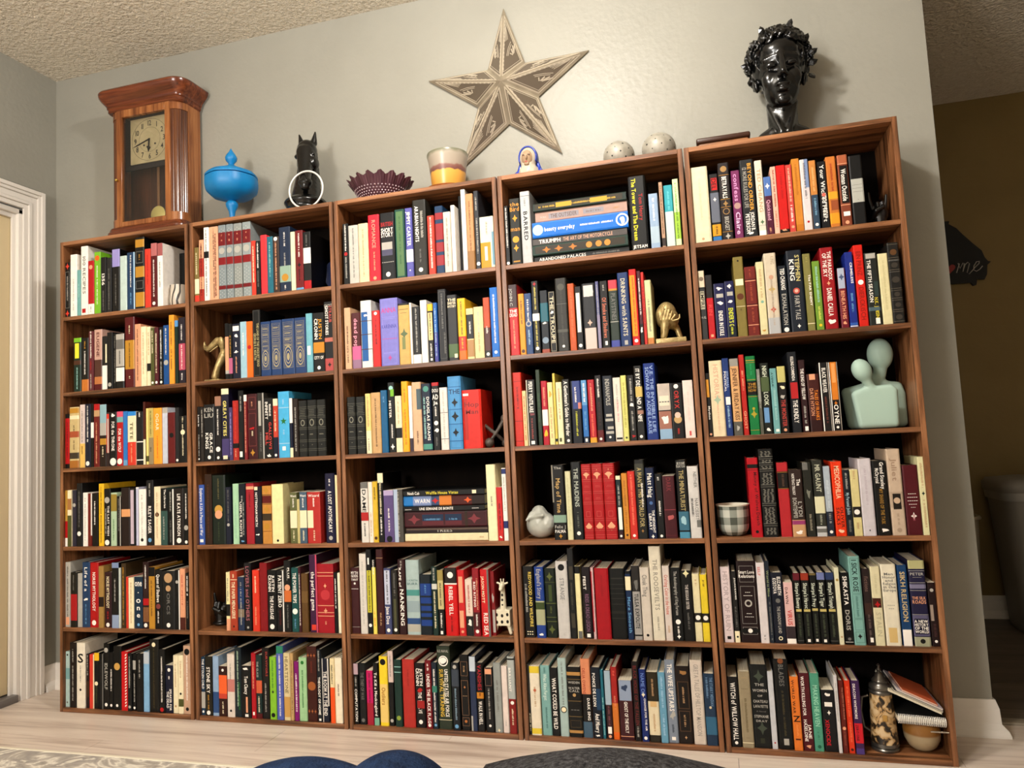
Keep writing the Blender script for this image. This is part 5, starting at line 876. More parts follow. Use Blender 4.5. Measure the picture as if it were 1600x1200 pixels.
u 5 4 29879 351 2466 0 89 c8b4a0|cream book with tan lettering, thirteenth from left on fourth shelf of rightmost bookcase|T .1 .38 a8907c Juliet;B .5 .68 b8a490;R .52 .7 .2 .8 282018;O .6 .25 c8b098;M .75 .88 b09c88;O .94 .18 b09c88
u 5 4 30266 393 1984 0 116 5c1020|dark red book with white emblem, fourteenth from left on fourth shelf of rightmost bookcase|R .38 .62 .25 .85 5c1020;h .38 .43 f4eee6 ----;h .43 .48 f4eee6 -----;h .48 .53 f4eee6 -----;h .53 .58 f4eee6 ----;h .58 .62 f4eee6 ---;Q .73 .2 f4eee6;M .7 .8 a85868
u 5 4 30668 157 2211 0 63 ddd8b0|thin cream book with tan lettering, fifteenth from left on fourth shelf of rightmost bookcase|M .08 .4 c2a07a;Q .47 .3 203830;M .55 .9 c2a07a
u 5 5 25007 273 2226 0 75 dccccc|white book titled HISTORY OF RUIN, first from left on fifth shelf of rightmost bookcase|T .06 .85 b8a8a8 HISTORY OF RUIN;R .92 .96 .3 .7 0c0c0d
u 5 5 25314 144 2096 0 63 282424||TU .04 .45 f4eee6 JULIAN BARNES;M .5 .8 7c7a76;B .84 1 eee2c2;O .92 .2 0c0c0d
u 5 5 25493 539 2398 0 84 280e12|dark red book, third from left on fifth shelf of rightmost bookcase|F .06 .26 b8b4ac;h .11 .16 f4eee6 Smart Love;h .16 .21 f4eee6 Relations;F .31 .77 b8b4ac;h .36 .4 f4eee6 ---;h .4 .44 f4eee6 -----;O .52 .2 b8b4ac;O .52 .12 280e12;h .62 .66 f4eee6 ---;h .66 .7 f4eee6 -----;F .81 .9 b8b4ac;B .83 .88 0c0c0d;O .855 .12 f4eee6
u 5 5 26052 237 2347 0 64 dcd4d4|white book titled SELF, fourth from left on fifth shelf of rightmost bookcase|TL .05 .16 d07070 SELF;M .9 .96 7c7a76
u 5 5 26306 116 2396 0 75 2c3440||T .1 .45 98a078 World is Mine;M .5 .9 7c7a76;V .93 .97 7c7a76
u 5 5 26440 330 2055 0 84 181e30|navy blue book titled THE SHADOW LAND, sixth from left on fifth shelf of rightmost bookcase|TU .06 .32 f4eee6 ELIZABETH;TL .08 .3 f4eee6 KOSTOVA;O .4 .2 7c7a76;T .48 .86 b8b4ac THE SHADOW LAND;O .93 .18 eee2c2;O .93 .1 0c0c0d
u 5 5 26786 246 1767 0 78 e0bcb8|pale pink book titled VIRUS, seventh from left on fifth shelf of rightmost bookcase|B .72 1 403438;TL .08 .35 583838 DAWN;T .45 .7 c83c34 VIRUS;B .92 1 f4eee6
u 5 5 27071 187 2041 0 63 101210|black book titled Sharpe's Enemy, eighth from left on fifth shelf of rightmost bookcase|R 0 .1 0 1 702030;T .14 .5 d8dccc Sharpe's Enemy;R .51 .545 .1 .9 c8b878;M .58 .9 58604c;B .95 .955 7c7a76
u 5 5 27282 218 2041 0 62 101210|black book titled Sharpe's Havoc, ninth from left on fifth shelf of rightmost bookcase|R 0 .1 0 1 a04028;T .14 .5 d8dccc Sharpe's Havoc;R .51 .545 .1 .9 c8b878;M .58 .9 58604c;R .93 .97 .3 .65 f4eee6
u 5 5 27522 193 2030 0 118 101210|black book titled Sharpe's Prey, tenth from left on fifth shelf of rightmost bookcase|R 0 .03 0 1 807048;T .14 .48 d8dccc Sharpe's Prey;R .5 .535 .1 .9 c8b878;M .58 .9 58604c;R .93 .97 .3 .65 f4eee6
u 5 5 27726 216 2056 0 71 101210|black book titled Sharpe's Tiger, eleventh from left on fifth shelf of rightmost bookcase|R 0 .1 0 1 7c84b0;T .14 .48 d8dccc Sharpe's Tiger;R .51 .545 .1 .9 c8b878;M .58 .9 58604c;R .93 .97 .3 .65 f4eee6
u 5 5 27968 223 2052 0 91 101210|black book titled Sharpe's Triumph, twelfth from left on fifth shelf of rightmost bookcase|R 0 .1 0 1 34446c;T .14 .5 d8dccc Sharpe's Triumph;R .51 .545 .1 .9 c8b878;M .58 .9 58604c;B .95 .955 7c7a76
u 5 5 28214 127 2193 0 84 e0dcc0||O .16 .3 b09858;O .9 .2 c2a07a
u 5 5 28373 221 2051 0 92 080808|black book titled SHIKASTA, fourteenth from left on fifth shelf of rightmost bookcase|T .05 .45 f4eee6 SHIKASTA;T .52 .8 b8b4ac DORIS;O .92 .2 7c7a76;B .96 .965 f4eee6
u 5 5 28613 301 2520 0 65 8ab4ac|pale aqua book titled I SICK ROSE, fifteenth from left on fifth shelf of rightmost bookcase|F .02 .42 3c605c;T .04 .4 183430 I SICK ROSE;F .43 .7 3c605c;M .45 .68 5c8480;F .71 .83 3c605c;F .85 .97 3c605c;Q .9 .2 0c0c0d
u 5 5 28951 202 2162 0 79 302020|black book titled fictions, sixteenth from left on fifth shelf of rightmost bookcase|T .1 .3 806860 fictions;B .45 .6 483028;M .6 .9 7c6c68;R .9 .96 .4 .8 f4eee6
u 5 5 29174 247 2222 0 66 dcd4b4|cream book with brown panel, seventeenth from left on fifth shelf of rightmost bookcase|R .4 .52 0 .9 502818;Q .48 .3 b81c24;M .1 .35 ccc4a4;T .58 .88 c4bca0 STALIN
u 5 5 29456 390 2284 0 93 e4dcc8|white book titled Religion, eighteenth from left on fifth shelf of rightmost bookcase|h .1 .14 7c7a76 Men;h .14 .18 7c7a76 Honor;h .18 .22 7c7a76 and;h .22 .26 7c7a76 Religion;h .26 .3 7c7a76 in the;h .3 .34 7c7a76 Europe;h .48 .52 7c7a76 ----;h .52 .56 7c7a76 ---;R .78 .96 .2 .75 d8bc84
u 5 5 29889 250 2253 0 115 1c4a74|blue book titled SIKH RELIGION, nineteenth from left on fifth shelf of rightmost bookcase|T .08 .7 d0b888 SIKH RELIGION;R .8 1 .05 .95 f4eee6
u 5 5 30180 413 2392 0 96 272348|navy blue book titled THE SILK, twentieth from left on fifth shelf of rightmost bookcase|R 0 .1 0 1 b8b488;h .14 .18 b8b4ac PETER;h .18 .21 b8b4ac ------;B .12 .125 b8b4ac;B .26 .265 b8b4ac;R .28 .33 0 1 88849c;B .35 .355 b8b4ac;h .42 .46 e4aa88 THE SILK;h .46 .51 e4aa88 ROADS;B .63 .635 b8b4ac;R .64 .88 0 1 686480;R .68 .86 .08 .92 1c1838;h .69 .73 f4eee6 A NEW;h .73 .77 f4eee6 HISTORY;h .77 .81 f4eee6 OF THE;h .81 .85 f4eee6 WORLD;B .89 1 a8a890;O .94 .16 0c0c0d
u 5 5 30634 191 1769 0 111 2a1214|dark red book with light grey emblem, twenty-first from left on fifth shelf of rightmost bookcase|O .12 .25 b8b4ac;R .35 .6 .1 .5 a8988c;M .65 .85 5c3c3c;O .92 .2 f4eee6
u 5 6 24979 308 2023 0 73 161314|black book titled WITCH of WILLOW HALL, first from left on bottom shelf of rightmost bookcase|T .08 .9 f4eee6 WITCH of WILLOW HALL;O .94 .15 f4eee6
u 5 6 25308 326 2190 0 61 a0937a|tan book with brown lettering, second from left on bottom shelf of rightmost bookcase|h .06 .09 c2a07a ----;h .2 .24 786c50 ----;M .35 .8 786c50;h .85 .88 786c50 ---;B .93 .94 eee2c2
u 5 6 25655 476 2400 0 92 15191a|black book titled LAFAYETTE, third from left on bottom shelf of rightmost bookcase|Q .14 .3 50584c;h .22 .26 b8b4ac THE;h .29 .33 b8b4ac WOMEN;h .36 .39 b8b4ac OF;h .42 .46 b8b4ac CHATEAU;h .48 .52 b8b4ac LAFAYETTE;h .55 .57 7c7a76 A Novel;h .6 .64 b8b4ac STEPHANIE;h .66 .69 b8b4ac DRAY;Q .76 .3 50584c;R .88 .94 .35 .6 3c4030
u 5 6 26143 156 2206 0 89 ccccd0|thin white book with red emblem, fourth from left on bottom shelf of rightmost bookcase|O .92 .15 b81c24
u 5 6 26333 399 2577 0 94 0d0d0e|black book with grey lettering, fifth from left on bottom shelf of rightmost bookcase|R .03 .92 .2 .8 14181c;F .03 .92 3c3c34;T .06 .3 7c7a76 BLADES;M .35 .85 5c5438;R .88 .95 .35 .7 b8b4ac;O .02 .2 8c5838
u 5 6 26755 234 2082 0 83 e08438|orange yellow book titled WORLD WAR, sixth from left on bottom shelf of rightmost bookcase|TL .04 .5 402010 WORLD WAR;h .52 .62 301408 Z;M .65 .8 f0a060;R .84 .86 .2 .8 602810
u 5 6 27015 281 2193 0 98 5c1824|dark red book titled WORTH KILLING FOR, seventh from left on bottom shelf of rightmost bookcase|TL .04 .55 f4eee6 WORTH KILLING FOR;TU .65 .85 f4eee6 JANE;TL .6 .88 f4eee6 HASELDINE;V .92 .97 e4aa88
u 5 6 27313 247 2192 0 104 5ca088|green book titled MAKING HEAVEN, eighth from left on bottom shelf of rightmost bookcase|T .15 .68 a8d8c0 MAKING HEAVEN;M .75 .85 408068;O .94 .2 307058
u 5 6 27593 340 1741 0 115 15161c|black book titled XENOCIDE, ninth from left on bottom shelf of rightmost bookcase|V .04 .12 f4eee6;R .2 .27 .2 .8 f4eee6;Q .37 .15 f4eee6;TL .48 .9 c82434 XENOCIDE
u 5 6 27952 94 2165 0 78 d4d0d0||M .1 .6 b8b4ac
u 5 6 28071 133 2022 0 87 6c2418||TU .08 .55 c88c74 The LIGHTS OF PRAGUE;O .66 .35 e4aa88;M .7 .9 a05c48
u 5 6 28230 156 2013 0 110 d84420||M .08 .5 f08058;M .55 .85 f08058;O .95 .25 501408
u 5 6 28412 217 2032 0 73 4a2a5c|purple book titled ZERO ONE, thirteenth from left on bottom shelf of rightmost bookcase|TL .04 .52 f4eee6 DEACON WHITMORE;B .58 .85 d02838;TL .6 .82 180c18 ZERO ONE;B .92 1 5c4888'''
LINES = DATA.strip().split('\n')
chars = set()
for L in LINES:
    for e in L.split('|')[2].split(';'):
        t = e.split()
        if t and t[0] in ('T', 'TU', 'TL', 'h'): chars |= set(' '.join(t[4:]))
chars |= set('0123456789me'); chars.discard(' ')
load_glyphs(sorted(chars))
class Geo:
    def __init__(s): s.v = []; s.f = []; s.c = []
    def poly(s, pts, faces, c):
        k = len(s.v); s.v.extend(pts)
        for f in faces: s.f.append(tuple(i + k for i in f)); s.c.append(c)
def star_pts(n, r0, r1, ph=0.0):
    return [((r0 if i % 2 == 0 else r1) * math.cos(ph + math.pi * i / n), (r0 if i % 2 == 0 else r1) * math.sin(ph + math.pi * i / n)) for i in range(2 * n)]
def make_book(line):
    hexc = lambda q_: tuple(v ** 1.22 for v in globals()['hexc'](q_)[:3]) + (1,)
    head, label, els = line.split('|')
    k, u_, r_, X, Wd, Hh, Z0, YF, colr = head.split()
    flat = k == 'f'
    X, Wd, Hh, Z0, YF = [float(a) / 10000 for a in (X, Wd, Hh, Z0, YF)]
    r_ = int(r_)
    rnd = random.Random(head)
    if flat: x0, h, z0, wd = X, Wd, Hh, Z0     # head stored: x, length, z, thickness
    else: x0, wd, h, z0 = X, Wd, Hh, SZ[r_ - 1]
    dep = min(max(h * 0.68, 0.105), 0.205) * rnd.uniform(0.96, 1.0)
    dep = min(dep, 0.226 - YF)
    hb = h > 0.195
    base = hexc(colr)
    ch = min((0.0022 if hb else 0.0007), wd * 0.2); ct = 0.0024 if hb else 0.0006
    e = 0.003 if hb else 0.0003
    a_, b_ = wd * 0.10, wd * 0.90
    prof = lambda u: (ch * (1 - u / a_) if u < a_ else ch * (1 - (wd - u) / (wd - b_)) if u > b_ else 0.0)
    if flat: P = lambda u, v, y: (v, y, u)
    else: P = lambda u, v, y: (u, y, h - v)
    # cover
    G = Geo()
    out = [(0, dep), (0, ch), (a_, 0), (b_, 0), (wd, ch), (wd, dep)]
    ti = max(ct * 2, ch + 0.0005)
    inn = [(ct, dep), (ct, ti), (max(a_, ct), ti), (min(b_, wd - ct), ti), (wd - ct, ti), (wd - ct, dep)]
    vs = [P(u, 0, y) for u, y in out] + [P(u, h, y) for u, y in out] + [P(u, 0, y) for u, y in inn] + [P(u, h, y) for u, y in inn]
    fs = []
    for i in range(5):
        fs.append((i, i + 1, i + 7, i + 6)); fs.append((12 + i, 18 + i, 19 + i, 13 + i))
        fs.append((i, 12 + i, 13 + i, i + 1)); fs.append((6 + i, 7 + i, 19 + i, 18 + i))
    fs.append((0, 6, 18, 12)); fs.append((5, 17, 23, 11))
    G.poly(vs, fs, base)
    # pages
    Q = Geo()
    pd = dep - (0.003 if hb else 0.0002)
    c8 = [(ct, ti), (wd - ct, ti), (wd - ct, pd), (ct, pd)]
    vs = [P(u, e, y) for u, y in c8] + [P(u, h - e, y) for u, y in c8]
    Q.poly(vs, [(0, 1, 2, 3), (7, 6, 5, 4), (0, 4, 5, 1), (1, 5, 6, 2), (2, 6, 7, 3), (3, 7, 4, 0)], (1, 1, 1, 1))
    # spine print
    R = Geo(); lay = [0.00012]
    def quad(u0, u1, v0, v1, c, off=None):
        o = off if off is not None else lay[0]
        us = [u0] + [x for x in (a_, b_) if u0 < x < u1] + [u1]
        vs = []; fs = []
        for i, u in enumerate(us):
            vs += [P(u, v0, prof(u) - o), P(u, v1, prof(u) - o)]
            if i: fs.append((2 * i - 2, 2 * i - 1, 2 * i + 1, 2 * i))
        R.poly(vs, fs, c)
    def poly2(pts, cu, cv, c):
        R.poly([P(cu, cv, -lay[0])] + [P(cu + a, cv + b, -lay[0]) for a, b in pts], [(0, i + 1, (i + 1) % len(pts) + 1) for i in range(len(pts))], c)
    def glyphs(geo, fn, c):
        for v, f in geo: R.poly([fn(a, b) for a, b in v], f, c)
    def vtext(s, v0, v1, uc, caph, c):
        geo, tw = text_geo(s); sz = caph / 0.70; L = v1 - v0
        st = L / (tw * sz)
        if st < 0.62: sz *= st / 0.62; st = 0.62
        st = min(st, 1.5); ln = tw * sz * st; vs = v0 + (L - ln) / 2; cp = sz * 0.70
        o = lay[0]
        glyphs(geo, lambda a, b: P(uc - cp / 2 + b * sz, vs + a * sz * st, -o), c)
    def htext(s, v0, v1, c):
        geo, tw = text_geo(s); caph = (v1 - v0) * 0.8; sz = caph / 0.70
        st = min(wd * 0.84 / (tw * sz), 1.3)
        if st < 0.6: sz *= st / 0.6; st = 0.6
        o = lay[0]; ln = tw * sz * st; vm = (v0 + v1) / 2 + sz * 0.35
        glyphs(geo, lambda a, b: P(wd / 2 - ln / 2 + a * sz * st, vm - b * sz, -o), c)
    def marks(v0, v1, uc, hgt, c):
        v = v0
        while v < v1 - 0.001:
            L = rnd.choice((0.0009, 0.0012, 0.0015)); hh = hgt * rnd.choice((1, 1, 0.7, 0.85))
            if rnd.random() < 0.13: v += 0.0022; continue
            quad(uc - hgt / 2, uc - hgt / 2 + hh, v, min(v + L, v1), c); v += L + 0.0008
    def frame(v0, v1, c, x0=0.12, x1=0.88, t=0.0007):
        quad(wd * x0, wd * x0 + t, v0, v1, c); quad(wd * x1 - t, wd * x1, v0, v1, c)
        quad(wd * x0, wd * x1, v0, v0 + t, c); quad(wd * x0, wd * x1, v1 - t, v1, c)
    def bands(L, c, t=0.0008, proud=None):
        for z in L: quad(0, wd, z * h, z * h + t, c, proud)
    sil = hexc('8c8a7c')
    for el in els.split(';'):
        t = el.split()
        if not t: continue
        q = t[0]
        fl_ = [float(x) if x[0].isdigit() or x[0] == '.' else 0 for x in t[1:3]] if q not in ('FB', 'FC', 'FD', 'FE') else []
        if q == 'B': quad(0, wd, fl_[0] * h, fl_[1] * h, hexc(t[3]))
        elif q == 'R': quad(float(t[3]) * wd, float(t[4]) * wd, fl_[0] * h, fl_[1] * h, hexc(t[5]))
        elif q == 'T': vtext(' '.join(t[4:]), fl_[0] * h, fl_[1] * h, wd / 2, min(wd * 0.5, 0.0135), hexc(t[3]))
        elif q == 'TU': vtext(' '.join(t[4:]), fl_[0] * h, fl_[1] * h, wd * 0.69, min(wd * 0.28, 0.012), hexc(t[3]))
        elif q == 'TL': vtext(' '.join(t[4:]), fl_[0] * h, fl_[1] * h, wd * 0.31, min(wd * 0.30, 0.013), hexc(t[3]))
        elif q == 'h': htext(' '.join(t[4:]), fl_[0] * h, fl_[1] * h, hexc(t[3]))
        elif q == 'M': marks(fl_[0] * h, fl_[1] * h, wd / 2, min(wd * 0.34, 0.006), hexc(t[3]))
        elif q == 'MU': marks(fl_[0] * h, fl_[1] * h, wd * 0.7, wd * 0.2, hexc(t[3]))
        elif q == 'ML': marks(fl_[0] * h, fl_[1] * h, wd * 0.3, wd * 0.2, hexc(t[3]))
        elif q == 'F': frame(fl_[0] * h, fl_[1] * h, hexc(t[3]))
        elif q == 'FF':
            c = hexc(t[3]); frame(fl_[0] * h, fl_[1] * h, c); L = fl_[1] - fl_[0]
            for s_ in (0.06, 0.2, 0.34, 0.47): frame((fl_[0] + s_ * L) * h, (fl_[0] + (s_ + 0.1) * L) * h, c, 0.2, 0.8)
            for s_ in (0.1, 0.24, 0.38, 0.5, 0.9): marks((fl_[0] + s_ * L) * h - 0.003, (fl_[0] + s_ * L) * h + 0.004, wd / 2, wd * 0.5, c)
            v = fl_[0] * h
            while v < fl_[1] * h: quad(wd * 0.15, wd * 0.85, v, v + 0.0004, c); v += 0.0035
        elif q == 'O': poly2([(fl_[1] * wd * math.cos(a * math.pi / 9), fl_[1] * wd * math.sin(a * math.pi / 9)) for a in range(18)], wd / 2, fl_[0] * h, hexc(t[3]))
        elif q == 'Q':
            rr = fl_[1] * wd; poly2([(rr, 0), (rr * 0.3, rr * 0.5), (0, rr * 1.4), (-rr * 0.3, rr * 0.5), (-rr, 0), (-rr * 0.3, -rr * 0.5), (0, -rr * 1.4), (rr * 0.3, -rr * 0.5)], wd / 2, fl_[0] * h, hexc(t[3]))
        elif q == 'E':
            for k_, cc_ in ((1.0, hexc(t[3])), (0.86, base), (0.66, hexc(t[3])), (0.55, base), (0.34, hexc(t[3]))):
                poly2([(k_ * fl_[1] * wd * math.cos(a * math.pi / 8), k_ * fl_[1] * wd * 2.0 * math.sin(a * math.pi / 8) * (1 + 0.15 * abs(math.sin(a * math.pi / 8)))) for a in range(16)], wd / 2, fl_[0] * h, cc_); lay[0] += 0.00004
        elif q == 'St': poly2(star_pts(5, fl_[1] * wd, fl_[1] * wd * 0.42, -math.pi / 2), wd / 2, fl_[0] * h, hexc(t[3]))
        elif q == 'V':
            n = 9; rs = [rnd.uniform(0.35, 1) for _ in range(n)]; hv = (fl_[1] - fl_[0]) * h / 2
            poly2([(rs[i] * wd * 0.36 * math.cos(6.283 * i / n), rs[i] * hv * math.sin(6.283 * i / n)) for i in range(n)], wd / 2, (fl_[0] + fl_[1]) / 2 * h, hexc(t[3]))
        elif q == 'VV':
            v = fl_[0] * h
            while v < fl_[1] * h:
                R.poly([P(wd * 0.62, v, -lay[0]), P(wd * 0.88, v - 0.005, -lay[0]), P(wd * 0.88, v, -lay[0]), P(wd * 0.62, v + 0.005, -lay[0])], [(0, 1, 2, 3)], hexc(t[3])); v += 0.011
        elif q == 'DD':
            v = fl_[0] * h + 0.003; i = 0
            while v < fl_[1] * h:
                for uu in ((0.25, 0.75) if i % 2 else (0.5,)): quad(uu * wd - 0.0009, uu * wd + 0.0009, v, v + 0.0018, hexc(t[3]))
                v += 0.0065; i += 1
        elif q in ('FB', 'FC', 'FD', 'FE'):
            c = {'FB': sil, 'FC': hexc('d87468'), 'FD': hexc('8a8070'), 'FE': hexc('a8a498')}[q]
            ribs = {'FB': (.13, .3, .5, .72, .88), 'FC': (.1, .22, .38, .52, .74, .87), 'FD': (.2, .35, .58, .7, .84), 'FE': (.1, .17, .24, .42, .63, .86)}[q]
            for z in ribs:
                quad(0, wd, z * h - 0.0022, z * h + 0.0022, base, 0.0009); quad(0.0, wd, z * h - 0.0034, z * h - 0.0026, c); quad(0, wd, z * h + 0.0026, z * h + 0.0034, c)
            if q == 'FB':
                for z in (.17, .2, .23, .26): quad(wd * .2, wd * .8, z * h, z * h + .001, c)
                poly2([(wd * .26 * math.cos(a * .524), wd * .36 * math.sin(a * .524)) for a in range(12)], wd / 2, .4 * h, c)
                lay[0] += .0001; poly2([(wd * .16 * math.cos(a * .524), wd * .24 * math.sin(a * .524)) for a in range(12)], wd / 2, .4 * h, base)
                marks(.6 * h, .62 * h, wd / 2, wd * .5, c); quad(wd * .46, wd * .54, .79 * h, .8 * h, c)
            elif q == 'FC':
                for z in (.29, .45): htext('-----', z * h - .003, z * h + .002, c); quad(wd * .25, wd * .75, z * h + .004, z * h + .0045, c)
                frame(.63 * h, .7 * h, c, .3, .7); poly2([(wd * .35, 0), (0, wd * .4), (-wd * .35, 0), (0, -wd * .4)], wd / 2, .83 * h, hexc('e4aa88')); bands((.03, .06, .94, .97), c)
            elif q == 'FD':
                for z, r in ((.28, .3), (.46, .36), (.64, .26), (.77, .26), (.92, .3)):
                    n = 10; poly2([(r * wd * math.cos(6.283 * i / n), r * wd * .9 * math.sin(6.283 * i / n)) for i in range(n)], wd / 2, z * h, hexc('4c463e'))
                bands((.02, .97), c)
            else:
                for z0_, z1_ in ((.02, .08), (.12, .155), (.19, .225), (.27, .4), (.45, .61), (.66, .84), (.89, .97)):
                    v = z0_ * h + .002
                    while v < z1_ * h:
                        for uu in (.25, .5, .75):
                            s_ = rnd.uniform(-.06, .06); quad((uu + s_ - .07) * wd, (uu + s_ + .07) * wd, v, v + .0012, c)
                        v += .0034
        lay[0] += 0.00006
    org = (x0, YF, z0)
    return label, org, G, Q, R, flat
books = []
acc = []
UNW = ['leftmost', 'second', 'middle', 'fourth', 'rightmost']; RNW = ['top', 'second', 'third', 'fourth', 'fifth', 'bottom']
for L in LINES:
    label, org, G, Q, R, flat = make_book(L)
    if not label: acc.append((org, G, Q, R)); continue
    u_, r_ = L.split()[1:3]
    o = meshobj('book', G.v, G.f, M_cover, cols=G.c); o.location = org
    prop(o, label, 'book', 'books on the %s shelf of the %s bookcase' % (RNW[int(r_) - 1], UNW[int(u_) - 1]))
    meshobj('page_block', Q.v, Q.f, M_page, o)
    if R.v: meshobj('spine_print', R.v, R.f, M_print, o, cols=R.c)
V = []; F = []; Cc = []; MI = []
for org, *gs in acc:
    for mi, g in enumerate(gs):
        k = len(V); V.extend((a + org[0], b + org[1], c + org[2]) for a, b, c in g.v)
        F.extend(tuple(i + k for i in f) for f in g.f); Cc.extend(g.c); MI.extend([mi] * len(g.f))
o = meshobj('books', V, F, M_cover, cols=Cc); o.data.materials.append(M_page); o.data.materials.append(M_print)
o.data.polygons.foreach_set('material_index', MI)
prop(o, 'remaining smaller looking books filling gaps on all the shelves', 'books', kind='stuff')
# ------------------------------------------------------------------ ornaments on top
TOP = H
def rrect(x0, x1, y0, y1, r, off, n=8, rb=0.0):
    """outline (ccw seen from above) of a rectangle whose two FRONT corners (low y) are rounded"""
    x0 -= off; x1 += off; y0 -= off; r = max(r + off, 0.001); pts = []
    for i in range(n + 1):
        a = math.pi + (math.pi / 2) * i / n; pts.append((x0 + r + r * math.cos(a), y0 + r + r * math.sin(a)))
    for i in range(n + 1):
        a = 1.5 * math.pi + (math.pi / 2) * i / n; pts.append((x1 - r + r * math.cos(a), y0 + r + r * math.sin(a)))
    pts += [(x1, y1), (x0, y1)]
    return pts
def moulding(name, x0, x1, y0, y1, r, prof, m, parent):
    vs = []; fs = []; K = None
    for off, z in prof:
        p = rrect(x0, x1, y0, y1, r, off); K = len(p); vs += [(a, b, z) for a, b in p]
    for i in range(len(prof) - 1):
        for j in range(K): fs.append((i * K + j, i * K + (j + 1) % K, (i + 1) * K + (j + 1) % K, (i + 1) * K + j))
    fs.append(tuple(reversed(range(K)))); fs.append(tuple(range((len(prof) - 1) * K, len(prof) * K)))
    o = meshobj(name, vs, fs, m, parent, smooth=True); o.data.set_sharp_from_angle(angle=math.radians(35)); return o
# --- mantel clock (origin at body front-left foot)
clk = empty('mantel_clock', (0.128, 0.112, TOP)); prop(clk, 'carved oak mantel clock with glass door and pendulum, on the leftmost bookcase', 'clock')
W = 0.364; D = 0.124; R_ = 0.052; BZ = 0.070; TZ = 0.575
moulding('plinth', 0, W, 0, D, 0.03, [(0.018, 0.0), (0.018, 0.036), (0.016, 0.040), (0.012, 0.042), (0.012, 0.050), (0.007, 0.054), (0.004, 0.064), (0, BZ)], M_oak_x, clk)
moulding('crown', 0, W, 0, D, 0.022, [(0.0, TZ - 0.005), (0.006, TZ), (0.006, TZ + 0.012), (0.011, TZ + 0.016), (0.012, TZ + 0.024), (0.020, TZ + 0.034), (0.034, TZ + 0.048), (0.042, TZ + 0.060), (0.044, TZ + 0.072), (0.040, TZ + 0.078), (0.036, TZ + 0.080)], M_oak_x, clk)
# case sides, back, floor and ceiling of the hollow body
box('side_panel', 0.0, 0.012, R_, D, BZ, TZ, M_oak_z, clk); box('side_panel', W - 0.012, W, R_, D, BZ, TZ, M_oak_z, clk)
box('back_board', 0.012, W - 0.012, D - 0.008, D, BZ, TZ, wood_mat('clock_inside', [(0.3, '2a1408'), (0.7, '5c3216')], 'z', 0.5), clk)
def column(cx, sgn, name='fluted_column'):
    # quarter-round column, fluted
    n = 44; vs = []; fs = []; prof = []
    for i in range(n + 1):
        a = math.pi / 2 * i / n
        fl_ = 0.0022 * (1 - abs(math.sin(a * 18))) if 0.05 < a < 1.5 else 0
        rr = R_ - 0.002 - fl_
        prof.append((cx + sgn * rr * math.sin(a), R_ - rr * math.cos(a)))
    prof.append((cx, R_))
    for z in (BZ + 0.035, TZ - 0.035): vs += [(x, y, z) for x, y in prof]
    K = len(prof)
    for j in range(K): fs.append((j, (j + 1) % K, K + (j + 1) % K, K + j))
    fs += [tuple(range(K)), tuple(range(K, 2 * K))]
    bm = bmesh.new(); me = bpy.data.meshes.new('t'); me.from_pydata(vs, [], fs); bm.from_mesh(me); bmesh.ops.recalc_face_normals(bm, faces=bm.faces)
    col = bmobj(name, bm, M_oak_flute, clk)
    for z0, z1 in ((BZ, BZ + 0.035), (TZ - 0.035, TZ)):
        pr = [(cx + sgn * (R_) * math.sin(math.pi / 2 * i / 14), R_ - R_ * math.cos(math.pi / 2 * i / 14)) for i in range(15)] + [(cx, R_)]
        K = len(pr); vs = [(x, y, z0) for x, y in pr] + [(x, y, z1) for x, y in pr]
        fs = [(j, (j + 1) % K, K + (j + 1) % K, K + j) for j in range(K)] + [tuple(range(K)), tuple(range(K, 2 * K))]
        meshobj('column_block', vs, fs, M_oak_z, col)
column(R_, -1); column(W - R_, 1)
# glazed door
dr = empty('door_frame_root'); dr.parent = clk
bm = bmesh.new(); x0, x1 = R_ - 0.004, W - R_ + 0.004
for a in ((x0, x0 + 0.026, BZ, TZ), (x1 - 0.026, x1, BZ, TZ), (x0 + 0.026, x1 - 0.026, BZ, BZ + 0.022), (x0 + 0.026, x1 - 0.026, TZ - 0.034, TZ)):
    abox(bm, a[0], a[1], -0.002, 0.016, a[2], a[3], 0.002, seg=1)
bpy.data.objects.remove(dr)
dfr = bmobj('door', bm, M_oak_z, clk, True, 40)
gl = mat('clock_glass', 'ffffff', 0.02); nodes(gl)[2].inputs['Transmission Weight'].default_value = 1.0; nodes(gl)[2].inputs['IOR'].default_value = 1.45
box('glass_pane', x0 + 0.024, x1 - 0.024, 0.006, 0.008, BZ + 0.020, TZ - 0.032, gl, dfr)
lathe_obj('door_knob', [(0, 0), (0.004, 0.0), (0.0035, 0.004), (0.006, 0.010), (0.004, 0.014), (0, 0.015)], (0, 0, 0), M_brass, dfr, 16)
k = [o for o in dfr.children if o.name.startswith('door_knob')][0]; k.rotation_euler = (math.pi / 2, 0, 0); k.location = (x0 + 0.008, -0.002, 0.27)
dial_m = noise_mat('dial_metal', [(0.3, 'b3a276'), (0.7, 'd2c296')], (9, 9, 9), 4, 0.35)
dcx, dcz, dh = 0.182, 0.445, 0.098
box('dial_mask', 0.012, W - 0.012, 0.045, 0.049, 0.325, TZ - 0.004, mat('dial_surround', '1a1210', 0.5), clk)
dial = box('dial', dcx - dh, dcx + dh, 0.038, 0.044, dcz - dh, dcz + dh, dial_m, clk, 0.001)
ink = mat('dial_ink', '14100c', 0.5)
vs = []; fs = []
for n in range(1, 13):
    geo, tw = text_geo(str(n)); a = math.radians(90 - 30 * n); s_ = 0.032; cx = dcx + 0.072 * math.cos(a); cz = dcz + 0.072 * math.sin(a)
    for v, f in geo:
        k = len(vs); vs += [(cx + (p - tw / 2) * s_ * 0.8, 0.0376, cz + (q - 0.35) * s_) for p, q in v]; fs += [tuple(i + k for i in g) for g in f]
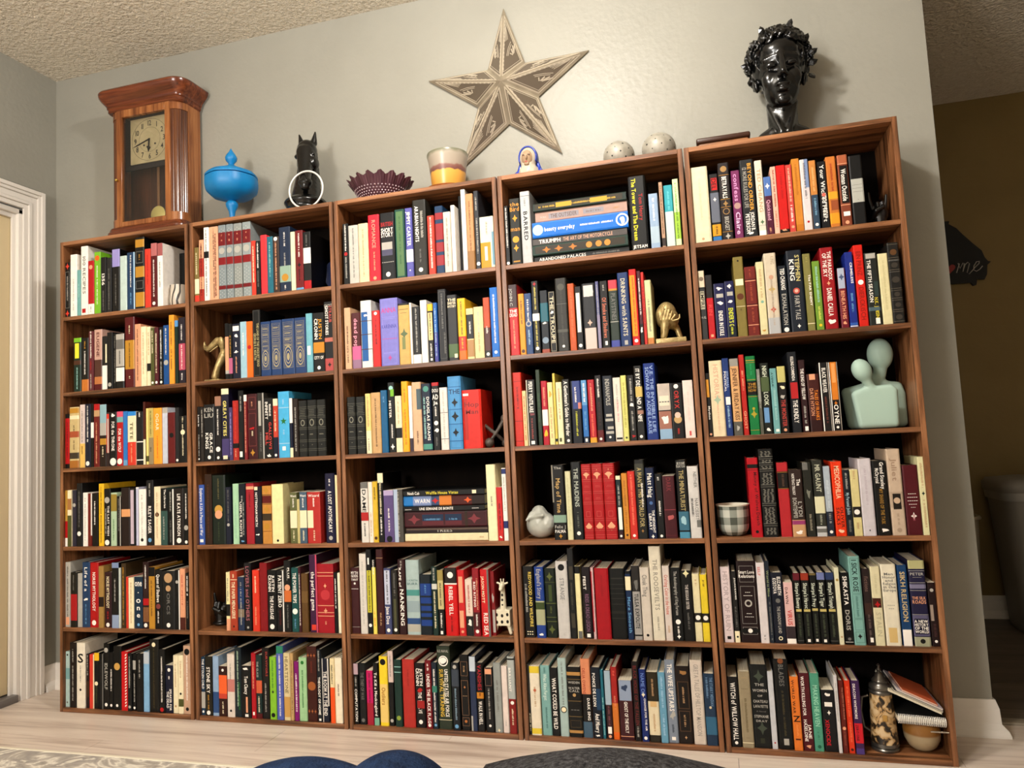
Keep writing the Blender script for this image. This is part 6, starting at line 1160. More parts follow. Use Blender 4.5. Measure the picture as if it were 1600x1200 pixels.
meshobj('numerals', vs, fs, ink, dial)
bm = bmesh.new()
tube(bm, [(dcx + 0.090 * math.cos(t * 0.1309), 0.0376, dcz + 0.090 * math.sin(t * 0.1309)) for t in range(48)], 0.0006, 4, True)
tube(bm, [(dcx + 0.053 * math.cos(t * 0.1309), 0.0376, dcz + 0.053 * math.sin(t * 0.1309)) for t in range(48)], 0.0004, 4, True)
bmobj('chapter_ring', bm, ink, dial)
def hand(name, ang, L, w0, bulge=0):
    a = math.radians(ang); dx, dz = math.sin(a), math.cos(a)
    pts = [(dcx + dx * t * L, 0.034, dcz + dz * t * L) for t in (-0.05, 0.0, 0.25, 0.55, 0.6, 0.66, 0.72, 1.0)]
    r = [w0, w0 * 1.3, w0, w0 * 0.9, w0 * (1 + bulge), w0 * (1 + bulge * 1.4), w0 * (1 + bulge * .6), w0 * 0.2]
    tube_obj(name, pts, r, ink, dial, 8)
hand('hour_hand', 184, 0.055, 0.0028, 1.6); hand('minute_hand', -108, 0.085, 0.0024)
for sx in (-0.028, 0.028):
    o = lathe_obj('winding_hole', [(0, 0), (0.004, 0), (0.004, 0.001), (0, 0.001)], (0, 0, 0), ink, dial, 12); o.rotation_euler = (math.pi / 2, 0, 0); o.location = (dcx + sx, 0.0375, dcz - 0.022)
bm = bmesh.new(); abox(bm, 0.196, 0.208, 0.062, 0.066, 0.13, 0.34, 0.001)
pen = bmobj('pendulum_rod', bm, wood_mat('rod_wood', [(0.3, '5a3a20'), (0.7, '8a6038')], 'z'), clk)
o = lathe_obj('pendulum_bob', [(0, 0), (0.034, 0.0), (0.036, 0.003), (0.030, 0.007), (0, 0.009)], (0, 0, 0), mat('bob_brass', 'd8c878', 0.45, 0.3), pen, 40); o.rotation_euler = (math.pi / 2, 0, 0); o.location = (0.202, 0.062, 0.125)
# --- blue frosted compote
M_blue = mat('frosted_blue_glass', '0088cc', 0.45); nodes(M_blue)[2].inputs['Transmission Weight'].default_value = 0.25; nodes(M_blue)[2].inputs['Subsurface Weight'].default_value = 0.2; nodes(M_blue)[2].inputs['Subsurface Radius'].default_value = (0.02, 0.04, 0.06)
cmp_ = empty('covered_dish', (0.724, 0.125, TOP)); prop(cmp_, 'frosted blue glass covered dish with pointed finial, on the second bookcase', 'dish')
oct_ = lambda r, z, a: (r * (1 + 0.012 * math.cos(8 * a)), z)
bowl = lathe_obj('bowl', [(0, 0.0), (0.045, 0.0), (0.046, 0.004), (0.03, 0.010), (0.012, 0.018), (0.010, 0.05), (0.013, 0.07), (0.022, 0.088), (0.024, 0.10), (0.015, 0.112), (0.04, 0.118), (0.075, 0.130), (0.096, 0.150), (0.101, 0.175), (0.100, 0.20), (0.094, 0.203), (0, 0.203)], (0, 0, 0), M_blue, cmp_, 96, oct_)
lathe_obj('lid', [(0, 0.2045), (0.099, 0.2045), (0.100, 0.210), (0.090, 0.222), (0.060, 0.235), (0.035, 0.246), (0.018, 0.255), (0.010, 0.262), (0.012, 0.268), (0.021, 0.278), (0.023, 0.290), (0.017, 0.303), (0.008, 0.315), (0.003, 0.325), (0.0, 0.33)], (0, 0, 0), M_blue, cmp_, 96, oct_)
# --- horse head with ring
hr = empty('horse_head', (1.056, 0.125, TOP)); prop(hr, 'glossy black horse head figure holding a silver ring, on the second bookcase', 'figurine')
bm = bmesh.new()
lathe(bm, [(0, 0.0), (0.078, 0.0), (0.08, 0.012), (0.072, 0.03), (0.078, 0.045), (0.083, 0.052), (0.078, 0.062), (0.06, 0.075), (0, 0.075)], seg=32)
cap(bm, (-0.005, 0.01, 0.06), 0.062, (-0.005, 0.03, 0.17), 0.047); cap(bm, (-0.005, 0.03, 0.17), 0.047, (0.004, 0.02, 0.275), 0.036)
ell(bm, (0.010, -0.002, 0.262), (0.040, 0.034, 0.046)); cap(bm, (0.012, -0.012, 0.25), 0.038, (0.026, -0.045, 0.165), 0.027); cap(bm, (0.026, -0.045, 0.165), 0.027, (0.036, -0.062, 0.125), 0.022)
ell(bm, (0.038, -0.064, 0.112), (0.027, 0.024, 0.021)); ell(bm, (0.038, -0.066, 0.094), (0.019, 0.018, 0.013))
for s_, tx in ((-1, -0.026), (1, 0.044)):
    cap(bm, (0.009 + s_ * 0.026, 0.010, 0.295), 0.014, (tx, 0.008, 0.338), 0.004, 8); ell(bm, (0.016 + s_ * 0.036, -0.024, 0.235), (0.009, 0.012, 0.009)); ell(bm, (0.037 + s_ * 0.015, -0.083, 0.112), (0.006, 0.005, 0.005)); ell(bm, (0.022 + s_ * 0.030, -0.015, 0.205), (0.013, 0.024, 0.026))
for t in range(10): ell(bm, (-0.004, 0.062 - t * 0.003 - 0.01, 0.10 + t * 0.021), (0.008, 0.018, 0.017), (0.5, 0, 0), 2)
organic('head', bm, 0.0032, M_blackgloss, hr, 4)
tube_obj('ring', [(0.052 + 0.070 * math.cos(i * 0.1309), -0.085, 0.076 + 0.070 * math.sin(i * 0.1309)) for i in range(48)], 0.0036, mat('bright_ring', 'f0ece4', 0.3, 0.35), hr, 10, True)
# --- fluted hobnail bowl
M_hob = mat('dark_plum_glass', '5a3842', 0.12, 0.35)
hb_ = empty('hobnail_bowl', (1.372, 0.125, TOP)); prop(hb_, 'dark plum glass bowl with dotted sides and pleated rim', 'bowl')
def flute(r, z, a):
    if z > 0.045:
        k = (z - 0.045) / 0.05; return (r * (1 + 0.06 * k * math.cos(17 * a) + 0.02 * k * math.cos(68 * a)), z + 0.006 * k * math.cos(17 * a + 0.6))
    return (r, z)
lathe_obj('bowl', [(0.0, 0.002), (0.05, 0.0), (0.075, 0.02), (0.088, 0.045), (0.105, 0.07), (0.118, 0.092), (0.113, 0.092), (0.10, 0.07), (0.083, 0.047), (0.07, 0.024), (0.045, 0.008), (0, 0.008)], (0, 0, 0), M_hob, hb_, 288, flute)
bm = bmesh.new()
for j, (r, z) in enumerate([(0.066, 0.012), (0.074, 0.020), (0.079, 0.028), (0.083, 0.036), (0.088, 0.045), (0.094, 0.054)]):
    for i in range(44):
        a = 2 * math.pi * (i + 0.5 * (j % 2)) / 44; ell(bm, (r * math.cos(a), r * math.sin(a), z), (0.0036,) * 3, sub=1)
o = bmobj('hobnails', bm, mat('hobnail_highlight', 'b09aa0', 0.12, 0.3), hb_, True); o['kind'] = 'stuff'  # paler plum paints the highlights onto the glass bumps
# --- flower pot and saucer
pot = empty('flower_pot', (1.643, 0.125, TOP)); prop(pot, 'glazed flower pot, grey above and yellow below, on a wooden saucer', 'plant pot')
lathe_obj('saucer', [(0, 0), (0.07, 0), (0.088, 0.016), (0.09, 0.02), (0.085, 0.021), (0.07, 0.008), (0, 0.008)], (0, 0, 0), mat('saucer_terracotta', '9c5a2c', 0.4), pot)
M_pot = mat('pot_glaze', 'ffffff', 0.3); n_, l_, b_ = nodes(M_pot); tc = n_.new('ShaderNodeTexCoord'); sx = n_.new('ShaderNodeSeparateXYZ'); nz = n_.new('ShaderNodeTexNoise'); nz.inputs['Scale'].default_value = 26
ad = n_.new('ShaderNodeMath'); ad.operation = 'MULTIPLY_ADD'; ad.inputs[1].default_value = 0.022
l_.new(tc.outputs['Object'], sx.inputs[0]); l_.new(tc.outputs['Object'], nz.inputs[0]); l_.new(nz.outputs[0], ad.inputs[0]); l_.new(sx.outputs['Z'], ad.inputs[2])
mr = n_.new('ShaderNodeMapRange'); mr.inputs[1].default_value = 0.0; mr.inputs[2].default_value = 0.17; l_.new(ad.outputs[0], mr.inputs[0])
r = ramp(n_, [(0.0, 'c88a34'), (0.53, 'd8a048'), (0.555, '6e4440'), (0.63, '84584e'), (0.66, 'a09282'), (0.88, 'a69a8a'), (0.95, '74745e')]); l_.new(mr.outputs[0], r.inputs[0]); l_.new(r.outputs[0], b_.inputs['Base Color'])
lathe_obj('pot', [(0, 0.008), (0.056, 0.008), (0.058, 0.012), (0.066, 0.09), (0.072, 0.135), (0.076, 0.150), (0.075, 0.156), (0.070, 0.154), (0.062, 0.10), (0.052, 0.02), (0, 0.018)], (0, 0, 0), M_pot, pot)
# --- veiled figurine
nun = empty('veiled_figurine', (1.946, 0.125, TOP)); prop(nun, 'small ceramic bust of a woman in a blue veil, on the fourth bookcase', 'figurine')
M_porc = mat('cream_porcelain', 'bcb09c', 0.25); M_face = mat('painted_face', 'a08468', 0.4); M_veil = mat('blue_glaze', '2a3f9e', 0.2)
bm = bmesh.new(); cap(bm, (0, 0.005, 0.040), 0.040, (0, 0.0, 0.05), 0.030); ell(bm, (0, 0.0, 0.095), (0.031, 0.028, 0.041)); cap(bm, (0, 0, 0.03), 0.029, (0, 0.0, 0.08), 0.027)
organic('bust', bm, 0.0025, M_porc, nun)
bm = bmesh.new(); ell(bm, (0, -0.008, 0.093), (0.0235, 0.025, 0.033)); ell(bm, (0.001, -0.034, 0.090), (0.0035, 0.005, 0.009)); ell(bm, (0, -0.027, 0.068), (0.010, 0.007, 0.007))
for s_ in (-1, 1): ell(bm, (s_ * 0.0095, -0.0315, 0.100), (0.0055, 0.003, 0.0025))
organic('face', bm, 0.0013, M_face, nun, 2)
for s_ in (-1, 1): meshobj('eye_line', [(s_ * 0.005, -0.0352, 0.0985), (s_ * 0.0145, -0.0345, 0.0985), (s_ * 0.0145, -0.0345, 0.0995), (s_ * 0.005, -0.0352, 0.0998)], [(0, 1, 2, 3)], mat('eye_line_brown', '4a3020', 0.5), nun)
meshobj('lips', [(-0.006, -0.0346, 0.0735), (0, -0.0356, 0.0765), (0.006, -0.0346, 0.0735), (0, -0.0352, 0.0705)], [(0, 1, 2, 3)], mat('red_lips', 'a04030', 0.3), nun)
bm = bmesh.new()
for i in range(26):
    a = -0.35 + (math.pi + 0.7) * i / 25; ell(bm, (0.031 * math.cos(a), 0.006, 0.097 + 0.040 * math.sin(a)), (0.0055, 0.022, 0.0055), sub=2)
for s_ in (-1, 1): cap(bm, (s_ * 0.030, 0.012, 0.085), 0.006, (s_ * 0.038, 0.010, 0.05), 0.010); cap(bm, (s_ * 0.038, 0.006, 0.05), 0.010, (s_ * 0.054, -0.004, 0.021), 0.020)
ell(bm, (0, 0.020, 0.092), (0.030, 0.016, 0.042))
organic('veil', bm, 0.0025, M_veil, nun)
# --- two pierced orbs
M_orb = mat('pierced_ceramic', 'ffffff', 0.4); n_, l_, b_ = nodes(M_orb); tc = n_.new('ShaderNodeTexCoord'); nz = n_.new('ShaderNodeTexNoise'); nz.inputs['Scale'].default_value = 30; l_.new(tc.outputs['Object'], nz.inputs[0])
r = ramp(n_, [(0.3, '827d70'), (0.6, 'a29c8f')]); l_.new(nz.outputs[0], r.inputs[0]); l_.new(r.outputs[0], b_.inputs['Base Color'])
M_hole = mat('orb_hole', '1c1814', 0.9)
def orb(x, y, rad, seed, label):
    e = empty('pierced_orb', (x, y, TOP)); prop(e, label, 'ornament', 'pierced ceramic orbs on the fourth bookcase')
    bm = bmesh.new(); ell(bm, (0, 0, rad * 0.96), (rad, rad, rad * 0.97), sub=4); bmobj('shell', bm, M_orb, e, True)
    bm = bmesh.new(); rnd = random.Random(seed)
    for k in range(46):
        th = k * 2.39996; z = 1 - 2 * (k + 0.5) / 46; q = math.sqrt(max(0, 1 - z * z))
        d = Vector((q * math.cos(th), q * math.sin(th), z)); rr = rad * (0.03 + 0.035 * rnd.random())
        u = d.orthogonal().normalized(); v = d.cross(u)
        c = Vector((0, 0, rad * 0.96)) + Vector((d.x * rad, d.y * rad, d.z * rad * 0.97)) * 1.004
        bm.faces.new([bm.verts.new(c + (u * math.cos(t * 0.785) + v * math.sin(t * 0.785)) * rr) for t in range(8)])
    o = bmobj('holes', bm, M_hole, e); o['kind'] = 'stuff'
orb(2.266, 0.12, 0.0535, 3, 'speckled white ceramic orb pierced with holes, left of the pair')
orb(2.401, 0.12, 0.057, 7, 'speckled white ceramic orb pierced with holes, right of the pair')
# --- shallow wooden tray
tr = empty('wooden_tray', (2.607, 0.11, TOP)); prop(tr, 'low dark wooden tray lying beside the black bust', 'tray')
box('tray_base', -0.078, 0.078, -0.05, 0.05, 0, 0.03, M_wx, tr, 0.006, seg=3); box('tray_rim', -0.084, 0.084, -0.055, 0.055, 0.030, 0.047, mat('tray_rim_dark', '3a2014', 0.35), tr, 0.006, seg=3)
# --- black bust
bust = empty('head_bust', (2.80, 0.125, TOP)); prop(bust, 'large glossy black bust of a curly haired figure with leaf wreath', 'sculpture')
bm = bmesh.new(); o3 = lambda x, y, z: (x, y, max(z, -0.205 if abs(x) > 0.02 else -0.222) + 0.245)
ell(bm, o3(0, 0.012, 0.035), (0.074, 0.083, 0.100), sub=4); ell(bm, o3(0, -0.022, -0.055), (0.056, 0.052, 0.068)); ell(bm, o3(0, -0.050, -0.106), (0.024, 0.018, 0.019))
ell(bm, o3(0, -0.03, 0.062), (0.060, 0.047, 0.045)); 
for s_ in (-1, 1):
    ell(bm, o3(s_ * 0.034, -0.040, -0.032), (0.027, 0.024, 0.036)); cap(bm, o3(s_ * 0.050, -0.049, 0.030), 0.008, o3(s_ * 0.014, -0.063, 0.034), 0.010)
    ell(bm, o3(s_ * 0.031, -0.063, 0.006), (0.0165, 0.011, 0.0095)); cap(bm, o3(s_ * 0.045, -0.066, 0.001), 0.003, o3(s_ * 0.018, -0.071, -0.001), 0.003, 3)
    ell(bm, o3(s_ * 0.010, -0.084, -0.040), (0.009, 0.010, 0.008)); ell(bm, o3(s_ * 0.075, 0.012, -0.022), (0.009, 0.015, 0.024), (0, s_ * 0.2, 0))
cap(bm, o3(0, -0.070, 0.038), 0.010, o3(0, -0.096, -0.034), 0.0115); ell(bm, o3(0, -0.0735, -0.065), (0.024, 0.012, 0.0075)); ell(bm, o3(0, -0.0715, -0.081), (0.019, 0.012, 0.009))
cap(bm, o3(0, 0.020, -0.06), 0.050, o3(0, 0.014, -0.19), 0.048, 10)
for s_ in (-1, 1): cap(bm, o3(s_ * 0.040, 0.0, -0.10), 0.010, o3(s_ * 0.010, -0.034, -0.205), 0.012, 8); cap(bm, o3(s_ * 0.03, 0.01, -0.205), 0.038, o3(s_ * 0.062, 0.012, -0.222), 0.023)
ell(bm, o3(0, 0.005, -0.222), (0.085, 0.056, 0.022))
head = organic('head', bm, 0.0026, M_blackgloss, bust, 14, 0.6)
bm = bmesh.new(); rnd = random.Random(4)
ell(bm, o3(0, 0.022, 0.050), (0.088, 0.086, 0.098), sub=4)
for k in range(430):
    th = rnd.uniform(0, 2 * math.pi); z = rnd.uniform(-0.55, 1.0); q = math.sqrt(1 - min(z * z, 1)); x, y = q * math.cos(th), q * math.sin(th)
    if y < -0.30 and z < 0.34 + 0.08 * (1 - abs(x)): continue
    if z < -0.12 and y < 0.25: continue
    c = (x * 0.092, 0.014 + y * 0.088, 0.046 + z * 0.104); r = rnd.uniform(0.008, 0.014)
    if c[1] > 0.106: continue
    # little spiral curl
    p0 = Vector(o3(*c)); d = Vector((x, y, z)); t1 = d.orthogonal().normalized(); t1.rotate(Matrix.Rotation(rnd.uniform(0, 6.28), 3, d)); t2 = d.cross(t1)
    for i in range(9):
        a = i * 0.75; rr = r * (1 - i / 13); q_ = p0 + (t1 * math.cos(a) + t2 * math.sin(a)) * rr + d * (0.0015 * i)
        ell(bm, q_, (0.0058,) * 3, sub=1)
# keep the face clear of the scalp shell
for v in list(bm.verts):
    if v.co.y < -0.030 and v.co.z < 0.245 + 0.070 and abs(v.co.x) < 0.075: v.co.y = -0.02
organic('curly_hair', bm, 0.0030, M_blackgloss, bust, 1, 0.5)
def leaf(p, d, n, L=0.030, Wd=0.020):
    p, d, n = Vector(p), Vector(d).normalized(), Vector(n).normalized(); s = d.cross(n).normalized()
    pts = [p, p + d * L * 0.35 + s * Wd * 0.5, p + d * L * 0.7 + s * Wd * 0.4, p + d * L, p + d * L * 0.7 - s * Wd * 0.4, p + d * L * 0.35 - s * Wd * 0.5]
    mid = p + d * L * 0.5 + n * 0.004; bk = [q - n * 0.004 for q in pts]
    vs = [tuple(q) for q in pts] + [tuple(q) for q in bk] + [tuple(mid)]
    fs = [(i, (i + 1) % 6, 12) for i in range(6)] + [(i, i + 6, (i + 1) % 6 + 6, (i + 1) % 6) for i in range(6)] + [tuple(range(11, 5, -1))]
    meshobj('wreath_leaf', vs, fs, M_blackgloss, bust)
for p, d, n in (((-0.045, -0.045, 0.365), (-0.25, -0.1, 1), (0, -1, 0.2)), ((-0.062, -0.030, 0.338), (-0.9, -0.1, 0.5), (0, -1, 0.2)), ((-0.090, -0.01, 0.282), (-1, -0.1, 0.3), (0, -1, 0)),
                ((0.078, -0.020, 0.330), (0.6, -0.1, 1), (0, -1, 0)), ((0.092, -0.012, 0.29), (1, -0.1, 0.55), (0, -1, 0)), ((0.090, 0.0, 0.262), (1, -0.2, 0.35), (0, -1, 0)), ((0.03, -0.05, 0.368), (0.4, -0.4, 0.8), (0, -1, 0.4)), ((-0.02, -0.058, 0.352), (-0.7, -0.5, 0.5), (0, -1, 0.4)), ((-0.08, -0.02, 0.31), (-0.3, -0.4, -0.8), (-0.5, -1, 0)), ((0.088, -0.01, 0.23), (0.5, -0.3, -0.8), (0.5, -1, 0))): leaf(p, d, n)
# --- metal barn star on the wall
star = empty('metal_star', (1.8536, WY - 0.004, 2.268)); prop(star, 'big embossed antique silver metal star hanging on the wall', 'wall decoration')
M_star = mat('pressed_tin', 'ffffff', 0.42, 0.45); n_, l_, b_ = nodes(M_star); tc = n_.new('ShaderNodeTexCoord'); nz = n_.new('ShaderNodeTexNoise'); nz.inputs['Scale'].default_value = 14; nz.inputs['Detail'].default_value = 6
l_.new(tc.outputs['Object'], nz.inputs[0]); r = ramp(n_, [(0.3, '8a7e6c'), (0.7, 'b0a48e')]); l_.new(nz.outputs[0], r.inputs[0]); l_.new(r.outputs[0], b_.inputs['Base Color'])
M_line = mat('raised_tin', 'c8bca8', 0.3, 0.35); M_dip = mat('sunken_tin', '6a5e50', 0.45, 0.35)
R0, R1, AP = 0.332, 0.125, 0.098
tips = [Vector((R0 * math.sin(2 * math.pi * i / 5 + 0.0), -0.006, R0 * math.cos(2 * math.pi * i / 5))) for i in range(5)]
vals = [Vector((R1 * math.sin(2 * math.pi * (i + 0.5) / 5), -0.006, R1 * math.cos(2 * math.pi * (i + 0.5) / 5))) for i in range(5)]
apex = Vector((0, -AP, 0))
def facet_poly(A, B, C_, uv, off, geo, c=None):
    n = (B - A).cross(C_ - A).normalized()
    if n.y > 0: n = -n
    k = len(geo[0]); geo[0].extend(tuple(A + (B - A) * u + (C_ - A) * v + n * off) for u, v in uv); geo[1].append(tuple(range(k, k + len(uv))))
for i in range(5):
    vs = [tuple(apex), tuple(vals[i - 1]), tuple(tips[i]), tuple(vals[i])] + [(p.x, 0.0, p.z) for p in (vals[i - 1], tips[i], vals[i])] + [(0, 0, 0)]
    fs = [(0, 1, 2), (0, 2, 3), (1, 4, 5, 2), (2, 5, 6, 3), (7, 6, 5, 4), (0, 7, 4, 1), (0, 3, 6, 7)]
    pt = meshobj('star_point', vs, fs, M_star, star)
    up = ([], []); dn = ([], [])
    for Vv in (vals[i - 1], vals[i]):
        A, B, C_ = apex, Vv, tips[i]   # u toward valley, v toward tip
        def line(p, q, w_=0.0032, g=up, off=0.0012):
            P_ = A + (B - A) * p[0] + (C_ - A) * p[1]; Q_ = A + (B - A) * q[0] + (C_ - A) * q[1]
            n = (B - A).cross(C_ - A).normalized()
            if n.y > 0: n = -n
            s = (Q_ - P_).cross(n).normalized() * (w_ / 2); k = len(g[0])
            g[0].extend(tuple(x + n * off) for x in (P_ - s, P_ + s, Q_ + s, Q_ - s)); g[0].extend(tuple(x) for x in (P_ - s, P_ + s, Q_ + s, Q_ - s))
            g[1].extend([(k, k + 1, k + 2, k + 3), (k, k + 4, k + 5, k + 1), (k + 1, k + 5, k + 6, k + 2), (k + 2, k + 6, k + 7, k + 3), (k + 3, k + 7, k + 4, k)])
        tri = lambda m_: [(m_ * 1.1, m_), (1 - m_ * 2.1, m_), (m_ * 1.1, 1 - m_ * 2.1)]
        facet_poly(A, B, C_, [(0.08, 0.07), (0.80, 0.07), (0.08, 0.80)], 0.0003, dn)
        for m_ in (0.05, 0.09):
            t3 = [(m_, m_), (1 - 2.4 * m_, m_), (m_, 1 - 2.4 * m_)]
            for a in range(3): line(t3[a], t3[(a + 1) % 3], 0.003 if m_ == 0.05 else 0.0016)
        c0 = (0.50, 0.22)
        def pt2(rad, ang): return (c0[0] + rad * math.cos(ang) * 1.2, c0[1] + rad * math.sin(ang))
        for rad in (0.20, 0.25):
            for a in range(7):
                p, q = pt2(rad, 2.9 - a * 0.42), pt2(rad, 2.9 - (a + 1) * 0.42)
                if min(*p, *q) > 0.06 and p[0] + p[1] < 0.9 and q[0] + q[1] < 0.9: line(p, q, 0.002)
        for a in range(6):
            an = 2.7 - a * 0.42; p, q = pt2(0.03, an), pt2(0.15, an)
            if q[0] > 0.06 and q[1] > 0.06 and q[0] + q[1] < 0.9: line(p, q, 0.0042, off=0.0022)
        for a in range(13):
            t = 0.12 + a * 0.055
            line((0.085, t), (0.085, t + 0.02), 0.0035, off=0.002)
        for k_ in range(3):
            line((0.13 + 0.05 * k_, 0.50), (0.10 + 0.005 * k_, 0.74), 0.0018)
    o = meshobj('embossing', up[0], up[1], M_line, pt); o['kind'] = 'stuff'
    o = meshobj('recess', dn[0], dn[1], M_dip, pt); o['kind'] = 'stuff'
# ------------------------------------------------------------------ things in the shelves
def sprop(e, label, cat): return prop(e, label, cat)
# striped vase (U1 top shelf) and grey pot (U1 second shelf)
M_stripe = mat('striped_pottery', 'ffffff', 0.35); n_, l_, b_ = nodes(M_stripe); tc = n_.new('ShaderNodeTexCoord'); wv = n_.new('ShaderNodeTexWave'); wv.inputs['Scale'].default_value = 14; wv.inputs['Distortion'].default_value = 6; wv.inputs['Detail'].default_value = 1
l_.new(tc.outputs['Object'], wv.inputs[0]); r = ramp(n_, [(0.12, '2a221c'), (0.3, 'c8bcac')]); l_.new(wv.outputs[0], r.inputs[0]); l_.new(r.outputs[0], b_.inputs['Base Color'])
vz = empty('striped_jar', (0.527, 0.055, SZ[0])); prop(vz, 'small squat jar with black and cream stripes on the top shelf', 'jar')
lathe_obj('jar_body', [(0, 0), (0.030, 0), (0.036, 0.02), (0.037, 0.045), (0.033, 0.072), (0.034, 0.085), (0.031, 0.085), (0.030, 0.07), (0, 0.065)], (0, 0, 0), M_stripe, vz)
# elephant front half (U2 second shelf), trunk raised
ef = empty('elephant_bookend', (0.725, 0.06, SZ[1])); prop(ef, 'antique gold elephant bookend with raised curling trunk, left of the books', 'bookend')
bm = bmesh.new()
ell(bm, (0.000, 0.02, 0.125), (0.022, 0.036, 0.036)); tp = [(0.0, 0.0, 0.15), (-0.025, -0.004, 0.158), (-0.052, -0.004, 0.140), (-0.072, -0.002, 0.128), (-0.089, 0, 0.140), (-0.096, 0, 0.165), (-0.105, 0, 0.182)]
for i in range(6): cap(bm, tp[i], [0.018, 0.015, 0.012, 0.010, 0.009, 0.008][i], tp[i + 1], [0.015, 0.012, 0.010, 0.009, 0.008, 0.007][i])
cap(bm, (-0.004, 0.0, 0.10), 0.018, (-0.024, -0.01, 0.055), 0.012); cap(bm, (-0.024, -0.01, 0.055), 0.012, (-0.036, -0.01, 0.018), 0.014)
cap(bm, (0.0, 0.045, 0.10), 0.018, (-0.004, 0.05, 0.02), 0.014); ell(bm, (0.002, -0.018, 0.145), (0.014, 0.008, 0.026), (0.2, 0, 0))
cap(bm, (-0.02, -0.014, 0.135), 0.004, (-0.05, -0.02, 0.115), 0.0025)
organic('elephant', bm, 0.0028, M_gold, ef, 3)
box('bookend_base', -0.065, 0.0, -0.035, 0.075, 0, 0.008, M_gold, ef, 0.002); 
# elephant rear half (U4 second shelf)
er = empty('elephant_bookend', (2.40, 0.012, SZ[1])); prop(er, 'antique gold elephant hindquarters bookend on a plate, right of the books', 'bookend')
box('bookend_base', -0.044, 0.050, 0.0, 0.10, 0, 0.016, M_gold, er, 0.002)
bm = bmesh.new(); ell(bm, (-0.008, 0.05, 0.098), (0.032, 0.040, 0.042)); ell(bm, (0.004, 0.045, 0.082), (0.026, 0.036, 0.034)); ell(bm, (-0.026, 0.05, 0.092), (0.018, 0.036, 0.034))
cap(bm, (-0.010, 0.022, 0.075), 0.018, (-0.020, 0.020, 0.022), 0.0105); cap(bm, (0.006, 0.062, 0.07), 0.018, (0.022, 0.062, 0.05), 0.010); cap(bm, (0.022, 0.062, 0.05), 0.010, (0.030, 0.062, 0.021), 0.009)
for a in range(4): cap(bm, (-0.012 + a * 0.008, 0.006, 0.12 - a * 0.006), 0.003, (-0.026 + a * 0.010, 0.006, 0.075), 0.003)
organic('elephant', bm, 0.0026, M_gold, er, 2)
tube_obj('tail', [(0.020, 0.010, 0.088), (0.008, 0.003, 0.072), (0.012, 0.002, 0.069), (0.028, 0.002, 0.072), (0.034, 0.002, 0.077), (0.034, 0.002, 0.088)], [0.004, 0.0035, 0.003, 0.0026, 0.0026, 0.0022], M_gold, er)
# cast iron jack (U3 third shelf)
jk = empty('giant_jack', (1.798, 0.055, SZ[2])); prop(jk, 'dark cast iron toy jack leaning at the shelf end', 'bookend')
M_iron = noise_mat('cast_iron', [(0.3, '2c2622'), (0.7, '5c5248')], (40, 40, 40), 4, 0.5, 0.3)
bm = bmesh.new(); c = (0.0, 0.0, 0.046)
for d in ((-0.052, -0.008, 0.042), (0.030, 0.012, 0.050)): 
    cap(bm, c, 0.006, tuple(c[i] + d[i] * 0.8 for i in range(3)), 0.0075)
cap(bm, tuple(c[i] + (-0.052, -0.008, 0.042)[i] * 0.75 for i in range(3)), 0.008, tuple(c[i] + (-0.052, -0.008, 0.042)[i] for i in range(3)), 0.004)
ell(bm, (0.028, 0.014, 0.096), (0.0125, 0.0125, 0.015)); cap(bm, c, 0.006, (-0.016, -0.016, 0.022), 0.006); ell(bm, (-0.018, -0.018, 0.0165), (0.0165,) * 3)
cap(bm, c, 0.006, (0.022, 0.022, 0.02), 0.006); ell(bm, (0.026, 0.026, 0.0135), (0.0135,) * 3)
organic('jack', bm, 0.002, M_iron, jk, 2)
# white ceramic bird (U4 fourth shelf)
bd = empty('ceramic_bird', (1.934, 0.062, SZ[3])); prop(bd, 'plump pale grey ceramic bird figurine resting left of the books', 'figurine')
M_bird = noise_mat('grey_white_ceramic', [(0.3, '98988e'), (0.6, 'bebeb4')], (12, 12, 12), 3, 0.35)
bm = bmesh.new(); ell(bm, (0.004, 0.005, 0.044), (0.050, 0.046, 0.044), sub=4); cap(bm, (0.002, 0.0, 0.05), 0.042, (0.0, -0.004, 0.083), 0.026); cap(bm, (-0.018, -0.022, 0.080), 0.012, (-0.036, -0.036, 0.062), 0.004)
cap(bm, (0.03, -0.01, 0.05), 0.028, (0.044, 0.03, 0.03), 0.014); cap(bm, (-0.026, -0.026, 0.07), 0.009, (0.02, -0.038, 0.078), 0.006)
organic('bird', bm, 0.0025, M_bird, bd, 3)
# giraffe pen holder (U3 fifth shelf)
gf = empty('giraffe_holder', (1.797, 0.045, SZ[4])); prop(gf, 'cream ceramic giraffe holder with dark oval holes, right end of shelf', 'figurine')
M_gir = mat('cream_ceramic', 'e0d6ba', 0.3)
bm = bmesh.new(); q = bmesh.ops.create_cube(bm, size=1.0); bmesh.ops.transform(bm, matrix=Matrix.Translation((0, 0.008, 0.056)) @ Matrix.Diagonal((0.056, 0.052, 0.052, 1)), verts=q['verts'])
for sx in (-1, 1):
    for sy in (-1, 1): cap(bm, (sx * 0.021, 0.008 + sy * 0.017, 0.03), 0.0075, (sx * 0.027, 0.008 + sy * 0.020, 0.0065), 0.006)
cap(bm, (0.004, -0.008, 0.08), 0.012, (0.005, -0.008, 0.15), 0.0075); ell(bm, (0.004, -0.012, 0.160), (0.010, 0.016, 0.011)); ell(bm, (0.004, -0.026, 0.152), (0.0075, 0.010, 0.008))
for s_ in (-1, 1): cap(bm, (0.004 + s_ * 0.008, -0.008, 0.165), 0.003, (0.004 + s_ * 0.017, -0.008, 0.168), 0.004, 4); cap(bm, (0.004 + s_ * 0.004, -0.008, 0.168), 0.0022, (0.004 + s_ * 0.005, -0.008, 0.180), 0.003, 4)
organic('giraffe', bm, 0.0018, M_gir, gf, 3)
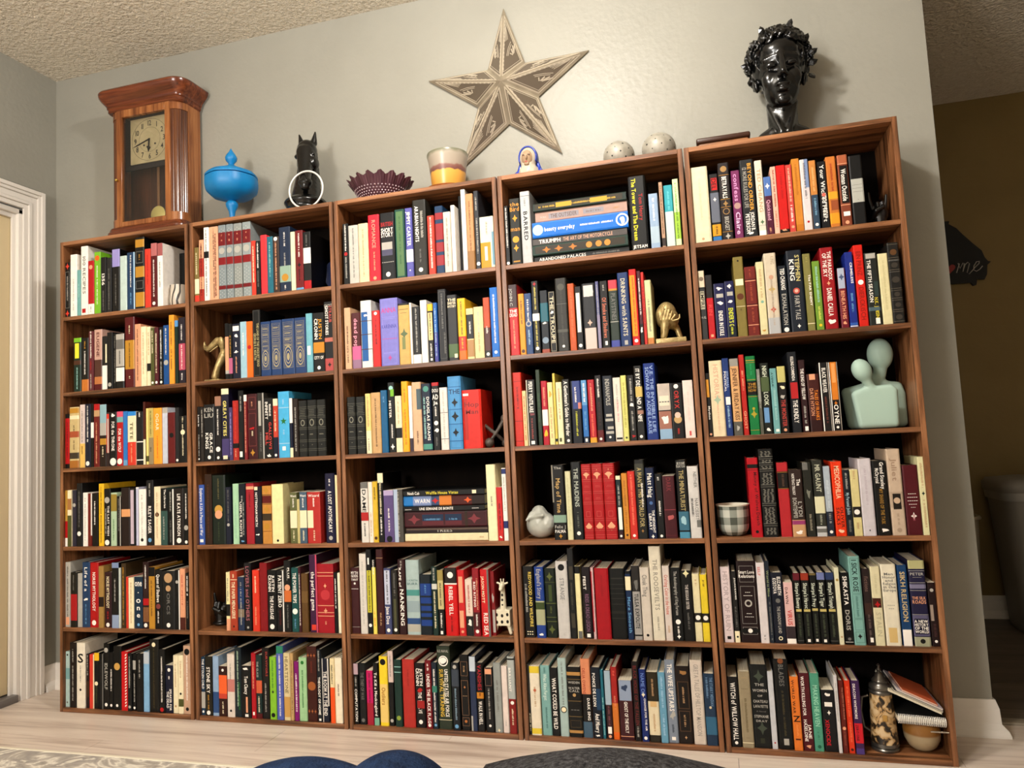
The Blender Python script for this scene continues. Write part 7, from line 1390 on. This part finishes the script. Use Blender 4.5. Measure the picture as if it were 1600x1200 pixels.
for hx, hz in ((-0.018, 0.066), (0.001, 0.063), (0.019, 0.067), (0.0, 0.043), (0.019, 0.044), (-0.018, 0.042)):
    bm = bmesh.new(); ell(bm, (hx, -0.0165, hz), (0.006, 0.0025, 0.0075), sub=2); bmobj('oval_hole', bm, M_hole, gf, True)
for hz in (0.098, 0.114, 0.13):
    bm = bmesh.new(); ell(bm, (0.004, -0.0165, hz), (0.0035, 0.0025, 0.0045), sub=2); bmobj('oval_hole', bm, M_hole, gf, True)
# mint couple sculpture (U5 third shelf)
M_mint = mat('matte_mint_ceramic', 'a3bcae', 0.55)
cp = empty('couple_sculpture', (3.0, 0.05, SZ[2])); prop(cp, 'pale mint abstract sculpture of two embracing figures', 'sculpture')
def slab(bm, pts, y, th, rr):
    for i in range(len(pts)):
        a, b = pts[i], pts[(i + 1) % len(pts)]; cap(bm, (a[0], y, a[1]), rr, (b[0], y, b[1]), rr, 8)
    v = [bm.verts.new((p[0], y + s * rr * 0.96, p[1])) for s in (-1, 1) for p in pts]; n = len(pts)
    bm.faces.new(v[:n]); bm.faces.new(list(reversed(v[n:])))
    for i in range(n): bm.faces.new((v[i], v[(i + 1) % n], v[n + (i + 1) % n], v[n + i]))
bm = bmesh.new(); slab(bm, [(-0.075, 0.016), (-0.085, 0.115), (-0.03, 0.128), (0.0, 0.155), (0.03, 0.130), (0.060, 0.125), (0.067, 0.10), (0.066, 0.016)], 0.075, 0.02, 0.015)
cap(bm, (0.0, 0.075, 0.135), 0.019, (0.014, 0.072, 0.165), 0.019); cap(bm, (0.014, 0.072, 0.165), 0.019, (0.018, 0.068, 0.20), 0.022); ell(bm, (0.018, 0.066, 0.226), (0.037, 0.032, 0.050))
organic('tall_figure', bm, 0.003, M_mint, cp, 8)
bm = bmesh.new(); slab(bm, [(-0.058, 0.014), (-0.070, 0.103), (-0.045, 0.114), (0.025, 0.118), (0.033, 0.110), (0.030, 0.014)], 0.008, 0.02, 0.013)
cap(bm, (-0.018, 0.010, 0.108), 0.015, (-0.034, 0.008, 0.138), 0.015); cap(bm, (-0.034, 0.006, 0.138), 0.015, (-0.045, 0.002, 0.165), 0.018); ell(bm, (-0.049, 0.0, 0.176), (0.028, 0.025, 0.036), (0, -0.35, 0))
organic('short_figure', bm, 0.003, M_mint, cp, 8)
# gingham cup (U5 fourth shelf)
cu = empty('checked_cup', (2.552, 0.062, SZ[3])); prop(cu, 'grey and white checked ceramic cup on the rightmost bookcase', 'cup')
M_ging = mat('gingham_glaze', 'ffffff', 0.25); n_, l_, b_ = nodes(M_ging); tc = n_.new('ShaderNodeTexCoord'); sx = n_.new('ShaderNodeSeparateXYZ'); l_.new(tc.outputs['Object'], sx.inputs[0])
at = n_.new('ShaderNodeMath'); at.operation = 'ARCTAN2'; l_.new(sx.outputs['Y'], at.inputs[0]); l_.new(sx.outputs['X'], at.inputs[1])
def sq(src, fr, ph=0.0):
    a = n_.new('ShaderNodeMath'); a.operation = 'MULTIPLY_ADD'; a.inputs[1].default_value = fr; a.inputs[2].default_value = ph; l_.new(src, a.inputs[0])
    s = n_.new('ShaderNodeMath'); s.operation = 'SINE'; l_.new(a.outputs[0], s.inputs[0]); g = n_.new('ShaderNodeMath'); g.operation = 'GREATER_THAN'; g.inputs[1].default_value = 0; l_.new(s.outputs[0], g.inputs[0]); return g.outputs[0]
s1 = sq(at.outputs[0], 7); s2 = sq(sx.outputs['Z'], 140, 1.2); ad = n_.new('ShaderNodeMath'); l_.new(s1, ad.inputs[0]); l_.new(s2, ad.inputs[1])
r = ramp(n_, [(0.0, 'c4c4b8'), (0.3, '8c9086'), (0.8, '4c5048')]); r.color_ramp.interpolation = 'CONSTANT'; dv = n_.new('ShaderNodeMath'); dv.operation = 'MULTIPLY'; dv.inputs[1].default_value = 0.45; l_.new(ad.outputs[0], dv.inputs[0]); l_.new(dv.outputs[0], r.inputs[0]); l_.new(r.outputs[0], b_.inputs['Base Color'])
lathe_obj('cup_body', [(0, 0.002), (0.024, 0), (0.036, 0.006), (0.045, 0.024), (0.0475, 0.055), (0.048, 0.084), (0.050, 0.093), (0.048, 0.094), (0.045, 0.085), (0.042, 0.02), (0, 0.01)], (0, 0, 0), M_ging, cu)
lathe_obj('rim', [(0.0455, 0.088), (0.0505, 0.0925), (0.0505, 0.096), (0.046, 0.096), (0.0455, 0.088)], (0, 0, 0), mat('cup_rim', 'd8d2c0', 0.25), cu)
# beer stein (U5 bottom shelf)
stn = empty('beer_stein', (2.926, 0.058, SZ[5])); prop(stn, 'lidded pewter and ceramic beer stein with painted crest, bottom shelf', 'stein')
M_pew = mat('dark_pewter', '6c6862', 0.28, 0.85)
M_st = mat('stein_painting', 'ffffff', 0.3); n_, l_, b_ = nodes(M_st); tc = n_.new('ShaderNodeTexCoord'); nz = n_.new('ShaderNodeTexNoise'); nz.inputs['Scale'].default_value = 34; nz.inputs['Detail'].default_value = 3; nz.inputs['Distortion'].default_value = 1.2
l_.new(tc.outputs['Object'], nz.inputs[0]); r = ramp(n_, [(0.38, '14110e'), (0.47, '3c2c1c'), (0.52, 'b08a58'), (0.62, 'cbb088')]); l_.new(nz.outputs[0], r.inputs[0]); l_.new(r.outputs[0], b_.inputs['Base Color'])
lathe_obj('stein_body', [(0, 0.022), (0.036, 0.022), (0.035, 0.04), (0.033, 0.10), (0.030, 0.150), (0.029, 0.158), (0, 0.158)], (0, 0, 0), M_st, stn)
lathe_obj('foot_ring', [(0, 0), (0.037, 0), (0.038, 0.006), (0.034, 0.010), (0.038, 0.014), (0.037, 0.022), (0, 0.022)], (0, 0, 0), M_pew, stn)
ld_ = lathe_obj('lid', [(0, 0.158), (0.031, 0.158), (0.032, 0.164), (0.028, 0.168), (0.031, 0.172), (0.030, 0.180), (0.020, 0.188), (0.022, 0.193), (0.014, 0.202), (0.010, 0.212), (0.004, 0.217), (0.007, 0.223), (0.003, 0.229), (0.005, 0.235), (0, 0.241)], (0, 0, 0), M_pew, stn)
tube_obj('handle', [(-0.033, 0.01, 0.145), (-0.05, 0.012, 0.14), (-0.055, 0.014, 0.10), (-0.05, 0.012, 0.055), (-0.034, 0.01, 0.045)], 0.0045, M_pew, stn)
bm = bmesh.new(); abox(bm, -0.006, 0.006, -0.0355, -0.030, 0.088, 0.105, 0.001); bmobj('crest', bm, mat('crest_gold', 'b8904c', 0.3, 0.4), stn)
# plain bowl under notebooks
bl_ = empty('ceramic_bowl', (3.028, 0.075, SZ[5])); prop(bl_, 'round two tone brown and cream ceramic bowl under the notebooks', 'bowl')
M_bl = mat('bowl_glaze', 'ffffff', 0.35); n_, l_, b_ = nodes(M_bl); tc = n_.new('ShaderNodeTexCoord'); sx = n_.new('ShaderNodeSeparateXYZ'); l_.new(tc.outputs['Object'], sx.inputs[0]); r = ramp(n_, [(0.0, 'a89878'), (0.5, 'a89474'), (0.56, '8a5c28'), (1.0, '9c6a2c')])
mr = n_.new('ShaderNodeMapRange'); mr.inputs[2].default_value = 0.09; l_.new(sx.outputs['Z'], mr.inputs[0]); l_.new(mr.outputs[0], r.inputs[0]); l_.new(r.outputs[0], b_.inputs['Base Color'])
lathe_obj('bowl_body', [(0, 0), (0.024, 0), (0.036, 0.010), (0.046, 0.03), (0.049, 0.055), (0.047, 0.078), (0.045, 0.084), (0.042, 0.082), (0.044, 0.055), (0.034, 0.016), (0, 0.010)], (0, 0, 0), M_bl, bl_)
# spiral notebook + slanted notebooks above it
nb = empty('spiral_notebook', (3.018, 0.012, 0.1085)); prop(nb, 'black spiral bound notebook lying flat on the ceramic bowl', 'notebook'); nb.rotation_euler = (0, math.radians(3), 0)
box('cover', -0.062, 0.062, 0.006, 0.17, -0.004, -0.002, mat('nb_cover', '1a1a1a', 0.4), nb); box('pages', -0.060, 0.060, 0.008, 0.168, -0.002, 0.014, M_page, nb); box('cover', -0.062, 0.062, 0.006, 0.17, 0.014, 0.016, bpy.data.materials['nb_cover'], nb)
bm = bmesh.new()
for i in range(26):
    x = -0.059 + i * 0.0047; tube(bm, [(x, 0.004 + 0.010 * math.cos(t * 0.785), 0.006 + 0.0125 * math.sin(t * 0.785)) for t in range(8)], 0.0016, 5, True)
o = bmobj('spiral_wire', bm, mat('wire_white_metal', 'e8e4dc', 0.25, 0.3), nb, True); o['kind'] = 'stuff'
def flatnote(name, x0, x1, y0, y1, z, t, cm, label, ang, lift=0.0):
    e = empty(name, (2.948, 0.018, 0.198)); prop(e, label, 'notebook', 'slanting notebooks above the ceramic bowl'); e.rotation_euler = (0, math.radians(ang), 0)
    box('page_block', x0, x1, y0, y1, z + 0.0008, z + t - 0.0008, M_page, e); box('cover', x0 - 0.001, x1 + 0.001, y0 - 0.001, y1, z + t - 0.0008, z + t, cm, e); box('cover', x0 - 0.001, x1 + 0.001, y0 - 0.001, y1, z, z + 0.0008, cm, e)
flatnote('notebook', -0.004, 0.138, 0.0, 0.18, -0.010, 0.0062, mat('nc1', 'd8d0b8', 0.5), 'cream covered notebook, lowest of the slanting pile on the bottom shelf', 24)
flatnote('notebook', 0.008, 0.139, 0.0, 0.18, -0.0035, 0.0040, mat('nc2', '2a2624', 0.5), 'thin dark notebook, second lowest of the slanting pile', 24)
flatnote('notebook', 0.016, 0.137, 0.002, 0.18, 0.0008, 0.0046, mat('nc3', 'c4bcc8', 0.5), 'pale grey notebook in the middle of the slanting pile', 24)
flatnote('notebook', 0.028, 0.122, 0.004, 0.17, 0.0058, 0.0042, mat('nc4', 'd4653c', 0.5), 'orange covered notebook on top of the slanting pile', 24)
tube_obj('pen_barrel', [(3.035, 0.004, 0.0895), (3.081, 0.004, 0.0895)], 0.0022, M_steel); o = bpy.data.objects['pen_barrel']; o.name = 'pen'; prop(o, 'white and silver pen clipped beneath the spiral notebook', 'pen')
# black hand sculptures
def handfig(x, y, z, flip, label, sc):
    e = empty('hand_sculpture', (x, y, z)); prop(e, label, 'sculpture')
    bm = bmesh.new(); f = -1 if flip else 1
    ell(bm, (0, 0, 0.045), (0.026, 0.018, 0.030)); cap(bm, (0, 0, 0.012), 0.020, (0, 0, 0.035), 0.019)
    ell(bm, (0, 0, 0.008), (0.03, 0.026, 0.010))
    cap(bm, (-0.019 * f, 0, 0.065), 0.0072, (-0.026 * f, -0.002, 0.092), 0.0065); cap(bm, (-0.026 * f, -0.002, 0.092), 0.0065, (-0.028 * f, -0.004, 0.118), 0.005)
    cap(bm, (0.018 * f, 0, 0.065), 0.0062, (0.022 * f, -0.001, 0.086), 0.0055); cap(bm, (0.022 * f, -0.001, 0.086), 0.0055, (0.024 * f, -0.002, 0.105), 0.0045)
    for dx in (-0.007, 0.007): cap(bm, (dx, -0.002, 0.070), 0.0075, (dx, -0.018, 0.078), 0.007, 5); cap(bm, (dx, -0.018, 0.078), 0.007, (dx, -0.024, 0.060), 0.006, 5)
    cap(bm, (-0.024 * f, -0.008, 0.035), 0.009, (-0.014 * f, -0.028, 0.052), 0.008); cap(bm, (-0.014 * f, -0.028, 0.052), 0.008, (0.006 * f, -0.030, 0.062), 0.0065)
    organic('hand', bm, 0.0018, M_blackplain, e, 3)
    e.scale = (sc,) * 3
handfig(3.046, 0.085, SZ[0], False, 'black hand sculpture with raised fingers, right end of top shelf', 0.95)
handfig(0.672, 0.085, SZ[4], True, 'black hand sculpture at the left end of the fifth shelf', 1.1)
# navy globe-like plate and small dark figure in U2
pl_ = empty('navy_plate', (1.186, 0.155, SZ[0])); prop(pl_, 'dark navy round plate standing in the shadow at shelf end', 'plate')
o = lathe_obj('plate', [(0, 0), (0.045, 0.001), (0.068, 0.006), (0.070, 0.010), (0.045, 0.006), (0, 0.005)], (0, 0, 0), mat('navy_glaze', '122a5c', 0.25), pl_); o.rotation_euler = (math.radians(80), 0, math.radians(28)); o.location = (0, 0, 0.0735)
bx = empty('dark_figurine', (1.139, 0.05, SZ[3])); prop(bx, 'small black figurine squeezed between red and navy books', 'figurine')
bm = bmesh.new(); cap(bm, (0, 0, 0.010), 0.0105, (0.001, 0, 0.085), 0.009); ell(bm, (0.0, 0, 0.100), (0.0105, 0.011, 0.012)); organic('figure', bm, 0.002, M_blackplain, bx, 2)
# ------------------------------------------------------------------ hall
gs = empty('wall_sign', (3.70, 1.716, 1.62)); prop(gs, 'black state shaped sign with red heart and white script on hall wall', 'sign')
out = [(-0.16, 0.33), (0.022, 0.325), (0.018, 0.31), (0.05, 0.285), (0.075, 0.25), (0.115, 0.20), (0.150, 0.160), (0.160, 0.125), (0.172, 0.105), (0.185, 0.10), (0.168, 0.085), (0.163, 0.04), (0.150, 0.015), (0.118, 0.018), (0.112, -0.008), (0.098, -0.012), (0.088, 0.005), (-0.13, 0.008), (-0.15, 0.03), (-0.145, 0.12), (-0.165, 0.16)]
n = len(out); vs = [(a, -0.012, b) for a, b in out] + [(a, 0.0, b) for a, b in out]
sg = meshobj('sign_board', vs, [tuple(range(n)), tuple(reversed(range(n, 2 * n)))] + [(i, n + i, n + (i + 1) % n, (i + 1) % n) for i in range(n)], mat('sign_black', '0a0a0a', 0.7), gs)
hp = [(0.026 * 16 * math.sin(t) ** 3 / 16, 0.026 * (13 * math.cos(t) - 5 * math.cos(2 * t) - 2 * math.cos(3 * t) - math.cos(4 * t)) / 16) for t in [i * math.pi / 12 for i in range(24)]]
meshobj('heart', [(0.002 + a, -0.0128, 0.085 + b) for a, b in hp], [tuple(range(24))], mat('heart_red', '8a1c18', 0.5), gs)
def scr(pts, name='script_letter'):
    tube_obj(name, [(a, -0.014, b) for a, b in pts], 0.0024, mat('script_white', 'a8a49c', 0.5) if 'script_white' not in bpy.data.materials else bpy.data.materials['script_white'], gs, 6)
scr([(0.030, 0.060), (0.046, 0.104), (0.040, 0.108), (0.047, 0.080), (0.062, 0.106), (0.068, 0.104), (0.058, 0.062), (0.070, 0.096), (0.084, 0.108), (0.090, 0.100), (0.076, 0.056), (0.084, 0.048), (0.098, 0.062)])
scr([(0.098, 0.062), (0.112, 0.078), (0.132, 0.096), (0.134, 0.106), (0.122, 0.106), (0.108, 0.086), (0.106, 0.066), (0.118, 0.058), (0.134, 0.068), (0.146, 0.082)])
scr([(-0.030, 0.060), (-0.038, 0.075), (-0.036, 0.1), (-0.026, 0.105), (-0.020, 0.09), (-0.026, 0.064), (-0.030, 0.060)])
scr([(-0.10, 0.055), (-0.085, 0.13), (-0.078, 0.14), (-0.08, 0.12), (-0.094, 0.06), (-0.08, 0.095), (-0.066, 0.10), (-0.064, 0.06), (-0.055, 0.056)])
M_can = mat('grey_plastic_bin', '8a8680', 0.45)
tcn = empty('trash_can', (3.895, 1.50, 0)); prop(tcn, 'tall grey plastic trash can with lid in the dim hall', 'trash can')
def rr_(r, z, a):
    k = 1 / max(abs(math.cos(a)) ** 5 + abs(math.sin(a)) ** 5, 1e-6) ** 0.2; return (r * k * 0.93, z)
lathe_obj('bin_body', [(0, 0), (0.135, 0), (0.14, 0.01), (0.175, 0.56), (0.18, 0.60), (0, 0.60)], (0, 0, 0), M_can, tcn, 64, rr_)
lathe_obj('bin_liner', [(0.17, 0.585), (0.186, 0.585), (0.190, 0.62), (0.17, 0.625), (0.17, 0.585)], (0, 0, 0), mat('liner_bag', '9c9a96', 0.3), tcn, 64, rr_)
lathe_obj('bin_lid', [(0, 0.62), (0.190, 0.62), (0.196, 0.63), (0.196, 0.655), (0.180, 0.675), (0.10, 0.685), (0, 0.688)], (0, 0, 0), M_can, tcn, 64, rr_)
wb = empty('waste_basket', (3.585, 1.60, 0)); prop(wb, 'small cream tapered waste basket half hidden behind the wall edge', 'waste basket')
lathe_obj('basket_body', [(0, 0), (0.075, 0), (0.098, 0.49), (0.094, 0.49), (0.072, 0.01), (0, 0.008)], (0, 0, 0), mat('cream_plastic', 'b8ae98', 0.45), wb, 40)
lathe_obj('basket_rim', [(0.094, 0.486), (0.108, 0.486), (0.110, 0.492), (0.104, 0.502), (0.094, 0.500), (0.094, 0.486)], (0, 0, 0), bpy.data.materials['cream_plastic'], wb, 40)
# ------------------------------------------------------------------ foreground: rug, ottoman, blanket
M_rug = mat('marbled_rug', 'ffffff', 0.9, spec=0.1); n_, l_, b_ = nodes(M_rug); tc = n_.new('ShaderNodeTexCoord'); mp = n_.new('ShaderNodeMapping'); mp.inputs['Scale'].default_value = (1.6, 2.6, 1); mp.inputs['Rotation'].default_value = (0, 0, 0.5)
nz = n_.new('ShaderNodeTexNoise'); nz.inputs['Scale'].default_value = 2.2; nz.inputs['Detail'].default_value = 4; nz.inputs['Distortion'].default_value = 2.4; l_.new(tc.outputs['Object'], mp.inputs[0]); l_.new(mp.outputs[0], nz.inputs[0])
r = ramp(n_, [(0.34, '8e8880'), (0.44, 'aaa298'), (0.50, 'e0dacd'), (0.54, 'b2aaa0'), (0.62, '96908a'), (0.66, 'd8d2c4')]); l_.new(nz.outputs[0], r.inputs[0]); l_.new(r.outputs[0], b_.inputs['Base Color'])
rg = empty('area_rug', (0, 0, 0)); prop(rg, 'grey and cream marbled area rug at the lower left', 'rug')
box('rug_field', -0.25, 3.4, -2.35, -0.335, 0.0, 0.006, M_rug, rg); 
bm = bmesh.new(); abox(bm, -0.262, 3.412, -0.335, -0.322, 0.0, 0.008, 0.002); bmobj('rug_binding', bm, mat('rug_edge', 'ddd4c0', 0.8), rg)
M_knit = noise_mat('charcoal_tweed', [(0.3, '1a1a1c'), (0.5, '3c3b3c'), (0.7, '59585a')], (160, 160, 160), 3, 0.95, 0.8, 300, spec=0.1)
bm = bmesh.new(); q = bmesh.ops.create_cube(bm, size=1.0); bmesh.ops.subdivide_edges(bm, edges=bm.edges, cuts=14, use_grid_fill=True)
for v in bm.verts:
    x, y, z = v.co * 2
    k = 1 - 0.10 * (x ** 4) * 1; zz = z
    v.co = Vector((x * 0.175 * (1 - 0.03 * z * z), y * 0.14, 0.279 + z * 0.274 + (0.066 * (1 - x * x) * (1 - y * y * 0.6) if z > 0.9 else 0)))
ot = bmobj('ottoman', bm, M_knit, None, True); ot.location = (2.385, -1.58, 0.008)
prop(ot, 'charcoal tweed upholstered ottoman at the bottom edge of the photo', 'ottoman')
M_den = noise_mat('navy_fabric', [(0.35, '0e1c34'), (0.65, '1c3050')], (30, 30, 30), 5, 0.85, 0.5, 220, spec=0.15)
bm = bmesh.new()
ell(bm, (1.955, -1.43, 0.42), (0.165, 0.11, 0.122), sub=4); ell(bm, (2.085, -1.43, 0.42), (0.105, 0.11, 0.140), sub=4); ell(bm, (1.98, -1.44, 0.33), (0.18, 0.12, 0.16), sub=4)
cap(bm, (1.90, -1.48, 0.10), 0.09, (1.93, -1.47, 0.40), 0.08); cap(bm, (2.03, -1.45, 0.10), 0.10, (2.04, -1.45, 0.42), 0.09); ell(bm, (1.97, -1.46, 0.06), (0.14, 0.13, 0.055))
bk = organic('blanket', bm, 0.006, M_den, None, 6)
prop(bk, 'crumpled navy blue fabric throw heaped beside the charcoal ottoman', 'blanket')
